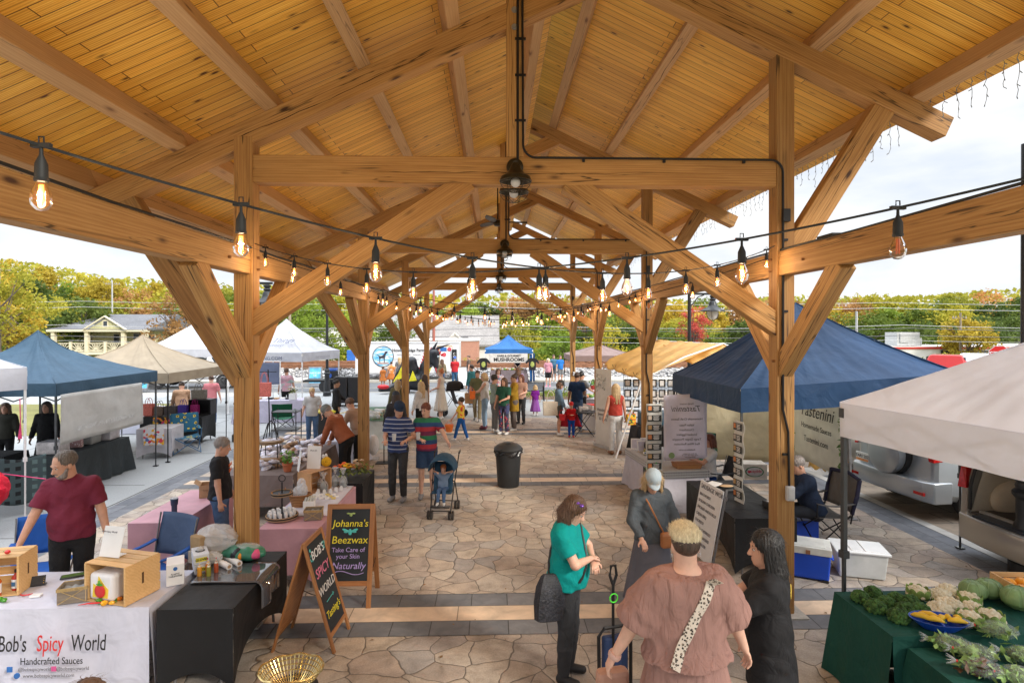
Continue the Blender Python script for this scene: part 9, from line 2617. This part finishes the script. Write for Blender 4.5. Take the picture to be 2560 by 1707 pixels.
P_s("man in a brown shirt walking by the mushroom stall",-1.45,33.7,100,1.66,hair=H_BROWN,hs='short',top=cloth("brown_shirt",(.16,.12,.10),.8),bottom=cloth("faded_jeans",(.2,.28,.38),.85),vox=.018)
P_s("dark haired vendor in black with a bun behind the second left post",-4.75,17.4,-70,1.68,skin=SKIN2,hair=H_BLACK,hs='bun',top=BLACKC,sleeve='long',bottom=BLACKC,wl=(-.15,.35,1.05),**W)
P_s("older woman with fair grey hair sitting behind the pastry table",-5.0,15.9,190,1.60,skin=SKINP,hair=H_BLOND,hs='short',top=cloth("pale_blouse",(.55,.55,.55),.85),bottom=DENIM,hpit=18,**W)
P_s("man in a brown jacket bending over the pastry table",-3.05,11.9,78,1.76,hair=H_GREY,hs='short',cap=M("cap_grey",(.14,.15,.14),.8),top=cloth("rust_jacket",(.30,.095,.045),.85,0,.8,6),sleeve='long',bottom=BLACKC,lean=34,hpit=14,wl=(-.16,.62,.98),wr=(.22,.60,1.0),g=1.2,vox=.011)
P_s("person in a tan jacket leaning behind the man in brown",-2.95,12.75,68,1.72,hair=H_BROWN,hs='short',top=cloth("tan_jacket",(.36,.24,.17),.85,0,.7,6),sleeve='long',bottom=BLACKC,lean=24,wl=(-.2,.5,1.0),wr=(.22,.3,.95),g=1.1,vox=.012)
crumple("plastic_bag","white plastic bag hanging beside the tan jacket","plastic bag",(-2.58,12.35,.72),(.12,.1,.22),M("bag_white",(.62,.64,.68),.3,0,.05,4,.6,12),95,amp=.15)
P_s("person in a pastel tie dye t-shirt behind the blue grey panel",-7.75,21.6,10,1.74,hair=H_BROWN,hs='short',top=pattern("tie_dye",'noise',[(.35,(.30,.42,.42)),(.5,(.60,.30,.36)),(.62,(.32,.42,.40))],(3,3,7)),bottom=BLACKC,vox=.014)
P_s("woman in a tan sweater and jeans leaning over the far white table",-9.35,17.4,28,1.68,hair=H_DBROWN,hs='short',top=cloth("tan_sweater",(.44,.27,.17),.85,0,.6,6),sleeve='long',bottom=cloth("mid_denim",(.06,.16,.32)),lean=30,wl=(-.3,.5,.98),wr=(.2,.5,1.0),vox=.013)
P_s("woman in a pink top behind the one in the tan sweater",-9.4,19.3,20,1.66,skin=SKINP,hair=H_BROWN,hs='short',top=cloth("candy_pink",(.68,.25,.28),.85),bottom=DENIM,vox=.014)
P_s("figure in a long black dress under the slate blue canopy",-9.75,12.75,190,1.62,hair=H_DBROWN,hs='long',top=BLACKC,sleeve='long',bottom=BLACKC,bot='dress',skirtlen=.85,vox=.013)
P_s("figure in a dark olive jacket at the left edge under the slate blue canopy",-10.75,12.9,200,1.58,hair=H_BROWN,hs='long',top=cloth("dark_olive",(.06,.06,.05),.85),sleeve='long',bottom=BLACKC,vox=.014)
P_s("man in an olive shirt walking down the aisle behind the trash can",-.55,19.9,170,1.76,hair=H_DBROWN,hs='short',top=cloth("olive_shirt",(.16,.17,.09),.85),bottom=KHAK,fl=(-.1,.16,.09),fr_=(.1,-.14,.11),shoe=SGR,**W)
P_s("woman in a peach blouse in the middle of the crowd",.95,19.3,150,1.66,skin=SKINP,hair=H_AUB,hs='long',top=cloth("peach_blouse",(.58,.36,.28),.85,.1),bottom=CHARC,wl=(-.15,.3,1.1),shoe=SBLK,**W)
P_s("person in a teal hoodie near the planting bed",-.9,23.6,60,1.72,hair=H_DBROWN,hs='short',top=cloth("teal_hoodie",(.05,.22,.24),.85),sleeve='long',bottom=DENIM,vox=.014)
P_s("woman in a floral blouse between the stroller and the bench",.2,22.6,200,1.64,skin=SKINP,hair=H_BROWN,hs='bob',top=pattern("floral_blouse",'cells',[(0,(.55,.5,.5)),(.5,(.5,.15,.2)),(.75,(.2,.25,.4))],(20,20,20)),bottom=DENIM,vox=.014)
person("woman with auburn hair in a white shirt seated at the checked table",(4.02,10.45,0),88,1.66,skin=SKIN,hair=H_AUB,hs='bob',top=WHT,bottom=cloth("royal_jeans",(.02,.06,.22),.85),sit=.46,wl=(-.12,.42,1.30),wr=(.12,.40,1.28),hyaw=8,vox=.010)
camp_chair("dark folding chair under the woman in the white shirt",(4.10,10.45),-90,cloth("dark_canvas",(.03,.035,.045),.8,0),GREYTUBE,.56,.42,.8)
person("man in a navy sweater seated behind the near right post",(4.82,8.42,0),92,1.80,skin=SKIN,hair=H_GREY,hs='short',top=cloth("navy_sweater",(.018,.03,.06),.85,0,.6,6),sleeve='long',bottom=cloth("dark_trousers",(.03,.035,.045),.85),sit=.47,lean=20,wl=(-.06,.62,1.20),wr=(.06,.60,1.18),g=1.15,vox=.010,fl=(-.14,.38,.09),fr_=(.14,.38,.09))
# ------------------------------------------------------------------ festoon lights
AMB=M("filament",(1.0,.26,.04),.5,0,0,emit=2.6)
OFFF=M("filament_off",(.5,.12,.05),.5,0,0)
SOCK=M("socket_rubber",(.012,.014,.015),.6,0,.05)
def bulb_glass(glow=0):
 m,n,l,b,out=_new("bulb_clear" if not glow else "bulb_amber_lit")
 tr=n.new("ShaderNodeBsdfTransparent");tr.inputs[0].default_value=(1,.93,.84,1)
 gl=n.new("ShaderNodeBsdfGlossy");gl.inputs['Roughness'].default_value=.04
 fr=n.new("ShaderNodeFresnel");fr.inputs[0].default_value=1.35
 mx=n.new("ShaderNodeMixShader");l.new(fr.outputs[0],mx.inputs[0]);l.new(tr.outputs[0],mx.inputs[1]);l.new(gl.outputs[0],mx.inputs[2]);l.new(mx.outputs[0],out.inputs[0])
 if glow:
  em=n.new("ShaderNodeEmission");em.inputs[0].default_value=(1,.33,.08,1);em.inputs[1].default_value=glow;ad=n.new("ShaderNodeAddShader")
  l.new(mx.outputs[0],ad.inputs[0]);l.new(em.outputs[0],ad.inputs[1]);l.new(ad.outputs[0],out.inputs[0])
 return m
BG=bulb_glass();BGL=bulb_glass(.05)
mbs=MB();mbs.lathe([(0,0),(.005,0),(.006,-.03),(.018,-.06),(.019,-.105),(.021,-.107),(.020,-.115),(0,-.115)],14);mbs.box((0,0,.0),(.06,.016,.014));mbs.tube([(-.008,0,.01),(-.008,0,.028),(.008,0,.028),(.008,0,.01)],.003,5)
M_SOCK=mbs.mesh("socket",SOCK)
mbg=MB();mbg.lathe([(.013,-.112),(.016,-.125),(.027,-.15),(.031,-.17),(.027,-.192),(.014,-.206),(0,-.209)],18)
M_GL=mbg.mesh("glass_bulb",BG);M_GLL=mbg.mesh("glass_bulb_lit",BGL)
mbf=MB()
for s in(-.004,.004):mbf.cyl((s,0,-.126),(s*1.5,0,-.186),.0036,n=6)
M_FIL=mbf.mesh("filament",AMB);M_FILO=mbf.mesh("filament_unlit",OFFF)
def bulb(parent,p,lit=True,power=2.2):
 b_=bpy.data.objects.new("bulb",M_GLL if lit else M_GL);COL.objects.link(b_);b_.parent=parent;b_.location=p
 for nm,me in(("socket",M_SOCK),("filament",M_FIL if lit else M_FILO)):
  o=bpy.data.objects.new(nm,me);COL.objects.link(o);o.parent=b_
 if lit and power:
  ld=BUL_L.get(power)
  if ld is None:
   ld=bpy.data.lights.new("bulb_glow",'POINT');ld.energy=power;ld.color=(1.0,.74,.48);ld.shadow_soft_size=.012;BUL_L[power]=ld
  lo=bpy.data.objects.new("bulb_glow",ld);COL.objects.link(lo);lo.parent=b_;lo.location=(0,0,-.16)
BUL_L={}
def festoon(lb,a,b,zs,n,off=0.0,power=3.6,unlit=()):
 a,b=Vector(a),Vector(b)
 t=thing("string_lights",lb,"string lights",((a.x+b.x)/2,(a.y+b.y)/2,0));o0=Vector((t.location.x,t.location.y,0))
 def P(q):
  p=a.lerp(b,q);p.z=a.z+(b.z-a.z)*q-zs*4*q*(1-q);return p-o0
 mb=MB();mb.tube([P(k/60)for k in range(61)],.0052,6);mb.build('cable',SOCK,t)
 for k in range(n):
  q=(k+.5+off)/n
  if q>.985 or q<.015:continue
  bulb(t,P(q),k not in unlit,power)
zp=H+.93
xs=(XC-W2+.13,XC+W2-.13)
ybs=[D0+i*BY for i in range(-1,4)]
lab=["nearest bay","second bay","third bay","farthest bay"]
for i in range(4):
 y0,y1=ybs[i],ybs[i+1]
 if i==0:
  festoon("string of amber bulbs running from the near left edge to the near right post",(-2.6,.75,H+.95),(xs[1],y1-.1,zp),.56,13,.12,unlit=())
  festoon("string of amber bulbs running from the near left post to the right frame edge",(xs[0],y1-.1,zp),(3.25,.70,H+.93),.55,13,-.1,unlit=(9,11))
 else:
  festoon("string of amber bulbs crossing the %s from left to right going away"%lab[i],(xs[0],y0+.1,zp-.1),(xs[1],y1-.1,zp-.1),.50,13,.07*i,3.6,unlit=(4,9))
  festoon("string of amber bulbs crossing the %s from right to left going away"%lab[i],(xs[1],y0+.1,zp-.12),(xs[0],y1-.1,zp-.12),.56,13,-.05*i,3.6,unlit=(2,7,8))
festoon("short string of amber bulbs spanning the far gable",(xs[0],23.6,zp-.2),(xs[1],23.6,zp-.2),.35,12,0,0)
mb=MB();mb.tube([(XC-W2+.09,-1+k,H+.885+.008*math.sin(k*2.2))for k in range(0,25)],.011,6);tag(mb.build("plate_cable",SOCK),"black cable lying along the left plate beam","cable")
mb=MB();mb.tube([(XC+W2-.06,-1+k,H+.885+.006*math.sin(k*1.9))for k in range(0,25)],.011,6);mb.box((XC+W2,5.45,H+.895),(.1,.26,.05));tag(mb.build("plate_cable",SOCK),"black cable lying along the right plate beam","cable")
ICE=M("icicle_wire",(.22,.24,.26),.6,0,0)
rg=random.Random(88)
for i in range(4):
 ya,yb=2.4+i*5.6,2.4+(i+1)*5.6
 y=ya;xe=4.98;zt=zr_t(4.8)+.04
 t=thing("icicle_lights",("icicle light string under the nearest stretch of the right eave","icicle light string under the second stretch of the right eave","icicle light string under the third stretch of the right eave","icicle light string under the farthest stretch of the right eave")[i],"string lights",(xe,(ya+yb)/2,zt))
 while y<yb:
  L=rg.choice([.16,.3,.42,.26,.36]);n_=7
  pts=[(rg.uniform(-.015,.015),y-(ya+yb)/2+rg.uniform(-.015,.015),-L*k/n_)for k in range(n_+1)]
  mb=MB();mb.tube(pts,.0032,4)
  for p in pts[1::2]:mb.tube([p,(p[0]+rg.uniform(-.03,.03),p[1]+rg.uniform(-.02,.02),p[2]-.02)],.005,4)
  mb.build('light_strand',ICE,t)
  y+=rg.uniform(.13,.2)
BRZ=M("dark_bronze",(.045,.040,.028),.35,.6,.1)
GLB=M("frosted_globe",(.62,.64,.68),.35,0,.03)
def cage_light(lb,x,y,z,s):
 t=thing("caged_lamp",lb,"lamp",(x,y,z))
 mb=MB();mb.lathe([(0,.06),(.06,.055),(.09,.03),(.095,0)],24,(0,-s*.0,.20),rotm(s*90 if s>0 else-90,0,0));mb.cyl((0,0,.2),(0,-s*.16,.2),.03);mb.build('mount',BRZ,t)
 mb=MB();mb.lathe([(.03,.20),(.05,.17),(.07,.12),(.11,.075),(.16,.045),(.175,.0),(.17,.0),(.15,.035),(.09,.06),(0,.07)],28,(0,-s*.16,0));mb.build('lamp_shade',BRZ,t)
 mb=MB();mb.ball((0,-s*.16,-.012),.052,18,12);mb.build('glass_globe',GLB,t)
 mb=MB()
 for k in range(6):
  a=k*math.pi/3
  mb.tube([(r*math.cos(a),-s*.16+r*math.sin(a),zz)for r,zz in((.165,.0),(.155,-.04),(.12,-.085),(.06,-.11),(0,-.115))],.0035,5)
 for r,zz in((.16,-.02),(.07,-.106)):mb.tube([(r*math.cos(a),-s*.16+r*math.sin(a),zz)for a in np.linspace(0,6.28,24)[:-1]],.0035,5,True)
 mb.build('lamp_cage',BRZ,t)
for i in range(4):
 y=D0+i*BY
 for s in(1,-1):
  cage_light("caged bronze lamp on the %s face of the %s tie beam"%("near" if s>0 else "far",("nearest","second","third","farthest")[i]),.24,y-s*.09,H+1.59,s)
t=thing("ceiling_fan","ceiling fan with dark blades hanging between the second and third beams","fan",(.12,15.2,H+2.83))
mb=MB();mb.cyl((0,0,0),(0,0,1.85),.018);mb.lathe([(.03,.1),(.12,.06),(.13,-.03),(.08,-.08),(0,-.09)],20);mb.build('motor',BRZ,t)
for k in range(3):
 a=k*2.094+.12
 mb=MB();mb.loft([[Vector((r*math.cos(a)-w*math.sin(a),r*math.sin(a)+w*math.cos(a),.02+dz))for w,dz in((-ww,-.02),(ww,.035),(ww,.05),(-ww,-.005))]for r,ww in((.12,.03),(.35,.07),(.62,.06),(.80,.02))]);mb.build('fan_blade',M("fan_grey",(.10,.11,.12),.5),t,smooth=False)
